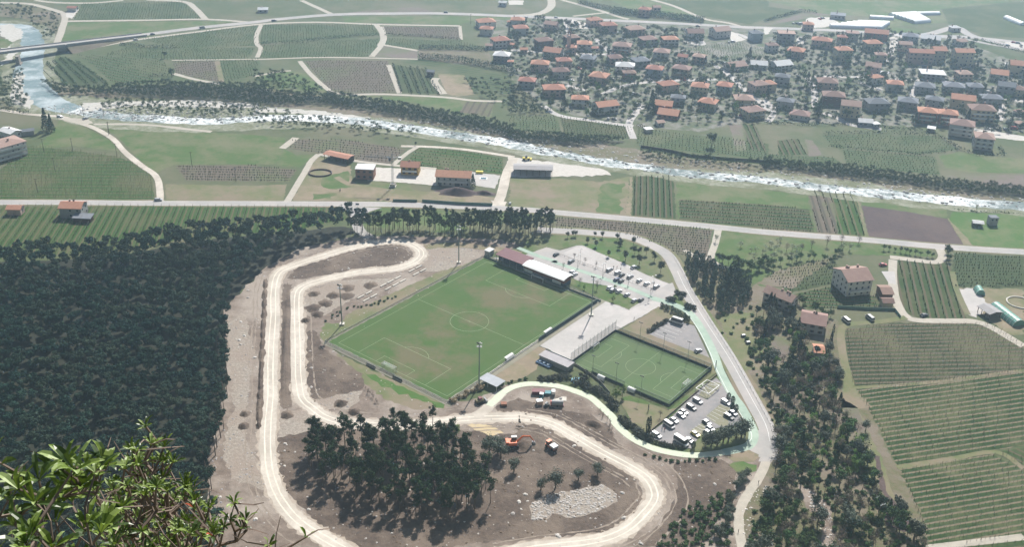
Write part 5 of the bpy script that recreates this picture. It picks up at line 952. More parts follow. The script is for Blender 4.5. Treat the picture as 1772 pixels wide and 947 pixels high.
house(*R8(1562, 632)[0], 4.6, 4, 4.6, 3, 'G', 'g', 'flat', 0, 'small tower-like grey hut on the bright meadow near the river', win=.5, chim=0, o_=.15, name='hut', cat='hut')
# villas on the slope
t = house(*R8(640, 1110)[0], 13.5, 15, 8.4, 14, 'P', 'w', 'gable', 3.0, 'tall white villa with broad brown-pink roof below the main road', win=1, chim=3, balc=1)
house(*M4(648, 120)[0], 7.5, 5, 4.6, 14, 'O', 'w', 'gable', 1.5, 'small orange-roofed porch house joined in front of the tall villa', win=1, chim=0)
house(*M4(80, 245)[0], 15, 7, 5.8, -42, 'P', 'w', 'gable', 2.2, 'long white villa with slanting pinkish roof behind dark conifers', win=1, chim=3)
house(*M4(322, 425)[0], 11, 12, 5.2, -18, 'P', 'g', 'gable', 2.2, 'grey-walled villa with pinkish roof and dark chimneys on the slope', win=1, chim=3)
house(*M4(372, 590)[0], 4, 7, 2.8, -8, 'O', 'w', 'gable', 1.0, 'small orange-roofed outbuilding hidden among garden trees', win=0, chim=0, name='outbuilding', cat='outbuilding')
house(*M4(838, 195)[0], 5, 9, 3.4, 2, 'B', 't', 'gable', 1.3, 'dark wooden barn beside the pale farm road', win=0, chim=0, name='barn', cat='barn')
house(*M4(842, 250)[0], 5, 4.6, 3.0, 2, 'B', 'c', 'gable', 1.1, 'lower barn section with skylight beside the pale farm road', win=.5, chim=0, name='barn', cat='barn')
# left edge apartment house
t = house(*R5(-75, 190)[0], 15, 22, 9, -38, 'P', 'w', 'hip', 2, 'white apartment block with brown balconies at the left edge', win=.6, chim=1)
for k in range(3):
    mb = MB(); z = 2.8*k+1.2; mb.box(7.503, 9, -10, 10, z-.2, z); mb.box(8.9, 9, -10, 10, z, z+1); obj('balcony', mb, WHT, t)
house(*R1(185, 925)[0], 9, 5, 3, 25, 'G', 'g', 'gable', 1, 'grey-roofed garden shed below the pair of big firs', win=0, chim=0, name='shed', cat='shed')
house(*R1(40, 940)[0], 12, 8, 4, -30, 'W', 'w', 'gable', 1.2, 'house with pale roof at the left edge below the river bend', win=.5, chim=1)
house(*R1(490, 78)[0], 8, 6, 3.4, 0, 'R', 'w', 'gable', 1.2, 'small farmhouse on the white clearing in the upper left fields', win=.5, chim=0)
house(*R1(430, 348)[0], 7, 4, 2.8, 5, 'W', 'g', 'flat', 0, 'pale hut beneath the bridge ramp near the river', win=0, chim=0, name='hut', cat='hut')
# village greenery and parked cars placed between houses
def free(p, r=0): return all((p[0]-a)**2+(p[1]-b)**2 > (c+r)**2 for a, b, c in USED)
vt = [p for p in scatter(VIL, 2000, 4.8, 14) if free(p, .5)]; random.shuffle(vt)
stufftrees('village_greenery', 'leafy', vt[240:], 'mass of garden trees and hedges between the village houses', .5, 1.1, 'garden greenery', .55)
for i, p in enumerate(vt[:240]):
    k = ('leafy', 'leafy', 'roundtree', 'fir', 'blossom', 'leafy', 'young', 'olive')[i % 8]
    tree(k, p[0], p[1], {'fir': .8, 'roundtree': 1.2, 'olive': 1.2, 'young': .8, 'blossom': .9}.get(k, .9)*random.uniform(.85, 1.45), {'leafy': 'green leafy garden tree among the village houses', 'roundtree': 'dark round garden tree among the village houses', 'fir': 'dark conifer among the village houses', 'blossom': 'pale blossoming garden tree among the village houses', 'young': 'fresh green garden tree among the village houses', 'olive': 'grey-green garden tree among the village houses'}[k], 'village garden trees: '+k, False, True)
# ---------------- hillside under the viewpoint ----------------
nx, ny = 60, 90; V = []; Fc = []
for j in range(ny):
    for i in range(nx):
        f = j/(ny-1); y = -260+484*f if f < .5 else None
        y = -260+260*(j/30) if j < 30 else 224*((j-30)/(ny-31))**2; x = 700*math.copysign(abs(i/(nx-1)*2-1)**1.8, i/(nx-1)*2-1)
        drop = 1.65+max(0, (y-.15)/.9)+(max(0, -y)*-.15); z = CH-drop
        if y > 6: z += random.uniform(-1, 1)*min(2, y*.03)-1
        V.append((x, y, max(-.5, z)))
for j in range(ny-1):
    for i in range(nx-1): a = j*nx+i; Fc.append((a, a+1, a+nx+1, a+nx))
obj('hillside', npmesh('hillside', V, Fc, mat('rocky_hillside', (.20, .18, .14), (.09, .11, .05), .4, bump=.2)), kind='structure')
# ---------------- football pitch ----------------
C0 = Vector((-19.55, 423.18)); TH = .914546; U = Vector((math.cos(TH), math.sin(TH))); VV = Vector((-math.sin(TH), math.cos(TH)))
def pw(u, v, z=0): p = C0+U*u+VV*v; return Vector((p.x, p.y, z))
def rect(u0, u1, v0, v1): return [pw(u0, v0).xy, pw(u1, v0).xy, pw(u1, v1).xy, pw(u0, v1).xy]
TURF = mat('pitch_turf', (.056, .11, .026), (.075, .115, .036), .07, c3=(.125, .118, .062), scale3=.035, detail=8)
n = TURF.node_tree; ms = [q for q in n.nodes if q.type == 'MAP_RANGE' and abs(q.inputs[1].default_value-.44) < .001][0]; ms.inputs[1].default_value = .50; ms.inputs[2].default_value = .70; src = ms.inputs[0].links[0].from_socket
geo = [q for q in n.nodes if q.type == 'NEW_GEOMETRY'][0]; dt = n.nodes.new('ShaderNodeVectorMath'); dt.operation = 'DOT_PRODUCT'; n.links.new(geo.outputs['Position'], dt.inputs[0]); dt.inputs[1].default_value = (VV.x/33, VV.y/33, 0)
sb = n.nodes.new('ShaderNodeMath'); sb.operation = 'SUBTRACT'; n.links.new(dt.outputs['Value'], sb.inputs[0]); sb.inputs[1].default_value = C0.dot(VV)/33; ab = n.nodes.new('ShaderNodeMath'); ab.operation = 'ABSOLUTE'; n.links.new(sb.outputs[0], ab.inputs[0])
ad = n.nodes.new('ShaderNodeMath'); ad.operation = 'MULTIPLY_ADD'; n.links.new(ab.outputs[0], ad.inputs[0]); ad.inputs[1].default_value = -.17; n.links.new(src, ad.inputs[2]); a2 = n.nodes.new('ShaderNodeMath'); n.links.new(ad.outputs[0], a2.inputs[0]); a2.inputs[1].default_value = .115; n.links.new(a2.outputs[0], ms.inputs[0])
sheet('paving', rect(-58.2, 58.5, -38.5, 38.2), mat('perimeter_ground', (.20, .20, .14), (.26, .235, .19), .2), 0, world=True)
sheet('football_pitch', rect(-55.2, 55.2, -34.6, 37), TURF, 0, .4, world=True)
def linesheet(frame, segs, arcs, wd, z_extra, name='pitch_marking'):
    mb = MB()
    def q(p): v = frame(*p); return Vector((v.x, v.y, 0))
    z = level(polycells([frame(*p).xy for p in z_extra]))
    def seg(a, b):
        a, b = q(a), q(b); d = (b-a).normalized()*wd/2; n_ = Vector((-d.y, d.x, 0)); up = Vector((0, 0, z)); mb.quad(a-d-n_+up, b+d-n_+up, b+d+n_+up, a-d+n_+up)
    for s_ in segs: seg(*s_)
    for c, r, a0, a1 in arcs:
        k = max(8, int(abs(a1-a0)/6)); pr = None
        for i in range(k):
            t0, t1 = R(a0+(a1-a0)*i/k), R(a0+(a1-a0)*(i+1)/k); v = []
            for t, rr in ((t0, r-wd/2), (t1, r-wd/2), (t1, r+wd/2), (t0, r+wd/2)): p = q((c[0]+rr*math.cos(t), c[1]+rr*math.sin(t))); v.append((p.x, p.y, z))
            mb.quad(*v)
    # overlapping strokes get a hair of height so that none share a plane
    for k in range(len(mb.f)):
        for i in mb.f[k]: v = mb.v[i]; mb.v[i] = (v[0], v[1], v[2]+.0006*(k % 9))
    obj(name, mb, G_FLINE, kind='structure')
def rc(u0, u1, v0, v1): return [((u0, v0), (u1, v0)), ((u1, v0), (u1, v1)), ((u1, v1), (u0, v1)), ((u0, v1), (u0, v0))]
LH, WH = 52.95, 32.75; sg = rc(-LH, LH, -WH, WH)+[((0, -WH), (0, WH))]
for s_ in (-1, 1):
    for d, hw in ((16.5, 20.16), (5.5, 9.16)): sg += [((s_*LH, hw), (s_*(LH-d), hw)), ((s_*(LH-d), hw), (s_*(LH-d), -hw)), ((s_*(LH-d), -hw), (s_*LH, -hw))]
linesheet(pw, sg, [((0, 0), 9.15, 0, 360), ((-LH+11, 0), 9.15, -53, 53), ((LH-11, 0), 9.15, 127, 233), ((0, 0), .3, 0, 360)], .16, [(-54, -34), (54, -34), (54, 34), (-54, 34)])
PH = R(-37.6); SC = Vector((57.9, 387.6)); E1 = Vector((math.cos(PH), math.sin(PH))); E2 = Vector((-math.sin(PH), math.cos(PH)))
def sw(p, q, z=0): a = SC+E1*p+E2*q; return Vector((a.x, a.y, z))
sheet('small_pitch', [sw(-25, -17.8).xy, sw(25, -17.8).xy, sw(25, 18).xy, sw(-25, 18).xy], G_TURF2, 0, world=True)
sg = rc(-23.4, 23.4, -16, 16)+[((0, -16), (0, 16))]
for s_ in (-1, 1):
    for d, hw in ((10, 11.6), (4.5, 6)): sg += [((s_*23.4, hw), (s_*(23.4-d), hw)), ((s_*(23.4-d), hw), (s_*(23.4-d), -hw)), ((s_*(23.4-d), -hw), (s_*23.4, -hw))]
linesheet(sw, sg, [((0, 0), 6.6, 0, 360), ((-17.4, 0), 6.2, -50, 50), ((17.4, 0), 6.2, 130, 230)], .13, [(-24, -17), (24, -17), (24, 17), (-24, 17)])
NETM = mat('goal_net', (.7, .72, .72), alpha=.22)
def goal(pos, rz, w_, h_, label):
    t = thing('goal', pos, rz, label, 'goal'); mb = MB(); r = .1
    mb.tube((0, -w_/2, 0), (0, -w_/2, h_), r); mb.tube((0, w_/2, 0), (0, w_/2, h_), r); mb.tube((0, -w_/2-r, h_+.03), (0, w_/2+r, h_+.03), r); obj('frame', mb, WHT, t)
    mb = MB(); d = 1.9
    for s_ in (-1, 1): mb.tube((0, s_*w_/2, h_), (d, s_*w_/2, h_), .04); mb.tube((d, s_*w_/2, h_), (d, s_*w_/2, 0), .04)
    obj('net_support', mb, METAL, t)
    mb = MB(); mb.quad((.02, -w_/2, h_), (.02, w_/2, h_), (d, w_/2, h_), (d, -w_/2, h_)); mb.quad((d, -w_/2, 0), (d, w_/2, 0), (d, w_/2, h_), (d, -w_/2, h_))
    for s_ in (-1, 1): mb.quad((0, s_*w_/2, 0), (d, s_*w_/2, 0), (d, s_*w_/2, h_), (0, s_*w_/2, h_))
    obj('net', mb, NETM, t)
goal(pw(53.1, 0), TH, 7.3, 2.44, 'white football goal in front of the clubhouse at the far end of the big pitch'); goal(pw(-53.1, 0), TH+math.pi, 7.3, 2.44, 'white football goal at the near lower-left end of the big pitch')
goal(sw(-23.6, 0), PH+math.pi, 4.8, 2.1, 'small goal at the left end of the small green pitch'); goal(sw(22.3, 0), PH, 5, 2.1, 'small white goal near the lower right corner of the small green pitch')
for x0_, y0_, x1_, y1_ in ((1005, 72, 1090, 112), (955, 108, 1045, 150), (905, 150, 1000, 195), (855, 195, 950, 240), (1060, 345, 1170, 385), (1030, 375, 1140, 420), (1000, 402, 1110, 450), (965, 430, 1075, 485), (930, 458, 1040, 515), (895, 483, 1005, 545), (800, 575, 900, 625), (765, 600, 865, 650), (735, 625, 830, 672), (640, 335, 700, 362), (560, 400, 620, 428), (400, 520, 460, 548)): ribbon('road_marking', Q7(x0_, y0_, x1_, y1_), .13, G_LINE, 0, k=1)
for x0_, y0_, x1_, y1_ in ((1075, 350, 1200, 395), (1050, 368, 1180, 415), (1025, 385, 1160, 435), (1000, 402, 1140, 455), (980, 418, 1120, 475)): ribbon('road_marking', M3(x0_, y0_, x1_, y1_), .13, G_LINE, 0, k=1)
# ---------------- fences ----------------
MESHM = mat('green_mesh_fence', (.05, .10, .075), alpha=.2); SCREEN = mat('dark_windscreen', (.05, .075, .09), (.07, .095, .10), .5); FPOST = mat('fence_post', (.22, .28, .26), rough=.5); BOARD = mat('grey_green_board', (.14, .19, .18), (.11, .15, .15), .4)
def fence(name, pts, h, base, label, step=4, panel=MESHM, basem=SCREEN, post=FPOST, cat='fence', rail=True, ph=None):
    t = thing(name, (pts[0].x, pts[0].y, 0), 0, label, cat); o_ = Vector((pts[0].x, pts[0].y, 0)); bp_, pn, rl = MB(), MB(), MB(); posts = []
    for a, b in zip(pts, pts[1:]):
        a = Vector((a[0], a[1], 0))-o_; b = Vector((b[0], b[1], 0))-o_; d = (b-a); L_ = d.length; d.normalize(); n_ = Vector((-d.y, d.x, 0)); k = max(1, round(L_/step))
        if base: T = Matrix.Translation(a) @ Matrix.Rotation(math.atan2(d.y, d.x), 4, 'Z'); bp_.box(0, L_, -.05, .05, 0, base, 0, T)
        if panel: T = Matrix.Translation(a) @ Matrix.Rotation(math.atan2(d.y, d.x), 4, 'Z'); pn.box(0.02, L_-.02, -.012, .012, base+.01, h, 0, T)
        if rail: rl.tube(a+Vector((0, 0, h)), b+Vector((0, 0, h)), .06, n=4)
        posts += [a.lerp(b, i/k) for i in range(k+(b-Vector((pts[-1][0], pts[-1][1], 0))+o_).length_squared < .01 and k+1 or k)] if 0 else [a.lerp(b, i/k) for i in range(k)]
    if base: obj('base_board', bp_, basem, t)
    if panel: obj('mesh_panel', pn, panel, t)
    if rail: obj('rail', rl, post, t)
    mb = MB(); mb.tube((0, 0, 0), (0, 0, ph or h), .07, .07, 5); me = mb.mesh('post', post)
    for p in posts[:100]: obj('post', me, parent=t, loc=p)
    return t
fence('pitch_fence', [pw(56, 37), pw(56.2, -36.8), pw(55, -37.2)], 1.9, .9, 'green mesh fence with boards behind the far goal, below the clubhouse', basem=BOARD)
fence('pitch_fence', [pw(55, -35.6), pw(7, -35.6)], 2.2, 1.7, 'dark screened fence between the big pitch and the plaza')
fence('pitch_rail', [pw(6, -35.6), pw(-30, -36)], 1.1, .3, 'low white railing between the big pitch and the brown lawn', post=WHT, basem=WHT)
fence('pitch_rail', [pw(-30, -36), pw(-56.4, -36), pw(-56.5, 38)], 1.2, .25, 'low rail with pale kerb behind the near goal of the big pitch', post=FPOST, basem=mat('pale_kerb', (.4, .4, .38)))
fence('pitch_rail', [pw(-56.5, 38), pw(55, 37.6)], 1.2, .25, 'low rail along the long far-left side of the big pitch', basem=mat('pale_kerb', (.4, .4, .38)))
fence('pitch_fence', [sw(-25.3, 18.3), sw(25.3, 18.3), sw(25.3, -18), sw(8, -18)], 3.0, 1.1, 'dark-based mesh fence round the upper and right sides of the small pitch')
fence('pitch_fence', [sw(3, -18), sw(-14, -18)], 3.0, 1.1, 'dark-based mesh fence stretch between the two white shelters of the small pitch')
fence('pitch_fence', [sw(-25.3, 18.3), sw(-25.4, -18)], 5.5, 1.1, 'tall mesh fence between plaza and small pitch with slim posts', ph=6.5, step=3)
fence('retaining_wall', [P3(*Q7(1020, 0)[0]), P3(*Q7(225, 675)[0])], .9, .88, 'brown-topped wall along the upper side of the lower car park', panel=None, basem=mat('brown_wall', (.22, .15, .12), (.3, .27, .24), .5), rail=False, cat='wall', step=200)
fence('retaining_wall', [P3(*Q5(0, 450)[0]), P3(*Q5(120, 500)[0]), P3(*Q5(290, 610)[0]), P3(*Q5(400, 700)[0]), P3(*Q5(510, 830)[0])], 1.1, 1.08, 'grey wall curving down from the small pitch corner', panel=None, basem=mat('grey_wall', (.33, .32, .31)), rail=False, cat='wall', step=200)
fence('fence', [P3(*p) for p in R6(945, 468, 1110, 472)], 1.6, 0, 'green screened fence on the road opposite the crane, left piece', panel=mat('green_screen', (.10, .20, .16), (.13, .24, .19), .5), step=3); fence('fence', [P3(*p) for p in R6(1145, 472, 1400, 490, 1622, 498)], 1.8, 0, 'green screened fence on the road below the soil heap, right piece', panel=MATS['green_screen'], step=3)
fence('guard_rail', [Vector((*p, 0)) for p in [q.xy for q in [P3(x+9, y) for x, y in SR[5:13]]]], .75, 0, 'steel guard rail on the outer side of the curving sports road', panel=None, post=mat('galvanised_steel', (.4, .4, .4), rough=.4), step=4)
fence('wooden_rail', [P3(*p) for p in Q6(60, 285, 220, 345, 560, 465, 860, 580, 1130, 690, 1190, 695)], .9, 0, 'brown wooden rail along the kerb of the upper car park', panel=None, post=mat('dark_rail_wood', (.13, .09, .07)), step=3)
fence('hedge_wall', [P3(*p) for p in R7(900, 100, 1100, 130, 1250, 165, 1500, 185, 1772, 205)+R8(60, 205, 110, 215)], 1.8, 1.78, 'dark river wall along the top of the far bank', panel=None, basem=mat('dark_stone_wall', (.06, .065, .06), (.09, .09, .08), .6), rail=False, cat='wall', step=300)
fence('fence', [P3(*p) for p in M4(500, 250, 700, 262, 890, 268, 930, 320)], 1.5, 0, 'green netting fence round the little yard below the vineyard', panel=MATS['green_screen'], step=3)
# ---------------- grandstand and clubhouse ----------------
t = thing('grandstand', pw(59.7, 20), TH, 'open grandstand with maroon roof at the far end of the big pitch', 'grandstand')
mb = MB(); mb.extr([(-9.3, 0), (9.3, 0), (9.3, .01)], 0, .01); mb = MB()
for k in range(4): mb.box(-1.6+k*1.4, -.2+k*1.4+.002*k, -9, 9, 0, .5+.5*k)
obj('seating_tiers', mb, mat('blue_grey_steps', (.10, .13, .17), (.13, .16, .2), .5), t)
mb = MB(); mb.box(4.05, 4.3, -9.2, 9.2, 0, 5.2); mb.box(-1.6, 4.05, 9.003, 9.2, 0, 3.4); obj('back_wall', mb, SCREEN, t)
mb = MB()
for s_ in (0,): mb.face([(-4.2, -9.5, 4.7), (4.5, -9.5, 5.4), (4.5, 9.4, 5.4), (-4.2, 9.4, 4.7)]); mb.face([(-4.2, 9.4, 4.5), (4.5, 9.4, 5.2), (4.5, -9.5, 5.2), (-4.2, -9.5, 4.5)]); mb.face([(-4.2, -9.5, 4.5), (-4.2, -9.5, 4.7), (-4.2, 9.4, 4.7), (-4.2, 9.4, 4.5)]); mb.face([(-4.2, -9.5, 4.5), (4.5, -9.5, 5.2), (4.5, -9.5, 5.4), (-4.2, -9.5, 4.7)]); mb.face([(-4.2, 9.4, 4.5), (4.5, 9.4, 5.2), (4.5, 9.4, 5.4), (-4.2, 9.4, 4.7)])
for k in range(19): y = -9.4+k*1.04; mb.face([(-4.2, y, 4.75), (4.5, y, 5.45), (4.5, y+.08, 5.45), (-4.2, y+.08, 4.75)])
obj('roof', mb, RC['M'], t)
for k in range(5): mb = MB(); y = -9+k*4.5; mb.box(-3.9, -3.7, y-.1, y+.1, 0, 4.5); obj('post', mb, METAL, t)
t = thing('clubhouse', pw(59, -2), TH, 'clubhouse with curved white roof behind the far goal', 'clubhouse')
mb = MB(); mb.box(-2.6, 3.6, -12.2, 12.8, 0, 2.2); obj('lower_wall', mb, mat('blue_wall', (.07, .10, .15), (.09, .12, .17), .5), t); mb = MB(); mb.box(-3.0, 3.75, -12.4, 12.9, 2.2, 4.4); obj('upper_wall', mb, mat('rust_wall', (.24, .10, .07), (.2, .08, .06), .5), t)
arc = [(-4.2+8.6*k/10, 4.25+1.25*math.sin(math.pi*(.12+.78*k/10))) for k in range(11)]; prof = arc+[(x, z-.2) for x, z in arc[::-1]]
T = Matrix.Rotation(math.pi/2, 4, 'Z'); mb = MB(); i0 = len(mb.v); n_ = len(prof)
for y in (-13.2, 13.2): mb.v += [(x, y, z) for x, z in prof]
mb.f += [(k, (k+1) % n_, n_+(k+1) % n_, n_+k) for k in range(n_)]+[tuple(range(n_)), tuple(range(2*n_-1, n_-1, -1))]; mb.m = [0]*len(mb.f); obj('roof', mb, mat('white_metal_roof', (.78, .78, .76), (.68, .68, .66), .3, rough=.45), t)
for y in (9.8, -8): mb = MB(); mb.box(-3.12, -3.02, y-2.6, y+2.6, 1.2, 2.7); mb.box(-3.16, -3.125, y-2.2, y+2.2, 1.85, 2.05, 1); obj('banner', mb, [WHT, mat('grey_print', (.3, .32, .4))], t)
for k in range(5): mb = MB(); y = -11+k*4.2; mb.box(-2.72, -2.61, y-.9, y+.9, .7, 1.9); obj('window', mb, GLASS, t)
house(0, 0, 4, 3, 2.6, math.degrees(TH), 'W', 'g', 'flat', 0, 'small white-topped kiosk left of the grandstand', win=0, chim=0, name='kiosk', cat='kiosk', o_=.3, world=tuple(pw(60.5, 36).xy))
t = thing('bar_shed', pw(-3, -53), TH+math.pi/2, 'flat-roofed shed with blue interior between plaza and lane bend', 'shed')
mb = MB(); mb.box(-7.6, 7.6, -2.4, 2.4, 0, 2.5); obj('wall', mb, WC['g'], t); mb = MB(); mb.box(-8, 8, -2.8, 2.7, 2.503, 2.8); mb.box(-8.2, 8.2, -3.05, -2.803, 2.5, 3.0, 1); obj('roof', mb, [mat('lilac_grey_roof', (.40, .38, .39), (.34, .32, .33), .4), SCREEN], t)
mb = MB(); mb.box(0, 7.5, 2.403, 5.4, 0, .8); obj('terrace', mb, mat('blue_box', (.10, .16, .26)), t)
for k in range(3): mb = MB(); mb.tube((1.5+k*2.2, 4, .8), (1.5+k*2.2, 4, 1.25), .65, .65, 10); obj('table', mb, mat('pale_blue_table', (.55, .65, .72)), t)
t = thing('storage_shelter', pw(-34, -41.5), TH, 'open grey shelter at the lower corner of the brown lawn', 'shelter'); mb = MB(); mb.box(-3, 3, -5, 5, 2.3, 2.5); obj('roof', mb, mat('translucent_grey', (.42, .44, .47)), t)
for x in (-2.8, 2.8):
    for y in (-4.8, 0, 4.8): mb = MB(); mb.box(x-.08, x+.08, y-.08, y+.08, 0, 2.3); obj('post', mb, WHT, t)
def shelter(pos, rz, L_, label, name='dugout'):
    t = thing(name, pos, rz, label, 'dugout'); n = 8; arc = [(1.3*math.cos(math.pi*(.05+.62*k/n)), .25+1.75*math.sin(math.pi*(.05+.62*k/n))) for k in range(n+1)]
    mb = MB(); mb.extr(arc+[(a*.95, b-.08) for a, b in arc[::-1]], -L_/2, L_/2); obj('canopy', mb, WHT, t); mb = MB(); mb.box(-L_/2+.1, L_/2-.1, .3, .7, .35, .45); obj('bench', mb, METAL, t)
    for s_ in (-1, 1): mb = MB(); mb.box(s_*L_/2-.06, s_*L_/2, .1, 1.1, 0, 1.5); obj('side_panel', mb, METAL, t)
shelter(pw(-13.5, -34.4), TH+math.pi, 5.4, 'white dugout shelter by the big pitch, the one nearer the reeds'); shelter(pw(15.5, -34.4), TH+math.pi, 5.4, 'white dugout shelter by the big pitch, the one in front of the plaza')
for px, py, l in ((410, 655, 'left white shelter on the lower side of the small pitch'), (765, 800, 'right white shelter on the lower side of the small pitch')): x, y = gp(*Q5(px, py)[0]); shelter((x, y, 0), PH+math.pi, 3.6, l, 'team_shelter')
BEN = mat('pale_concrete_bench', (.58, .55, .48), (.5, .47, .42), .6)
ben = None
for row, v, lst in ((0, 51.5, (-17, -11.8, -1.8, 3.6, 8.7, 18.5, 23.8)), (1, 55.7, (-16.6, -11, -.9, 4.4, 9.6, 19.8, 25))):
    for u in lst:
        mb = MB(); mb.box(-2.1, 2.1, -.35, .35, .003, .5); 
        o = obj('concrete_bench', mb, BEN, None, ('front' if row == 0 else 'back')+'-row concrete bench slab on the spectator bank beside the big pitch', 'bench', 'concrete benches of the '+('front' if row == 0 else 'back')+' row', None, pw(u, v), TH)
for v, l in ((7.7, 'pale framed advertising board left of the near goal'), (-8.3, 'dark board right of the near goal')): mb = MB(); mb.box(-.05, .05, -2.8, 2.8, .3, 1.3); mb.tube((0, -2.6, 0), (0, -2.6, 1.3), .05); mb.tube((0, 2.6, 0), (0, 2.6, 1.3), .05); obj('advertising_board', mb, SCREEN if v < 0 else METAL, None, l, 'board', None, None, pw(-57.4, v), TH)
# ---------------- lamps and masts ----------------
def mast(px, py, h, label, big=True, rz=0, plinth=True, group=None):
    x, y = gp(px, py); t = thing('floodlight_mast' if big else 'light_mast', (x, y, 0), rz, label, 'floodlight', group); r = .3 if big else .1
    mb = MB(); mb.tube((0, 0, 0), (0, 0, h), r, r*.6, 8); obj('pole', mb, FPOST, t)
    if plinth: mb = MB(); mb.box(-1.1, 1.1, -1.1, 1.1, 0, .7); obj('plinth', mb, BEN, t)
    if big:
        mb = MB(); mb.box(-1.1, 1.1, -.7, .7, h-1.3, h-1.2); mb.box(-1.2, 1.2, -.08, .08, h, h+.12); mb.box(-.9, .9, -.1, .1, h-.9, h-.8); obj('platform', mb, METAL, t)
        for k in range(4): mb = MB(); x_ = (-.9, -.3, .3, .9)[k]; mb.box(x_-.25, x_+.25, -.45 if k % 2 else .12, -.12 if k % 2 else .45, h+.1, h+.7); obj('lamp', mb, DARKM if k < 2 else WHT, t)
    else:
        mb = MB(); mb.box(-.9, .9, -.06, .06, h, h+.1); obj('cross_arm', mb, DARKM, t)
        for x_ in (-.7, 0, .7): mb = MB(); mb.box(x_-.25, x_+.25, -.3, -.063, h-.1, h+.25); obj('lamp', mb, DARKM, t)
    return t
mast(592, 562, 20.7, 'tall floodlight mast left of the big pitch above its near-left corner'); mast(794, 455, 20.7, 'tall floodlight mast at the far-left end of the big pitch'); mast(1023, 546, 20.7, 'tall floodlight mast rising from the plaza'); mast(829, 667, 20.7, 'tall floodlight mast by the reeds at the bottom corner of the big pitch', plinth=False)
for px, py in Q5(305, 600, 580, 690, 868, 845): mast(px, py, 9.8, 'slim light mast on the lower side of the small green pitch', False, PH, False, 'masts on the lower side of the small pitch')
for px, py in Q5(858, 205, 1133, 330, 1418, 435): mast(px, py, 9.8, 'slim light mast on the upper side of the small green pitch', False, PH, False, 'masts on the upper side of the small pitch')
def lamp(px, py, h=8, label='tall double-headed street lamp of the upper car park', grp='lamps of the upper car park', rz=R(40)):
    x, y = gp(px, py); t = thing('street_lamp', (x, y, 0), rz, label, 'street lamp', grp); mb = MB(); mb.tube((0, 0, 0), (0, 0, h), .09, .06, 6); mb.box(-1, 1, -.03, .03, h, h+.06); obj('pole', mb, METAL, t)
    for s_ in (-1, 1): mb = MB(); mb.tube((s_*1.05, 0, h+.02), (s_*1.05, 0, h+.2), .5, .3, 10); obj('lamp_head', mb, WHT, t)
for px, py in Q6(295, 375, 590, 470, 880, 580, 1150, 690, 265, 440, 560, 550, 855, 665, 1115, 770): lamp(px, py, 8 if py < 502 or 1 else 6)
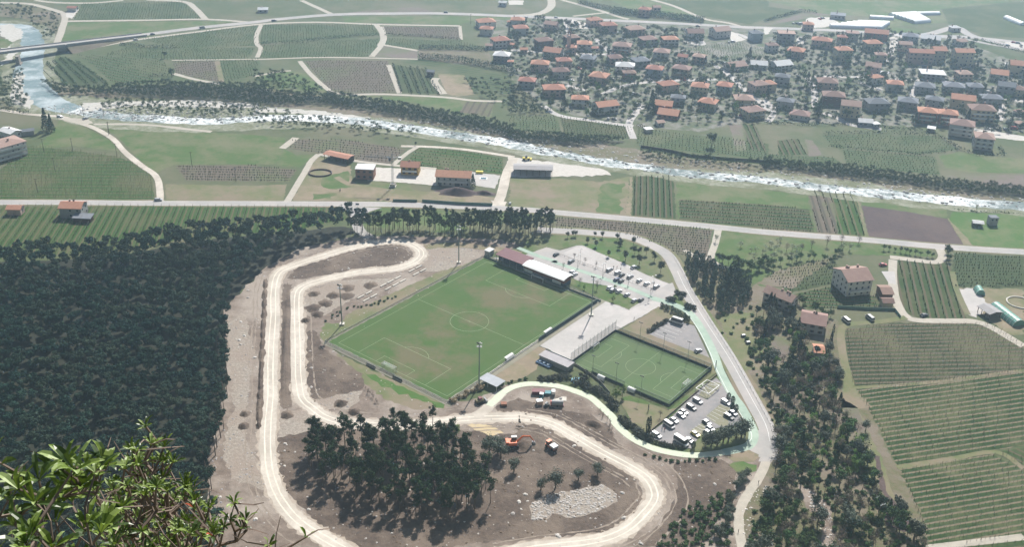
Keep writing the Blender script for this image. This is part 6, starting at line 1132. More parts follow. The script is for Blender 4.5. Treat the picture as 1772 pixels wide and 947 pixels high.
# ---------------- vehicles ----------------
CARC = {k: mat('paint_'+k, c, tuple(x*.92 for x in c), 2, rough=.3, spec=.5) for k, c in dict(white=(.72, .72, .72), silver=(.42, .43, .45), dark=(.03, .033, .04), navy=(.03, .05, .13), grey=(.2, .21, .22), yellow=(.72, .60, .05), red=(.45, .03, .03), blue=(.06, .16, .35), orange=(.75, .16, .04)).items()}
TYRE = mat('tyre', (.02, .02, .022)); LIGHT = mat('lamp_glass', (.7, .7, .65), rough=.2); TAIL = mat('tail_lamp', (.4, .02, .02), rough=.3)
CM = {}
def car(pos, rz, col='silver', kind='car', label=None, group=None, z=0):
    L_, w_, h, pr, gl = dict(car=(4.1, 1.7, 1.45, [(-2.05, .35), (2.05, .35), (2.05, .75), (1.95, .85), (1.0, .95), (-1.9, .98), (-2.05, .8)], [(1.0, .95), (.35, 1.42), (-1.2, 1.45), (-1.85, .98)]),
        wagon=(4.6, 1.75, 1.5, [(-2.3, .35), (2.3, .35), (2.3, .8), (1.3, .98), (-2.25, 1.0), (-2.3, .8)], [(1.3, .98), (.6, 1.48), (-2.0, 1.52), (-2.25, 1.0)]),
        van=(5.2, 1.95, 2.1, [(-2.6, .4), (2.6, .4), (2.6, .95), (2.1, 1.1), (-2.6, 1.2)], [(2.1, 1.1), (1.5, 2.05), (-2.55, 2.1), (-2.6, 1.2)]),
        camper=(6.6, 2.2, 2.9, [(-3.3, .45), (3.3, .45), (3.3, 1.0), (2.6, 1.25), (-3.3, 1.3)], [(2.6, 1.25), (2.2, 2.75), (-3.25, 2.9), (-3.3, 1.3)]))[kind]
    t = thing({'van': 'van', 'camper': 'camper_van'}.get(kind, 'car'), (pos[0], pos[1], z), rz, label, {'van': 'van', 'camper': 'camper van'}.get(kind, 'car'), group)
    if (kind, col) not in CM:
        a = MB(); a.extr([(0, 0)]*0 or pr, 0, 1); 
        def side(prof, w2, inset=0, m=0, mb=None):
            mb = mb or MB(); n = len(prof); top = max(z_ for _, z_ in prof); bot = min(z_ for _, z_ in prof)
            for s_ in (-1, 1): mb.v += [(x, s_*(w2-inset*(z_-bot)/(top-bot+1e-6)), z_) for x, z_ in prof]
            mb.f += [tuple(range(n)), tuple(range(2*n-1, n-1, -1))]+[(k, n+k, n+(k+1) % n, (k+1) % n) for k in range(n)]; mb.m += [m]*(n+2); return mb
        body = side(pr, w_/2).mesh('body', CARC[col]); g = side(gl, w_/2-.04, .16)
        cab = g.mesh('cabin', GLASS); xs = [p[0] for p in gl]; top = max(p[1] for p in gl); r_ = MB(); 
        fx, bx_ = gl[1][0]-.1, gl[2][0]+.1
        side([(fx+.02, top-.06), (bx_, top-.03), (bx_, top+.04), (fx+.02, top+.02)], w_/2-.2, 0, 0, r_)
        if kind in ('van', 'camper'): side([(gl[1][0]-.5, gl[0][1]+.1), (gl[2][0]-.02, gl[0][1]+.1), (gl[2][0]-.02, top-.1), (gl[1][0]-.5, top-.1)], w_/2+.01, .06, 0, r_)
        roof = r_.mesh('roof', CARC[col]); wb = MB(); wb.tube((0, -.1, 0), (0, .1, 0), .31, .31, 10); wh = wb.mesh('wheel', TYRE); lb = MB(); lb.box(-.04, .04, -.18, .18, -.08, .08); CM[kind, col] = (body, cab, roof, wh, lb.mesh('headlight', LIGHT))
    body, cab, roof, wh, lb = CM[kind, col]
    obj('body', body, parent=t); obj('cabin_glass', cab, parent=t); obj('roof', roof, parent=t)
    for x in (-L_*.3, L_*.31):
        for s_ in (-1, 1): obj('wheel', wh, parent=t, loc=(x, s_*(w_/2-.08), .31))
    for s_ in (-1, 1): obj('headlight', lb, parent=t, loc=(L_/2, s_*(w_/2-.3), .68))
    return t
UHD = TH; GC = 'cars parked in the upper car park'
UP = [(15, 272, 'dark', 'car', 'dark car farthest up-left in the upper car park'), (192, 352, 'grey', 'wagon', 'grey wagon alone in the aisle near the left street lamp'), (200, 478, 'white', 'car', 'white car behind the clubhouse gable, the upper one of two'), (232, 505, 'white', 'car', 'white car behind the clubhouse gable, the lower one of two'), (640, 450, 'silver', 'wagon', 'silver car at the left end of the main parked row, next to the walkers'), (737, 482, 'white', 'wagon', 'white wagon second in the main parked row'), (785, 512, 'dark', 'car', 'dark car half hidden behind the white wagon'), (722, 566, 'navy', 'car', 'dark blue car left of two below the wooden rail'), (775, 585, 'dark', 'car', 'black car right of two below the wooden rail'),
      (882, 532, 'silver', 'wagon', 'silver wagon in the middle of the main parked row'), (987, 578, 'white', 'car', 'white car third from the right of the main parked row'), (1075, 615, 'white', 'car', 'white car second from the right of the main parked row'), (1190, 648, 'silver', 'wagon', 'silver wagon at the right end of the main parked row'), (922, 420, 'white', 'car', 'white car alone at the lawn edge under the trees'), (640, 664, 'white', 'car', 'white car left of the row between cycle lane and lawn'), (682, 688, 'silver', 'wagon', 'silver wagon half behind the young tree by the cycle lane'), (750, 704, 'white', 'car', 'white car in the middle of the row by the cycle lane'), (845, 745, 'silver', 'car', 'silver car right of the row by the cycle lane'), (928, 812, 'silver', 'car', 'silver car above the white bin at the plaza entrance'), (1008, 802, 'dark', 'car', 'dark car at the plaza entrance, last to the right')]
for x, y, c, k, l in UP: car(gp(*Q6(x, y+14)[0]), UHD+random.uniform(-.06, .06), c, k, l, GC)
LHD = heading(Q7(745, 265)[0], Q7(850, 330)[0]); GC = 'cars parked in the lower car park'
for x, y, c, k, l in [(792, 300, 'silver', 'wagon', 'silver wagon beside the white steel frame in the lower car park'), (718, 375, 'dark', 'wagon', 'black car second from the steel frame along the wall'), (628, 432, 'dark', 'car', 'dark car third along the wall, close behind a silver one'), (598, 468, 'silver', 'car', 'silver car fourth along the wall'), (515, 528, 'silver', 'car', 'silver-grey car just above the white van'), (458, 585, 'white', 'van', 'white van with dark windows along the wall'), (310, 700, 'white', 'wagon', 'white wagon nearest the two tall cypresses'), (598, 785, 'white', 'camper', 'white motorhome at the lower edge of the car park'), (692, 762, 'grey', 'car', 'grey car right beside the motorhome'),
        (1122, 318, 'white', 'wagon', 'white car by the bushes at the top right of the lower car park'), (1205, 442, 'navy', 'car', 'dark blue car by the bushes, behind the black one'), (1158, 485, 'dark', 'wagon', 'black car on the right side of the lower car park'), (897, 555, 'dark', 'car', 'black car alone in the middle bays'), (940, 625, 'silver', 'car', 'silver car by the olive clump, upper one'), (912, 672, 'navy', 'car', 'dark blue car by the olive clump, lower one'), (765, 690, 'yellow', 'car', 'yellow car in the lower car park')]:
    car(gp(*Q7(x, y+12)[0]), LHD+random.uniform(-.05, .05), c, k, l, GC)
VH = heading(M3(1100, 325)[0], M3(1185, 352)[0]); car(gp(*M3(1142, 350)[0]), VH+math.pi, 'white', 'camper', 'white camper van alone on the triangular car park'); car(gp(*M3(1292, 548)[0]), VH+1.2, 'silver', 'car', 'small pale car at the right corner of the triangular car park')
def rh(pts, px): 
    for a, b in zip(pts, pts[1:]):
        if a[0] <= px <= b[0]: return heading(a[:2], b[:2])
    return 0
for (px, py), c, k, l, z in ((R1(1380, 192)[0], 'white', 'van', 'white van on the highway left of the junction', 0), (R1(1040, 235)[0], 'dark', 'car', 'dark car on the highway ramp toward the bridge', 0), (R1(885, 240)[0], 'dark', 'car', 'dark car nearest the bridge on the highway', 0), (R2(135, 143)[0], 'dark', 'wagon', 'dark car on the highway bend above the vineyards', 0), (R2(1305, 86)[0], 'dark', 'car', 'lone dark car on the straight highway at top centre', 0), (R3(325, 120)[0], 'white', 'car', 'white car on the highway above the village left end', 0), (R3(1290, 180)[0], 'dark', 'car', 'dark car on the highway above the upper meadow', 0)):
    car(gp(px, py), rh(FAR_MAIN, px), c, k, l)
car(gp(*R1(925, 272)[0]), heading((200, 74), (240, 67)), 'white', 'car', 'white car on the narrow road below the highway ramp')
car(gp(*R5(1080, 462)[0]), 0.1, 'silver', 'wagon', 'silver car waiting where the white track meets the main road'); car(gp(*R1(410, 798)[0]), -.3, 'white', 'wagon', 'white car on the track beside the two big firs'); car(gp(*R1(583, 812)[0]), .9, 'silver', 'car', 'pale car at the fork of the riverside tracks')
car(gp(*R8(810, 905)[0]), .1, 'red', 'car', 'dark red car parked beside the tall villa'); car(gp(*M4(720, 325)[0]), 1.9, 'silver', 'van', 'dark-windowed grey van in the little netted yard'); car(gp(*M4(558, 340)[0]), 1.9, 'white', 'van', 'white truck box at the left of the netted yard'); car(gp(*M4(1090, 305)[0]), .5, 'dark', 'car', 'dark tractor-like car at the farm road junction')
vs = R3(120, 120, 470, 165, 440, 180, 450, 150, 950, 735, 30, 325, 660, 300, 690, 350, 965, 320, 850, 640, 870, 645, 960, 548, 1190, 545, 1430, 420, 1460, 430, 1500, 290, 1530, 285, 1570, 490, 1560, 800, 1590, 790, 720, 815, 680, 812, 880, 720, 430, 550, 640, 545, 700, 540, 480, 470)+R4(250, 270, 240, 285, 1000, 690, 200, 160, 230, 160, 250, 165, 380, 130, 400, 125, 1170, 435, 1140, 432, 1360, 458, 1240, 545, 1330, 548, 1700, 290, 1730, 295, 1750, 315, 1660, 310, 1520, 880, 1600, 890, 1650, 885, 1700, 880, 1560, 600, 1530, 630, 1700, 655, 345, 700, 250, 605, 840, 430, 850, 380, 1210, 690)
for i, (px, py) in enumerate(vs):
    c = ('white', 'silver', 'white', 'dark', 'silver', 'red', 'grey')[i % 7]; car(gp(px, py), random.uniform(-.5, .5)+(1.57 if i % 3 == 0 else 0), c, ('car', 'wagon', 'van')[i % 5 % 3], {'white': 'white', 'silver': 'silver', 'dark': 'dark', 'red': 'red', 'grey': 'grey'}[c]+' vehicle parked at a street or yard of the village', c+' vehicles parked in the village')
# walkers beside the main parked row
SKIN = mat('skin', (.5, .32, .24))
def person(px, py, top, legs, rz, label, s_=1.0):
    x, y = gp(px, py)
    me = bpy.data.meshes.new('person'); J = [(0, 0, .95, .15), (0, 0, 1.2, .16), (0, 0, 1.42, .17), (0, 0, 1.52, .07), (0, 0, 1.62, .1), (0, .01, 1.74, .085),
        (.1, 0, .88, .11), (.11, .06, .5, .075), (.11, -.02, .08, .05), (.11, .12, .03, .045), (-.1, 0, .88, .11), (-.11, -.05, .5, .075), (-.11, -.14, .08, .05), (-.11, -.02, .03, .045),
        (.2, 0, 1.42, .07), (.27, .03, 1.14, .05), (.28, .12, .9, .035), (.28, .15, .8, .03), (-.2, 0, 1.42, .07), (-.27, -.02, 1.14, .05), (-.28, .04, .9, .035), (-.28, .06, .8, .03)]
    E_ = [(0, 1), (1, 2), (2, 3), (3, 4), (4, 5), (0, 6), (6, 7), (7, 8), (8, 9), (0, 10), (10, 11), (11, 12), (12, 13), (2, 14), (14, 15), (15, 16), (16, 17), (2, 18), (18, 19), (19, 20), (20, 21)]
    me.from_pydata([j[:3] for j in J], E_, []); o = bpy.data.objects.new('person', me); COL.objects.link(o); o.location = (x, y, 0); o.rotation_euler[2] = rz; o.scale = (s_,)*3
    md = o.modifiers.new('skin', 'SKIN'); sv = me.skin_vertices[0].data
    for i, j in enumerate(J): sv[i].radius = (j[3], j[3])
    sv[0].use_root = True; ss = o.modifiers.new('sub', 'SUBSURF'); ss.levels = 1; ss.render_levels = 1
    # clothing by height, in one shader
    k = 'outfit_%s_%s' % (top, legs)
    if k not in MATS:
        m = bpy.data.materials.new(k); m.use_nodes = True; n = m.node_tree; tc = n.nodes.new('ShaderNodeTexCoord'); sx = n.nodes.new('ShaderNodeSeparateXYZ'); n.links.new(tc.outputs['Object'], sx.inputs[0]); r = n.nodes.new('ShaderNodeValToRGB'); r.color_ramp.interpolation = 'CONSTANT'
        mp = n.nodes.new('ShaderNodeMath'); mp.operation = 'DIVIDE'; mp.inputs[1].default_value = 2; n.links.new(sx.outputs[2], mp.inputs[0]); n.links.new(mp.outputs[0], r.inputs[0]); e = r.color_ramp.elements
        e[0].color = (.05, .04, .04, 1); e[1].position = .05; e[1].color = (*CARC[legs].node_tree.nodes['Principled BSDF'].inputs[0].default_value[:3], 1) if 0 else {'navy': (.04, .05, .12, 1), 'dark': (.03, .03, .035, 1), 'grey': (.2, .2, .2, 1)}[legs]
        for p_, c in ((.5, {'red': (.4, .05, .05, 1), 'white': (.6, .6, .6, 1), 'blue': (.08, .15, .35, 1), 'dark': (.04, .04, .05, 1)}[top]), (.77, (.5, .32, .24, 1)), (.86, (.08, .05, .03, 1))): q = e.new(p_); q.color = c
        n.links.new(r.outputs[0], n.nodes['Principled BSDF'].inputs[0]); MATS[k] = m
    me.materials.append(MATS[k]); return tag(o, label, 'person')
person(*Q6(688, 440)[0], 'dark', 'dark', 0, 'person in dark clothes standing right of the silver car in the upper car park'); person(*Q6(728, 440)[0], 'red', 'navy', .8, 'person in a reddish top walking between the parked cars'); person(*Q6(772, 460)[0], 'dark', 'grey', 2, 'person in dark top right of the white wagon in the upper car park')
person(*Q7(375, 640)[0], 'white', 'navy', .5, 'person in a pale top standing between the white van and white wagon'); person(*Q7(405, 650)[0], 'red', 'dark', 2.5, 'person in a reddish top beside the white van in the lower car park', .95)
person(*B3(1703, 505+10)[0], 'dark', 'dark', 1, 'person in dark clothes walking down the narrow lane below the junction'); person(*B3(1565, 850)[0], 'dark', 'dark', 1.3, 'person in dark clothes near the bottom of the narrow lane'); person(*M3(855, 330)[0], 'dark', 'dark', 1.3, 'person in dark clothes at the lower edge of the plaza entrance')
# ---------------- earth mounds and boulders ----------------
def mound(p, rx, ry, h, rz=0, m=None, label=None, group=None, seed=0, name='earth_mound'):
    rr = random.Random(seed+int(p[0]*7)); n, k = 18, 6; V = [(0, 0, h)]; Fc = []; ph_ = [rr.uniform(.85, 1.15) for _ in range(n)]
    for j in range(1, k+1):
        f = j/k; hh = h*(.5+.5*math.cos(math.pi*f)) if j < k else -.05
        for i in range(n): a = 2*math.pi*i/n; s_ = f*ph_[i]; V.append((rx*s_*math.cos(a), ry*s_*math.sin(a), hh+(rr.uniform(-.12, .12)*h if j < k else 0)))
    mb = MB(); mb.v = V
    for i in range(n): mb.f.append((0, 1+i, 1+(i+1) % n))
    for j in range(k-1):
        for i in range(n): a = 1+j*n; mb.f.append((a+i, a+n+i, a+n+(i+1) % n, a+(i+1) % n))
    mb.m = [0]*len(mb.f); return obj(name, mb, m or G_BROWN, None, label, 'earth mound' if name != 'rubble_heap' else 'heap', group, None, (p[0], p[1], .06), rz, smooth=True)
for i, (x, y, r) in enumerate(((408, 155, 3.2), (540, 165, 3.8), (640, 115, 4), (790, 95, 3.8), (490, 218, 4), (405, 248, 4.4), (632, 168, 4), (430, 295, 3.6), (350, 335, 2.6))): mound(gp(*M2(x, y)[0]), r*1.0, r*1.1, 1.3, 0, None, 'small dark earth mound on the pale gravel left of the football pitch', 'earth mounds on the gravel', i)
BH = heading((470, 500), (455, 740))
for i in range(15): y = 492+i*17.5; x = 459-(y-492)*.046; mound(gp(x, y), random.uniform(6, 8) if i < 14 else 3, random.uniform(1.3, 1.9), 1.3, BH, None, 'low mound of the dark earth bank left of the outer white track', 'bank mounds left of the track', i)
mound(gp(*B2(225, 48)[0]), 3, 3.4, 1.4, 0, None, 'dark earth mound on the gravel between the two track arms'); mound(gp(*B2(680, 30)[0]), 3, 3, 1.4, 0, None, 'brown earth mound just above the leaning umbrella pine'); mound(gp(*M2(590, 905)[0]), 3.2, 3.4, 1.8, 0, None, 'pointed dark mound on the pale rubble at the pitch side'); mound(gp(*B1(1670, 40)[0]), 2.6, 3, 1.3, 0, None, 'dark mound beside the left track arm, upper one'); mound(gp(*B1(1660, 125)[0]), 2.6, 3, 1.2, 0, None, 'dark mound beside the left track arm, lower one')
mound(gp(*M2(218, 500)[0]), 62, 2.6, 1.1, heading(M2(225, 100)[0], M2(212, 930)[0]), None, 'long dark earth berm between the two parallel white tracks')
mound(gp(*R6(1390, 410)[0]), 14, 5.5, 3.6, -.05, G_SOIL, 'big long heap of dark soil in front of the white farmhouse'); mound(gp(*R6(1570, 415)[0]), 8, 3.5, 2, -.1, G_SOIL, 'lower tail of dark soil right of the big heap')
mound(gp(*Q8(1130, 640)[0]), 5, 3, 1.6, -.5, None, 'dark earth mound on the slope inside the pale lane'); mound(gp(*Q8(640, 310)[0]), 6, 4, .8, .2, G_DIRT, 'flat pale earth hump behind the building equipment'); mound(gp(*B3(110, 250)[0]), 9, 5, 1.6, -.3, None, 'dug brown earth heap around the orange excavator')
for (px, py, rx, ry, rz) in ((1430, 720, 0, 0, 0),): pass
ROCK = mat('pale_boulder', (.55, .52, .48), (.40, .37, .35), .9, rand=.2); ROCKD = mat('grey_boulder', (.36, .34, .34), (.25, .24, .24), .9)
RM = []
for s_ in range(5):
    rr = random.Random(s_+40); mb = MB(); n = 8; V = [(0, 0, .75)]
    for j, (f, z) in enumerate(((.6, .62), (1, .25), (.9, -.1))):
        for i in range(n): a = 2*math.pi*(i+.5*j)/n; q = f*rr.uniform(.75, 1.15); V.append((q*math.cos(a), q*math.sin(a)*.85, z*rr.uniform(.8, 1.15)))
    mb.v = V; mb.f = [(0, 1+i, 1+(i+1) % n) for i in range(n)]+[(1+j*n+i, 1+(j+1)*n+i, 1+(j+1)*n+(i+1) % n, 1+j*n+(i+1) % n) for j in range(2) for i in range(n)]; mb.m = [0]*len(mb.f); RM.append(mb.mesh('boulder', ROCK))
RP = M1(1690, 130, 1690, 180, 1640, 345, 1610, 465, 1630, 470, 1665, 440, 1640, 500, 1625, 520, 1735, 590)+Q1(640, 55, 860, 62, 350, 125, 50, 205, 303, 235, 910, 235, 620, 275, 215, 322, 295, 308, 1000, 98, 990, 148, 555, 150)+M2(380, 545, 390, 660, 388, 790, 50, 95, 50, 190, 15, 655, 540, 545)+B2(208, 243, 205, 292, 205, 395, 345, 345, 540, 820, 760, 890, 370, 692, 1095, 368)+B3(97, 128, 283, 168, 448, 258, 205, 270, 170, 290, 115, 590, 130, 635, 70, 640, 85, 690, 30, 720, 775, 580, 875, 632, 785, 750, 332, 870, 805, 485, 900, 925, 1300, 460, 1405, 520, 1165, 450, 345, 880)+B1(1545, 735, 1555, 768, 1500, 610, 1520, 690, 1740, 760)
for i, (px, py) in enumerate(RP):
    o = obj('boulder', RM[i % 5], None, None, 'single pale boulder lying on the bare earth of the building site', 'boulder', 'loose boulders of the building site', None, (*gp(px, py), 0), random.uniform(0, 6)); q = random.uniform(.45, 1.0); o.scale = (q, q, q*.8)
def rocks(polys, n, r0, r1, m, label, name='rubble'):
    Vs = []; Fs = []; o_ = 0; rr = np.random.default_rng(3); base = []
    for me in RM: V = np.empty(len(me.vertices)*3, np.float32); me.vertices.foreach_get('co', V); base.append((V.reshape(-1, 3), [tuple(p.vertices) for p in me.polygons]))
    T3 = []
    for V, fs in base: T3.append((V, np.array([(f[0], f[i], f[i+1]) for f in fs for i in range(1, len(f)-1)])))
    tot = 0
    for pl in polys:
        w_ = W(pl); ar = abs(sum(w_[i][0]*w_[(i+1) % len(w_)][1]-w_[(i+1) % len(w_)][0]*w_[i][1] for i in range(len(w_))))/2
        for p in scatter(w_, int(ar*n), 0, 4):
            V, F_ = T3[tot % 5]; tot += 1; a = rr.uniform(0, 6.28); s_ = r0+(r1-r0)*rr.random()**3; c, s2 = math.cos(a)*s_, math.sin(a)*s_
            Vs.append(np.stack([V[:, 0]*c-V[:, 1]*s2+p[0], V[:, 0]*s2+V[:, 1]*c+p[1], V[:, 2]*s_*.8], 1)); Fs.append(F_+o_); o_ += len(V)
    return obj(name, npmesh(name, np.concatenate(Vs), np.concatenate(Fs), m), label=label, cat='rubble', kind='stuff')
rocks([SLABF], 3.0, .15, .75, mat('white_rubble', (.50, .47, .44), (.34, .31, .29), 1), 'dense spread of pale broken stones inside the lower loop', 'stone_spread')
rocks([e for e in (M2(400, 890, 560, 840, 740, 815, 700, 900, 640, 945, 480, 945), [(392, 560), (420, 540), (440, 600), (430, 700), (425, 760), (450, 800), (460, 850), (400, 830), (385, 780), (405, 700)], [(740, 425), (800, 425), (840, 440), (800, 460), (740, 460)], B1(1400, 60, 1520, 40, 1560, 400, 1600, 620, 1700, 800, 1650, 860, 1480, 640, 1420, 400))], .3, .12, .6, ROCKD, 'scattered grey rubble on the bare ground beside the wood and tracks')
rocks(EARTH, .16, .15, .6, mat('earth_clod', (.17, .125, .09), (.11, .08, .055), .6), 'dark clods of turned earth scattered over the site', 'earth_clods')
rocks([SITE], .1, .1, .5, ROCK, 'stray pale stones strewn over the building site', 'stray_stones')
rocks([[(1300, 840), (1280, 900), (1290, 947), (1310, 947), (1306, 880), (1330, 840)], B4(250, 500, 350, 560, 480, 760, 460, 945, 380, 945, 330, 760), B4(0, 860, 60, 850, 120, 947, 0, 947), B3(900, 330, 1000, 360, 1080, 390, 1060, 400, 960, 370)], .5, .15, .7, ROCK, 'pale stones on the rough slope beside the narrow lane', 'slope_stones')
BK = [R1(280, 720, 1772, 700, 1772, 830, 1000, 820, 600, 800, 300, 770), R2(0, 740, 1300, 870, 1772, 945, 1772, 900, 1200, 830, 0, 720), R7(0, 60, 600, 170, 1200, 240, 1772, 290)+R8(600, 370, 1200, 440, 1772, 470, 1772, 450, 1100, 390, 500, 300, 0, 250)+R7(1400, 200, 800, 110, 0, 20), R1(60, 640, 230, 720, 200, 760, 90, 700)]
rocks(BK, .16, .25, 1.3, mat('river_boulder', (.62, .61, .58), (.38, .37, .35), .5), 'pale boulders strewn along the river bed and banks', 'river_boulders')
RVW = W([(x_, y_) for x_, y_, w_ in RIV[8:]]); PP = []
for i_ in range(1, len(RVW)-1):
    d_ = (RVW[i_+1]-RVW[i_]).normalized(); n_ = Vector((-d_.y, d_.x)); PP.append((RVW[i_]-n_*8, RVW[i_+1]-n_*8, RVW[i_+1]+n_*8, RVW[i_]+n_*8))
_W = W; W = lambda p, z=0: p if hasattr(p[0], 'length') else _W(p, z)
rocks(PP, .09, .3, 1.5, mat('wet_boulder', (.40, .39, .37), (.16, .16, .155), .6), 'boulders breaking the surface of the rapid river', 'rapids_boulders'); W = _W
# riverside thickets: unnumbered bushes that read as a dark band
BANKS = [R1(280, 560, 500, 610, 760, 600, 1000, 570, 1772, 590)+R2(200, 640, 640, 660, 1000, 720, 1400, 790, 1640, 840, 1772, 880, 1772, 945, 1500, 900, 1000, 800, 500, 720, 0, 720)+R1(1500, 690, 900, 660, 400, 650), R8(0, 195, 280, 232, 560, 240, 900, 288, 1250, 340, 1772, 395, 1772, 440, 1250, 395, 900, 345, 500, 300, 250, 265, 0, 245), R7(0, 0, 800, 60, 500, 90, 0, 50)]
pp = []
for b_ in BANKS: w_ = W(b_); pp += scatter(w_, 2600, 1.9, 5)
for pl, n_ in ((R1(730, 680, 1772, 740, 1772, 800, 1000, 800, 700, 750), 140), (R1(0, 560, 100, 500, 160, 480, 160, 620, 230, 720, 0, 760), 80), (R2(0, 750, 700, 850, 1200, 900, 1000, 940, 0, 850), 90), (R2(0, 500, 200, 500, 480, 620, 400, 640, 0, 600), 90), (R2(1400, 560, 1772, 540, 1772, 750, 1600, 690), 60), (R3(0, 600, 60, 600, 300, 780, 0, 780), 90), (R1(0, 30, 240, 60, 420, 110, 370, 280, 290, 270, 200, 130, 0, 110), 90), (R7(900, 140, 1772, 220, 1772, 260, 900, 180), 70)): pp += scatter(W(pl), n_, 2.2, 6)
stufftrees('riverside_thicket', 'leafy', pp, 'dense dark thicket of bushes along the river banks', .42, .75, 'thicket', .5)
sc = scatter(SL[0], 520, 1.8, 6, avoid=bald)+scatter(W(B3(1300, 640, 1540, 560, 1500, 945, 1000, 945, 1200, 700)), 110, 2, 6)+scatter(W([(1236, 560), (1300, 545), (1320, 640), (1330, 690)]), 20, 2, 6)
stufftrees('undergrowth', 'shrub', sc, 'low mixed undergrowth covering the rough slope', .5, 1.1, 'undergrowth', .8)
# hedges between fields
def hedge(pts, w_, h, label, kind='leafy', zf=None):
    r_ = [Vector(gp(*p)) for p in pts]; Cs = []
    for a, b in zip(r_, r_[1:]):
        n = int((b-a).length*2.2*max(1, w_*h/2)); t_ = RNG.random(n)[:, None]; d = (b-a).normalized()
        c = np.array(a)[None]*(1-t_)+np.array(b)[None]*t_; o_ = RNG.uniform(-w_/2, w_/2, n)[:, None]; Cs.append(np.concatenate([c+o_*np.array((-d.y, d.x))[None], RNG.uniform(.1, h, n)[:, None]], 1))
    V, F_ = quads(np.concatenate(Cs), .6, RNG); obj('hedge', npmesh('hedge', V, F_, L_DARK if kind == 'dark' else L_MID), label=label, cat='hedge')
hedge(R2(30, 300, 300, 290, 450, 270, 650, 250, 850, 240), 2.5, 2.6, 'long dark hedge dividing the vineyards north of the river, left part', 'dark'); hedge(R2(885, 240, 1150, 250, 1410, 275), 2.5, 2.4, 'dark hedge right of the field track crossing', 'dark'); hedge(R1(820, 305, 1000, 322, 1210, 325), 3, 2.6, 'short dark hedge in the upper left vineyards', 'dark')
hedge(R2(1120, 398, 1400, 420, 1772, 492)+R3(40, 505), 6, 5, 'broad dark hedge running to the village left edge', 'dark'); hedge(R2(1120, 335, 1350, 335, 1600, 345), 5, 4, 'upper dark hedge of the orchard left of the village', 'dark'); hedge(R1(0, 745, 100, 760, 210, 775), 2.5, 2, 'dark hedge along the track left of the firs', 'dark')
for i_, a in enumerate(((945, 440, 1005, 630), (1000, 450, 1075, 640), (1060, 455, 1130, 645), (1110, 460, 1190, 648), (1165, 470, 1260, 650))): hedge(R2(*a), 1.4, 2.2, ('leftmost', 'second', 'middle', 'fourth', 'rightmost')[i_]+' dark hedge-like vine line in the plot with strong lines', 'dark')
for i_, a in enumerate(((320, 425, 460, 580), (360, 405, 520, 580), (410, 395, 600, 575), (460, 400, 660, 570), (520, 420, 730, 570))): hedge(R1(*a), 2, 2, ('leftmost', 'second', 'middle', 'fourth', 'rightmost')[i_]+' green orchard hedge line on the fan-shaped plot by the river bend')
hedge(R8(440, 92, 700, 120, 1060, 150, 1330, 118), 1.8, 1.8, 'thin dark hedge between the terraces right of the river', 'dark'); hedge(R8(400, 8, 800, 0, 1190, 20, 1330, 110, 1450, 155, 1640, 155, 1600, 100), 2.2, 2.2, 'dark hedge round the three-storey villa garden', 'dark'); hedge(R4(0, 840, 300, 855, 640, 850, 1150, 905), 2.5, 2, 'dark hedge along the right village front', 'dark'); hedge(R3(340, 740, 460, 770), 2, 2, 'dark hedge of the left village front gardens', 'dark'); hedge(R3(880, 860, 980, 900), 3, 2.4, 'dark hedge at the village front beside the exit road', 'dark')
hedge(R3(700, 80, 800, 95, 1000, 110, 1330, 150), 12, 5, 'dark grove strip along the highway above the village', 'dark'); hedge(R3(480, 20, 600, 50, 700, 65), 6, 4, 'dark tree line along the farm road at the top', 'dark'); hedge(R4(0, 148, 250, 80, 360, 85), 3, 3, 'dark hedge bounding the pinkish field at the top right', 'dark'); hedge(R8(1285, 530, 1500, 540, 1772, 552), 1.5, 1.2, 'low hedge between river bank and bright meadow'); hedge(R4(1480, 275, 1772, 360), 3, 2.4, 'hedge under the road embankment at far right', 'dark'); hedge(R1(1010, 520, 1100, 520, 1190, 515), 3, 2.5, 'dark scrub left of the lone round tree', 'dark'); hedge(M4(1300, 100, 1500, 108, 1772, 90), 1.5, 1.6, 'sparse dark hedge above the riding ground', 'dark')
# ---------------- bridge ----------------
t = thing('road_bridge', (*gp(40, 86, 7.5), 0), 0, 'long concrete road bridge crossing the river at the upper left', 'bridge'); o_ = Vector((*gp(40, 86, 7.5), 0))
dk = [(-90, 101), (0, 89), (40, 84), (110, 76)]; zz = [8.5, 8.0, 7.6, 6.0]; cc = [Vector((*gp(p[0], p[1], z), z))-o_ for p, z in zip(dk, zz)]; cc.append(Vector((*gp(180, 67.5, 3), 3))-o_); cc.append(Vector((*gp(250, 59.5, .35), .35))-o_)
deck, rl, em = MB(), MB(), MB()
for a, b in zip(cc, cc[1:]):
    n_ = Vector((-(b-a).y, (b-a).x, 0)).normalized()*4.6; up = Vector((0, 0, 1)); q = [a-n_, b-n_, b+n_, a+n_]; deck.quad(*[p+up*.02 for p in q]); deck.quad(*[p-up*1.1 for p in q[::-1]]); deck.quad(q[0]-up*1.1, q[1]-up*1.1, q[1], q[0]); deck.quad(q[2]-up*1.1, q[3]-up*1.1, q[3], q[2])
    for s_ in (-1, 1): m_ = n_*(s_*.98); rl.quad(a+m_, b+m_, b+m_+up*.9, a+m_+up*.9); rl.quad(a+m_*.95, b+m_*.95, b+m_*.95+up*.9, a+m_*.95+up*.9); rl.quad(a+m_+up*.9, b+m_+up*.9, b+m_*.95+up*.9, a+m_*.95+up*.9)
obj('deck', deck, G_ROADP, t); obj('parapet', rl, mat('pale_parapet', (.42, .41, .4)), t)
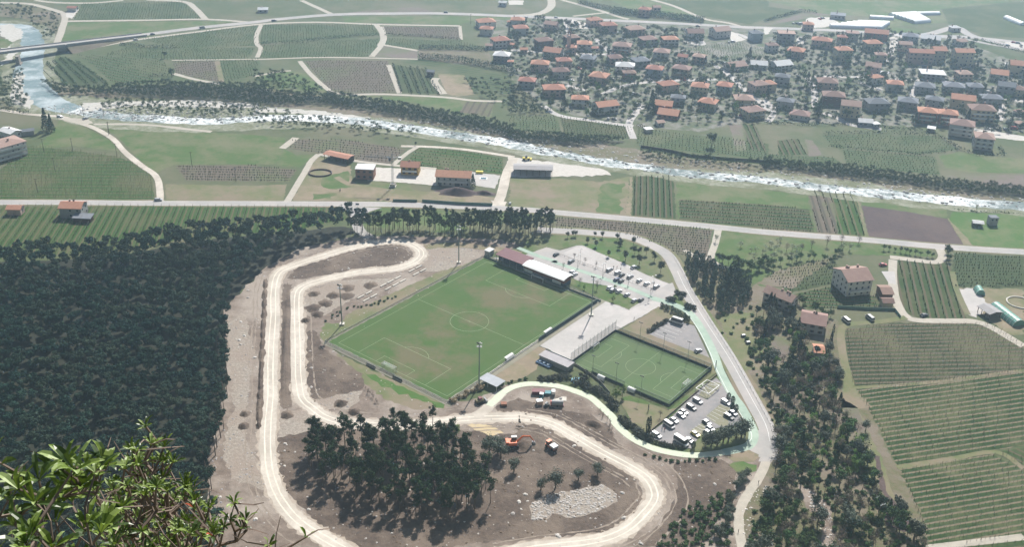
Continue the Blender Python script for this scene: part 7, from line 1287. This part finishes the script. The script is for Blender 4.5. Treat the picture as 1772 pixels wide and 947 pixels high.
for a, b in zip(cc[3:], cc[4:]):
    n_ = Vector((-(b-a).y, (b-a).x, 0)).normalized()*4.5
    for s_ in (-1, 1): em.quad(Vector((*(a+n_*s_).xy, a.z-1)), Vector((*(b+n_*s_).xy, max(b.z-1, 0))), Vector((*(b+n_*s_*(1+b.z*.3)).xy, 0)), Vector((*(a+n_*s_*(1+a.z*.3)).xy, 0)))
obj('embankment', em, G_SCRUB, t)
for p_ in ((33, 111), (-38, 122)): x, y = gp(*p_); mb = MB(); mb.box(-1.2, 1.2, -3, 3, -.2, 7); mb.box(-2.2, 2.2, -3.6, 3.6, -.2, 1); obj('pier', mb, WC['s'], t, loc=(x-o_.x, y-o_.y, 0), rz=.2)
# ---------------- tower crane ----------------
x, y = gp(*R6(945, 365)[0]); t = thing('tower_crane', (x, y, 0), R(176), 'grey tower crane standing between the unfinished and the yellow house', 'crane'); H_ = 18.5
mb = MB(); mb.box(-1.9, 1.9, -1.9, 1.9, 0, .5); mb.box(-1.6, 1.6, -1.6, -.9, .503, 2); mb.box(-1.6, 1.6, .9, 1.6, .503, 2); obj('ballast', mb, BEN, t)
def truss(a, b, s_, n, mb):
    a, b = Vector(a), Vector(b); d = (b-a).normalized(); u = d.orthogonal().normalized(); v = d.cross(u); c = [u*s_+v*s_, u*s_-v*s_, -u*s_-v*s_, -u*s_+v*s_]
    for q in c: mb.tube(a+q, b+q, .07, n=4)
    for i in range(n):
        for k in range(4): mb.tube(a.lerp(b, i/n)+c[k], a.lerp(b, (i+1)/n)+c[(k+1) % 4], .04, n=3, cap=False)
mb = MB(); truss((0, 0, .5), (0, 0, H_), .5, 14, mb); obj('mast', mb, METAL, t); mb = MB(); truss((0, 0, H_+.2), (16, 0, H_+.2), .4, 14, mb); mb.tube((0, 0, H_+3), (15, 0, H_+.6), .05, n=4); mb.tube((0, 0, H_+3), (-5, 0, H_+.3), .05, n=4); obj('jib', mb, METAL, t)
mb = MB(); truss((0, 0, H_+.5), (0, 0, H_+3), .35, 3, mb); obj('cat_head', mb, METAL, t); mb = MB(); truss((-5.5, 0, H_+.2), (-.4, 0, H_+.2), .4, 5, mb); mb.box(-5.6, -3.8, -.8, .8, H_-.6, H_+.9); obj('counterweight', mb, WHT, t); mb = MB(); mb.box(.6, 1.8, .6, 1.8, H_-1.2, H_+.4); obj('cab', mb, GLASS, t)
# ---------------- utility poles ----------------
for (px, py) in R5(300, 130, 377, 262, 258, 408, 497, 125, 797, 160, 1308, 220, 1608, 330, 745, 8)+R1(742, 920, 570, 790, 710, 790, 925, 790)+R6(600, 585)+R2(1475, 160): 
    x, y = gp(px, py); t = thing('utility_pole', (x, y, 0), random.uniform(-.3, .3), 'dark wooden utility pole standing in the fields near the river', 'utility pole', 'field utility poles'); mb = MB(); mb.tube((0, 0, 0), (0, 0, 9), .16, .11, 6); obj('pole', mb, V_WOOD, t); mb = MB(); mb.box(-.9, .9, -.06, .06, 8.5, 8.65); obj('cross_arm', mb, V_WOOD, t)
x, y = gp(*R6(704, 522)[0]); t = thing('road_sign', (x, y, 0), 0, 'small direction sign post at the mouth of the pale side road', 'sign'); mb = MB(); mb.tube((0, 0, 0), (0, 0, 4), .07); obj('pole', mb, METAL, t); mb = MB(); mb.box(-1, 1, -.05, .05, 2.8, 3.9); obj('panel', mb, DARKM, t)
# ---------------- building-site machines ----------------
def excavator(px, py, rz, s_, col, label, boom=1):
    x, y = gp(px, py); t = thing('excavator', (x, y, .3), rz, label, 'excavator'); P_ = CARC[col]
    for q in (-1, 1): mb = MB(); mb.extr([(0, 0)]*0 or [(-1.9, .35), (-1.5, 0), (1.5, 0), (1.9, .35), (1.6, .8), (-1.6, .8)], q*1.25-.3, q*1.25+.3, 0, Matrix.Rotation(math.pi/2, 4, 'Z')); obj('track', mb, TYRE, t)
    mb = MB(); mb.box(-2.5, 1.1, -1.35, 1.35, 1.0, 2.1); mb.box(-2.6, -1.6, -1.3, 1.3, 1.003, 2.4); mb.box(-.9, .9, -.9, .9, .6, 1.0, 0); obj('body', mb, P_, t); mb = MB(); mb.box(-.5, 1.2, .35, 1.34, 2.1, 3.2); obj('cab', mb, GLASS, t); mb = MB(); mb.box(-.6, 1.3, .3, 1.4, 3.2, 3.3); obj('cab_roof', mb, WHT, t)
    mb = MB(); mb.tube((1, -.2, 1.6), (3.2, -.2, 3.9), .34, .3, 6); mb.tube((3.2, -.2, 3.9), (5.6, -.2, 3.7), .3, .24, 6); obj('boom', mb, P_, t); mb = MB(); mb.tube((5.5, -.2, 3.9), (7.2, -.2, 1.4), .26, .18, 6); obj('arm', mb, P_, t); mb = MB(); mb.extr([(-.5, 0), (.5, 0), (.7, .9), (-.2, 1)], -.6, .6, 0, Matrix.Translation((7.2, -.2, .5)) @ Matrix.Rotation(math.pi/2, 4, 'Z')); obj('bucket', mb, METAL, t); t.scale = (s_,)*3; return t
excavator(888, 773, R(8), 1.15, 'orange', 'orange-red excavator with outstretched boom inside the lower loop'); 
x, y = gp(954, 777); t = thing('wheel_dumper', (x, y, .2), R(-50), 'small orange dumper with pale body right of the excavator', 'dumper')
mb = MB(); mb.box(-2.6, 2.3, -1, 1, .7, 1.2); obj('chassis', mb, CARC['orange'], t); mb = MB(); mb.extr([(-1.2, 1.3), (1.2, 1.3), (1.3, 2.3), (-1.3, 2.3)], .1, 2.7); obj('skip', mb, CARC['silver'], t); mb = MB(); mb.box(-2.2, -.9, -.9, .9, 1.2, 2.8); obj('cab', mb, CARC['dark'], t); mb = MB(); mb.box(-2.3, -.8, -1, 1, 2.8, 2.9); obj('cab_roof', mb, CARC['orange'], t)
for a in (-1.7, 1.6):
    for b_ in (-1.1, 1.1): mb = MB(); mb.tube((a, b_-.2, .55), (a, b_+.2, .55), .6, .6, 10); obj('wheel', mb, TYRE, t)
TEAL = mat('teal_paint', (.04, .20, .24), rough=.5); MAR = mat('maroon_paint', (.16, .04, .05), rough=.5)
def kit(px, py, rz, name, cat, label, parts):
    x, y = gp(px, py); t = thing(name, (x, y, .1), rz, label, cat)
    for pn, b_, m_ in parts:
        mb = MB()
        if len(b_) == 6: mb.box(*b_)
        else: mb.tube(b_[:3], b_[3:6], b_[6], b_[6], 10)
        obj(pn, mb, m_, t)
kit(*Q8(485, 285)[0], 0, 'steel_skip', 'skip', 'long maroon-topped skip at the upper left of the building equipment', [('box', (-2.6, 2.6, -1.1, 1.1, 0, 1.6), MAR), ('rim', (-2.75, 2.75, -1.25, 1.25, 1.603, 1.75), MAR)])
kit(*Q8(520, 335)[0], R(80), 'compact_loader', 'loader', 'teal machine with white cab roof left in the building equipment', [('body', (-1.5, 1.5, -.8, .8, .4, 1.4), TEAL), ('cab', (-.6, .6, -.7, .7, 1.403, 2.3), GLASS), ('cab_roof', (-.8, .8, -.85, .85, 2.303, 2.45), WHT), ('wheel', (-1, -.95, .4, -1, -.75, .4, .42), TYRE), ('wheel', (1, .75, .4, 1, .95, .4, .42), TYRE)])
kit(*Q8(600, 300)[0], 0, 'tipper_truck', 'truck', 'teal flatbed truck with white cab at the top of the building equipment', [('chassis', (-2.8, 2.8, -1, 1, .5, .9), DARKM), ('bed', (-2.8, 1.2, -1.1, 1.1, .903, 1.5), TEAL), ('cab', (1.3, 2.9, -1.05, 1.05, .903, 2.4), WHT), ('wheel', (-1.8, -1.1, .45, -1.8, 1.1, .45, .45), TYRE), ('wheel', (1.9, -1.1, .45, 1.9, 1.1, .45, .45), TYRE)])
kit(*Q8(705, 425)[0], 0, 'tank_trailer', 'tank', 'grey cylindrical tank trailer with red end at the building equipment', [('tank', (-2.4, 0, 1.4, 2.4, 0, 1.4, 1.15), METAL), ('end_cap', (-2.9, 0, 1.4, -2.41, 0, 1.4, 1.1), CARC['red']), ('frame', (-2.6, 2.8, -.8, .8, .2, .5), MAR), ('wheel', (0, -1.1, .4, 0, 1.1, .4, .4), TYRE)])
kit(*Q8(495, 405)[0], .3, 'site_cabin', 'cabin', 'small whitish site cabin left of the tank trailer', [('box', (-1.2, 1.2, -1, 1, 0, 1.8), WC['p']), ('roof', (-1.3, 1.3, -1.1, 1.1, 1.803, 1.95), WHT)])
kit(*Q8(580, 430)[0], .8, 'cement_mixer', 'mixer', 'dark cement mixer with white drum left of the tank trailer', [('drum', (-.4, 0, 1, .6, 0, 1.5, .7), WHT), ('frame', (-1.2, 1.2, -.7, .7, .1, .7), DARKM)])
kit(*Q8(735, 345)[0], -.05, 'concrete_slab', 'slab', 'flat pale concrete slab with round ring beside the truck', [('slab', (-2.8, 2.8, -1.5, 1.5, 0, .15), BEN), ('ring', (.4, 0, .153, .4, 0, .5, .6), WC['g'])])
kit(*Q8(80, 420)[0], .1, 'brick_pallet', 'pallet', 'square reddish pallet stack near the track fork', [('stack', (-1.2, 1.2, -1, 1, .15, 1.2), WC['r']), ('base', (-1.3, 1.3, -1.1, 1.1, 0, .147), V_WOOD)])
kit(*M2(1540, 895)[0], .5, 'site_loader', 'loader', 'sand-coloured tracked loader between reeds and white track', [('track', (-1.9, 1.9, -1.4, -.9, 0, .8), TYRE), ('track', (-1.9, 1.9, .9, 1.4, 0, .8), TYRE), ('body', (-2, 1.2, -.88, .88, .6, 1.7), G_TAN), ('cab', (-.8, .6, -.8, .8, 1.703, 2.6), MAR), ('shovel', (2.2, 2.8, -1.4, 1.4, .1, 1), METAL)])
kit(*Q7(980, 260)[0], 0, 'wood_stack', 'frame', 'x', []) if 0 else None
t = thing('steel_pergola', (*gp(*Q7(905, 175)[0]), 0), heading(Q7(790, 185)[0], Q7(935, 75)[0]), 'white steel frame structure standing over bays of the lower car park', 'pergola')
x0, x1, y0, y1 = -4.4, 4.4, -3.1, 3.1; hF = 1.8
mb = MB(); c = [(x0, y0, hF), (x1, y0, hF), (x1, y1, hF), (x0, y1, hF)]
for i in range(4): mb.tube(c[i], c[(i+1) % 4], .16, n=4)
obj('top_ring', mb, WHT, t)
for a in c: mb = MB(); mb.tube((a[0], a[1], 0), a, .12, n=4); obj('leg', mb, WHT, t)
mb = MB(); mb.tube(c[0], (0, y1, hF), .1, n=4); mb.tube((0, y1, hF), (0, y0, hF), .1, n=4); mb.tube(c[1], (0, y1, hF), .1, n=4); mb.tube((-2.2, y1, hF), (-2.2, 0, hF+.01), .1, n=4); obj('brace', mb, WHT, t)
TB = mat('blue_tarpaulin', (.06, .34, .55), (.2, .5, .65), .8, rough=.5); x, y = gp(*Q8(935, 130)[0]); mb = MB()
for k in range(6): mb.tube((-2.5+k*.95, -1.6+random.uniform(-.6, .6), .2), (-1.9+k*.95, 1.5+random.uniform(-.6, .6), .6), .3, .22, 5)
obj('tarpaulin', mb, TB, None, 'crumpled bright blue tarpaulins on the bank left of the small pitch', 'tarpaulin', None, None, (x, y, 0))
kit(*R6(1562, 312)[0], -.05, 'garden_pool', 'pool', 'little rectangular pool with white rim right of the farmhouse', [('rim', (-2.4, 2.4, -1.8, 1.8, 0, .15), WHT), ('water', (-1.7, 1.7, -1.2, 1.2, .1, .16), mat('pool_water', (.03, .10, .14), rough=.1))]); kit(*R6(1535, 275)[0], 0, 'yellow_container', 'container', 'yellow container at the vineyard edge behind the little pool', [('box', (-2.2, 2.2, -.8, .8, 0, 1.3), CARC['yellow']), ('lid', (-2.3, 2.3, -.9, .9, 1.303, 1.4), CARC['yellow'])]); kit(*R7(122, 185)[0], 0, 'yellow_loader', 'loader', 'yellow wheel loader on the river yard behind the grey hall', [('body', (-2.5, 2, -1, 1, .7, 1.7), CARC['yellow']), ('cab', (-.8, .6, -.8, .8, 1.703, 2.9), GLASS), ('bucket', (2.4, 3.4, -1.4, 1.4, .3, 1.2), CARC['yellow']), ('wheel', (-1.5, -1.2, .7, -1.5, 1.2, .7, .7), TYRE), ('wheel', (1.4, -1.2, .7, 1.4, 1.2, .7, .7), TYRE)])
mb = MB(); n = 28
for i in range(n): a, b_ = 2*math.pi*i/n, 2*math.pi*(i+1)/n; mb.tube((7*math.cos(a), 5.6*math.sin(a), .4), (7*math.cos(b_), 5.6*math.sin(b_), .4), .45, n=5, cap=False)
x, y = gp(*R6(450, 276)[0]); obj('riding_ring', mb, G_SOIL, None, 'oval riding ring with dark earthen rim beside the farm track', 'riding ring', None, None, (x, y, .1)); mb2 = MB(); mb2.v = [(a*.9, b_*1.1, c*.6) for a, b_, c in mb.v]; mb2.f = mb.f; mb2.m = mb.m; x, y = gp(*M4(1745, 215)[0]); obj('riding_ring', mb2, BEN, None, 'pale riding ring near the right edge above the green tunnel', 'riding ring', None, None, (x, y, .1))
# village cable line / road furniture kept small; animals in the paddock
def sheep(px, py, rz, label):
    x, y = gp(px, py); me = bpy.data.meshes.new('pony'); J = [(0, 0, 1.05, .3), (.55, 0, 1.1, .27), (-.55, 0, 1.1, .28), (.85, 0, 1.35, .15), (1.1, 0, 1.55, .11), (1.4, 0, 1.4, .07), (-.8, 0, 1.0, .05), (-.95, 0, .6, .04)]; E_ = [(0, 1), (0, 2), (1, 3), (3, 4), (4, 5), (2, 6), (6, 7)]
    for xx, r_ in ((.55, 1), (-.55, 2)):
        for s_ in (-1, 1): i = len(J); J += [(xx, s_*.2, .75, .12), (xx-.06, s_*.2, .4, .07), (xx, s_*.2, .04, .06)]; E_ += [(r_, i), (i, i+1), (i+1, i+2)]
    me.from_pydata([j[:3] for j in J], E_, []); o = bpy.data.objects.new('pony', me); COL.objects.link(o); o.location = (x, y, 0); o.rotation_euler[2] = rz; md = o.modifiers.new('skin', 'SKIN')
    for i, j in enumerate(J): me.skin_vertices[0].data[i].radius = (j[3], j[3])
    me.skin_vertices[0].data[0].use_root = True; o.modifiers.new('sub', 'SUBSURF').render_levels = 1; me.materials.append(mat('dark_coat', (.05, .035, .03))); tag(o, label, 'pony')
sheep(*R6(585, 398)[0], 1.6, 'small dark pony standing on the bare paddock left of the crane')
for px, py, l in ((1600, 445, 'upper of two small dark-topped troughs in the paddock by the sports road'), (1632, 492, 'lower of two small dark-topped troughs in the paddock by the sports road')): kit(*M3(px, py)[0], .3, 'feed_trough', 'trough', l, [('box', (-1, 1, -.7, .7, 0, .9), DARKM), ('lid', (-.8, .8, -.5, .5, .903, 1.1), WHT)])
for px, py, l in ((1742, 488, 'white round hay bale near the yard road by the main road'),): x, y = gp(*R6(px, py)[0]); mb = MB(); mb.tube((-.7, 0, .75), (.7, 0, .75), .75, .75, 12); obj('hay_bale', mb, WHT, None, l, 'hay bale', None, None, (x, y, 0), .6)
# ---------------- foreground shrub on the ledge ----------------
def ray(px, py, dist):
    a, b = px-CX, py-CY; d = (rt*a-upv*b+fwd*F).normalized(); return Vector((0, 0, CH))+d*dist
LF = [mat('glossy_leaf', (.10, .165, .02), (.16, .22, .045), 9, rough=.5, spec=.4), mat('pale_leaf', (.26, .33, .13), (.20, .28, .08), 9, rough=.5, spec=.4), mat('deep_leaf', (.025, .05, .014), (.04, .07, .02), 9, rough=.4, spec=.4), mat('red_leaf', (.35, .08, .04), (.25, .06, .03), 9)]
for m_ in LF:
    n = m_.node_tree; b = n.nodes['Principled BSDF']; tr = n.nodes.new('ShaderNodeBsdfTranslucent'); tr.inputs[0].default_value = (.22, .34, .03, 1) if m_ is not LF[3] else (.4, .08, .02, 1); ms = n.nodes.new('ShaderNodeMixShader'); ms.inputs[0].default_value = .16
    n.links.new(b.outputs[0], ms.inputs[1]); n.links.new(tr.outputs[0], ms.inputs[2]); n.links.new(ms.outputs[0], n.nodes['Material Output'].inputs[0])
STEM = mat('grey_brown_twig', (.22, .17, .14), (.13, .10, .08), 20, rough=.8)
def leaf(mb, p, d, nrm, L_, w_, m):
    d = d.normalized(); s_ = d.cross(nrm).normalized(); n_ = s_.cross(d).normalized(); i = len(mb.v); pts = []
    for t, q, c in ((0, .12, 0), (.3, .6, .02), (.62, 1, .03), (.88, .75, -.02), (1, .12, -.08)):
        c0 = p+d*(L_*t)+n_*(L_*c*1.5); pts += [c0-s_*(w_*q/2)+n_*(w_*q*.18), c0, c0+s_*(w_*q/2)+n_*(w_*q*.18)]
    mb.v += [tuple(x) for x in pts]
    for k in range(4):
        a = i+k*3; mb.f += [(a, a+1, a+4, a+3), (a+1, a+2, a+5, a+4)]; mb.m += [m, m]
def bush(name, label, poly, root, dist, n, L_, w_, extra, sprigs, rs, leafn=(6, 10), twigs=60):
    rr = random.Random(rs); root = Vector(root); t = thing(name, root, 0, label, 'shrub'); lv, st = MB(), MB()
    W0 = []
    cand_ = scatter(poly, n, 0, 40, rr)
    for px, py in cand_: W0.append((ray(px, py, dist*rr.uniform(.88, 1.2)), 1))
    for px, py, dd in extra: W0.append((ray(px, py, dist*dd), 1))
    hubs = [root+Vector((rr.uniform(-.5, .5)*dist*.12, rr.uniform(-.1, .3)*dist*.15, dist*.12*rr.uniform(.6, 1.6))) for _ in range(7)]
    for h_ in hubs: st.tube(Vector((0, 0, -.1)), h_-root, dist*.0042, dist*.003, 5)
    nodes = list(hubs)
    st.tube((0, -.25, -1.55), (0, 0, 0), dist*.009, dist*.0055, 6)
    W0.sort(key=lambda q: (q[0]-root).length)
    for p, _ in W0:
        pa = min(nodes, key=lambda q: (q-p).length+.35*max(0, q.z-p.z+dist*.03)*4); mid = pa.lerp(p, .5)+Vector((rr.uniform(-1, 1), rr.uniform(-1, 1), -.4))*dist*.012; r = dist*.0013
        st.tube(pa-root, mid-root, r*1.2, r, 4, 0, False); st.tube(mid-root, p-root, r, r*.7, 4, 0, False); nodes.append(p); nodes.append(mid)
        ax = ((p-mid).normalized()*.5+Vector((rr.uniform(-.3, .3), rr.uniform(-.5, .3), 1.0))).normalized(); u = ax.orthogonal().normalized(); v = ax.cross(u); k = rr.randint(*leafn); a0 = rr.uniform(0, 6)
        for j in range(k):
            a = a0+j*2.4; sp_ = rr.uniform(.45, 1.25); d = ax*rr.uniform(.5, 1.1)+(u*math.cos(a)+v*math.sin(a))*sp_; L2 = L_*rr.choice((.6, .8, 1, 1.1)); nr = ax-(u*math.cos(a)+v*math.sin(a))*.3+Vector((rr.uniform(-.4, .4), rr.uniform(-.4, .4), rr.uniform(-.4, .4)))
            leaf(lv, p-root-ax*(L_*.15*rr.random()), d, nr, L2, w_*rr.uniform(.6, 1.25), (0, 0, 2, 2, 1, 0, 2)[rr.randint(0, 6)] if rr.random() > .004 else 3)
    for _ in range(twigs):
        a = rr.choice(nodes); d = Vector((rr.uniform(-1, 1), rr.uniform(-.6, .6), rr.uniform(-.2, 1))).normalized()*dist*rr.uniform(.02, .045); b_ = a+d*.5+Vector((rr.uniform(-1, 1), 0, rr.uniform(-.5, 1)))*dist*.006; st.tube(a-root, b_-root, dist*.0009, dist*.0007, 3, 0, False); st.tube(b_-root, a+d-root, dist*.0007, dist*.0004, 3, 0, False)
    obj('branches', st, STEM, t); obj('leaves', lv, LF, t); return t
bush('evergreen_shrub', 'large-leaved glossy green shrub in the near foreground at lower left', [(-30, 870), (0, 850), (30, 835), (55, 825), (95, 800), (120, 800), (190, 800), (205, 815), (150, 840), (130, 860), (110, 880), (190, 915), (200, 960), (150, 1000), (-30, 1000)], ray(60, 1215, 3.2), 2.7, 30, .066, .0155,
     [(40, 838, 1), (18, 860, .95), (105, 812, 1), (115, 800, 1), (150, 808, 1), (178, 806, 1), (165, 818, .95), (60, 870, .95), (75, 880, 1), (95, 900, 1), (150, 905, .95), (175, 920, .95), (-3, 800, 1), (45, 940, .9), (120, 850, 1.05), (30, 900, 1)], None, 3, (5, 9), 40)
bush('evergreen_shrub', 'smaller-leaved twiggy green shrub at lower left, right behind the large-leaved one', [(150, 850), (205, 825), (222, 790), (240, 770), (270, 775), (285, 800), (305, 795), (312, 820), (300, 850), (320, 838), (352, 850), (340, 880), (362, 905), (380, 947), (380, 1000), (140, 1000), (190, 925), (150, 890)], ray(255, 1190, 6.4), 5.5, 175, .068, .015,
     [(252, 738, 1), (262, 770, 1), (285, 772, 1), (300, 800, 1), (282, 800, 1), (320, 840, 1), (335, 850, 1), (362, 880, 1), (230, 780, 1), (405, 872, .95), (398, 900, .95), (418, 915, .95), (388, 912, .95), (375, 925, .95), (425, 900, .95)], None, 5, (6, 11), 150)
bush('red_twig', 'small bare twig with dark red leaves at the bottom edge', [(440, 955), (550, 955), (550, 990), (440, 990)], ray(480, 1190, 5.5), 4.6, 3, .05, .016, [(530, 930, 1), (465, 945, 1)], None, 9, (4, 6), 8)
# ---------------- which one of a row: place in its group, counted in the photo ----------------
def screen(o):
    p = o.location; dd = p.y*cp-(p.z-CH)*sp; return (F*p.x/dd, -F*(p.y*sp+(p.z-CH)*cp)/dd)
def nth(k): return '%d%s' % (k, 'th' if 10 <= k % 100 <= 20 else {1: 'st', 2: 'nd', 3: 'rd'}.get(k % 10, 'th'))
grp = {}
for o in COL.objects:
    if o.parent is None and o.get('group') and o.get('label'): grp.setdefault((o['group'], o['label']), []).append(o)
for (g, l), os_ in grp.items():
    if len(os_) < 2: continue
    if len(os_) > 46 and not ('belt' in g or 'vine rows' in g):     # a mass of look-alikes: say which part of it each stands in
        xs = sorted(screen(o)[0] for o in os_); ys = sorted(screen(o)[1] for o in os_); k = len(os_); base = ' '.join(l.split()[:12])
        for o in os_:
            x, y = screen(o); nm = ('upper', 'middle', 'lower')[(y > ys[k//3])+(y > ys[2*k//3])]+' '+('left', 'centre', 'right')[(x > xs[k//3])+(x > xs[2*k//3])]
            o['label'] = base+', '+nm+' part'; o['group'] = g+', '+nm+' part'
        continue
    ver = 'vine rows of' in g; os_.sort(key=lambda o: screen(o)[1 if ver else 0])
    for i, o in enumerate(os_):
        wd = l.split(); sfx = ('first' if i == 0 else 'last' if i == len(os_)-1 else nth(i+1))+(' from the top' if ver and 0 < i < len(os_)-1 else ' counting down' if ver else ' from the left' if 0 < i < len(os_)-1 else ' counting from the left')
        o['label'] = ' '.join(wd)+', '+sfx if len(wd)+len(sfx.split()) <= 16 else l
# ---------------- haze ----------------
hz = MB(); hz.box(-3900, 3900, -290, 6900, -1, 262)
hm = bpy.data.materials.new('haze'); hm.use_nodes = True; n = hm.node_tree; n.nodes.remove(n.nodes['Principled BSDF'])
pv = n.nodes.new('ShaderNodeVolumePrincipled'); pv.inputs['Color'].default_value = (.56, .77, 1, 1); pv.inputs['Density'].default_value = .00027; pv.inputs['Anisotropy'].default_value = .7
n.links.new(pv.outputs[0], n.nodes['Material Output'].inputs['Volume'])
obj('haze', hz, hm, kind='stuff')
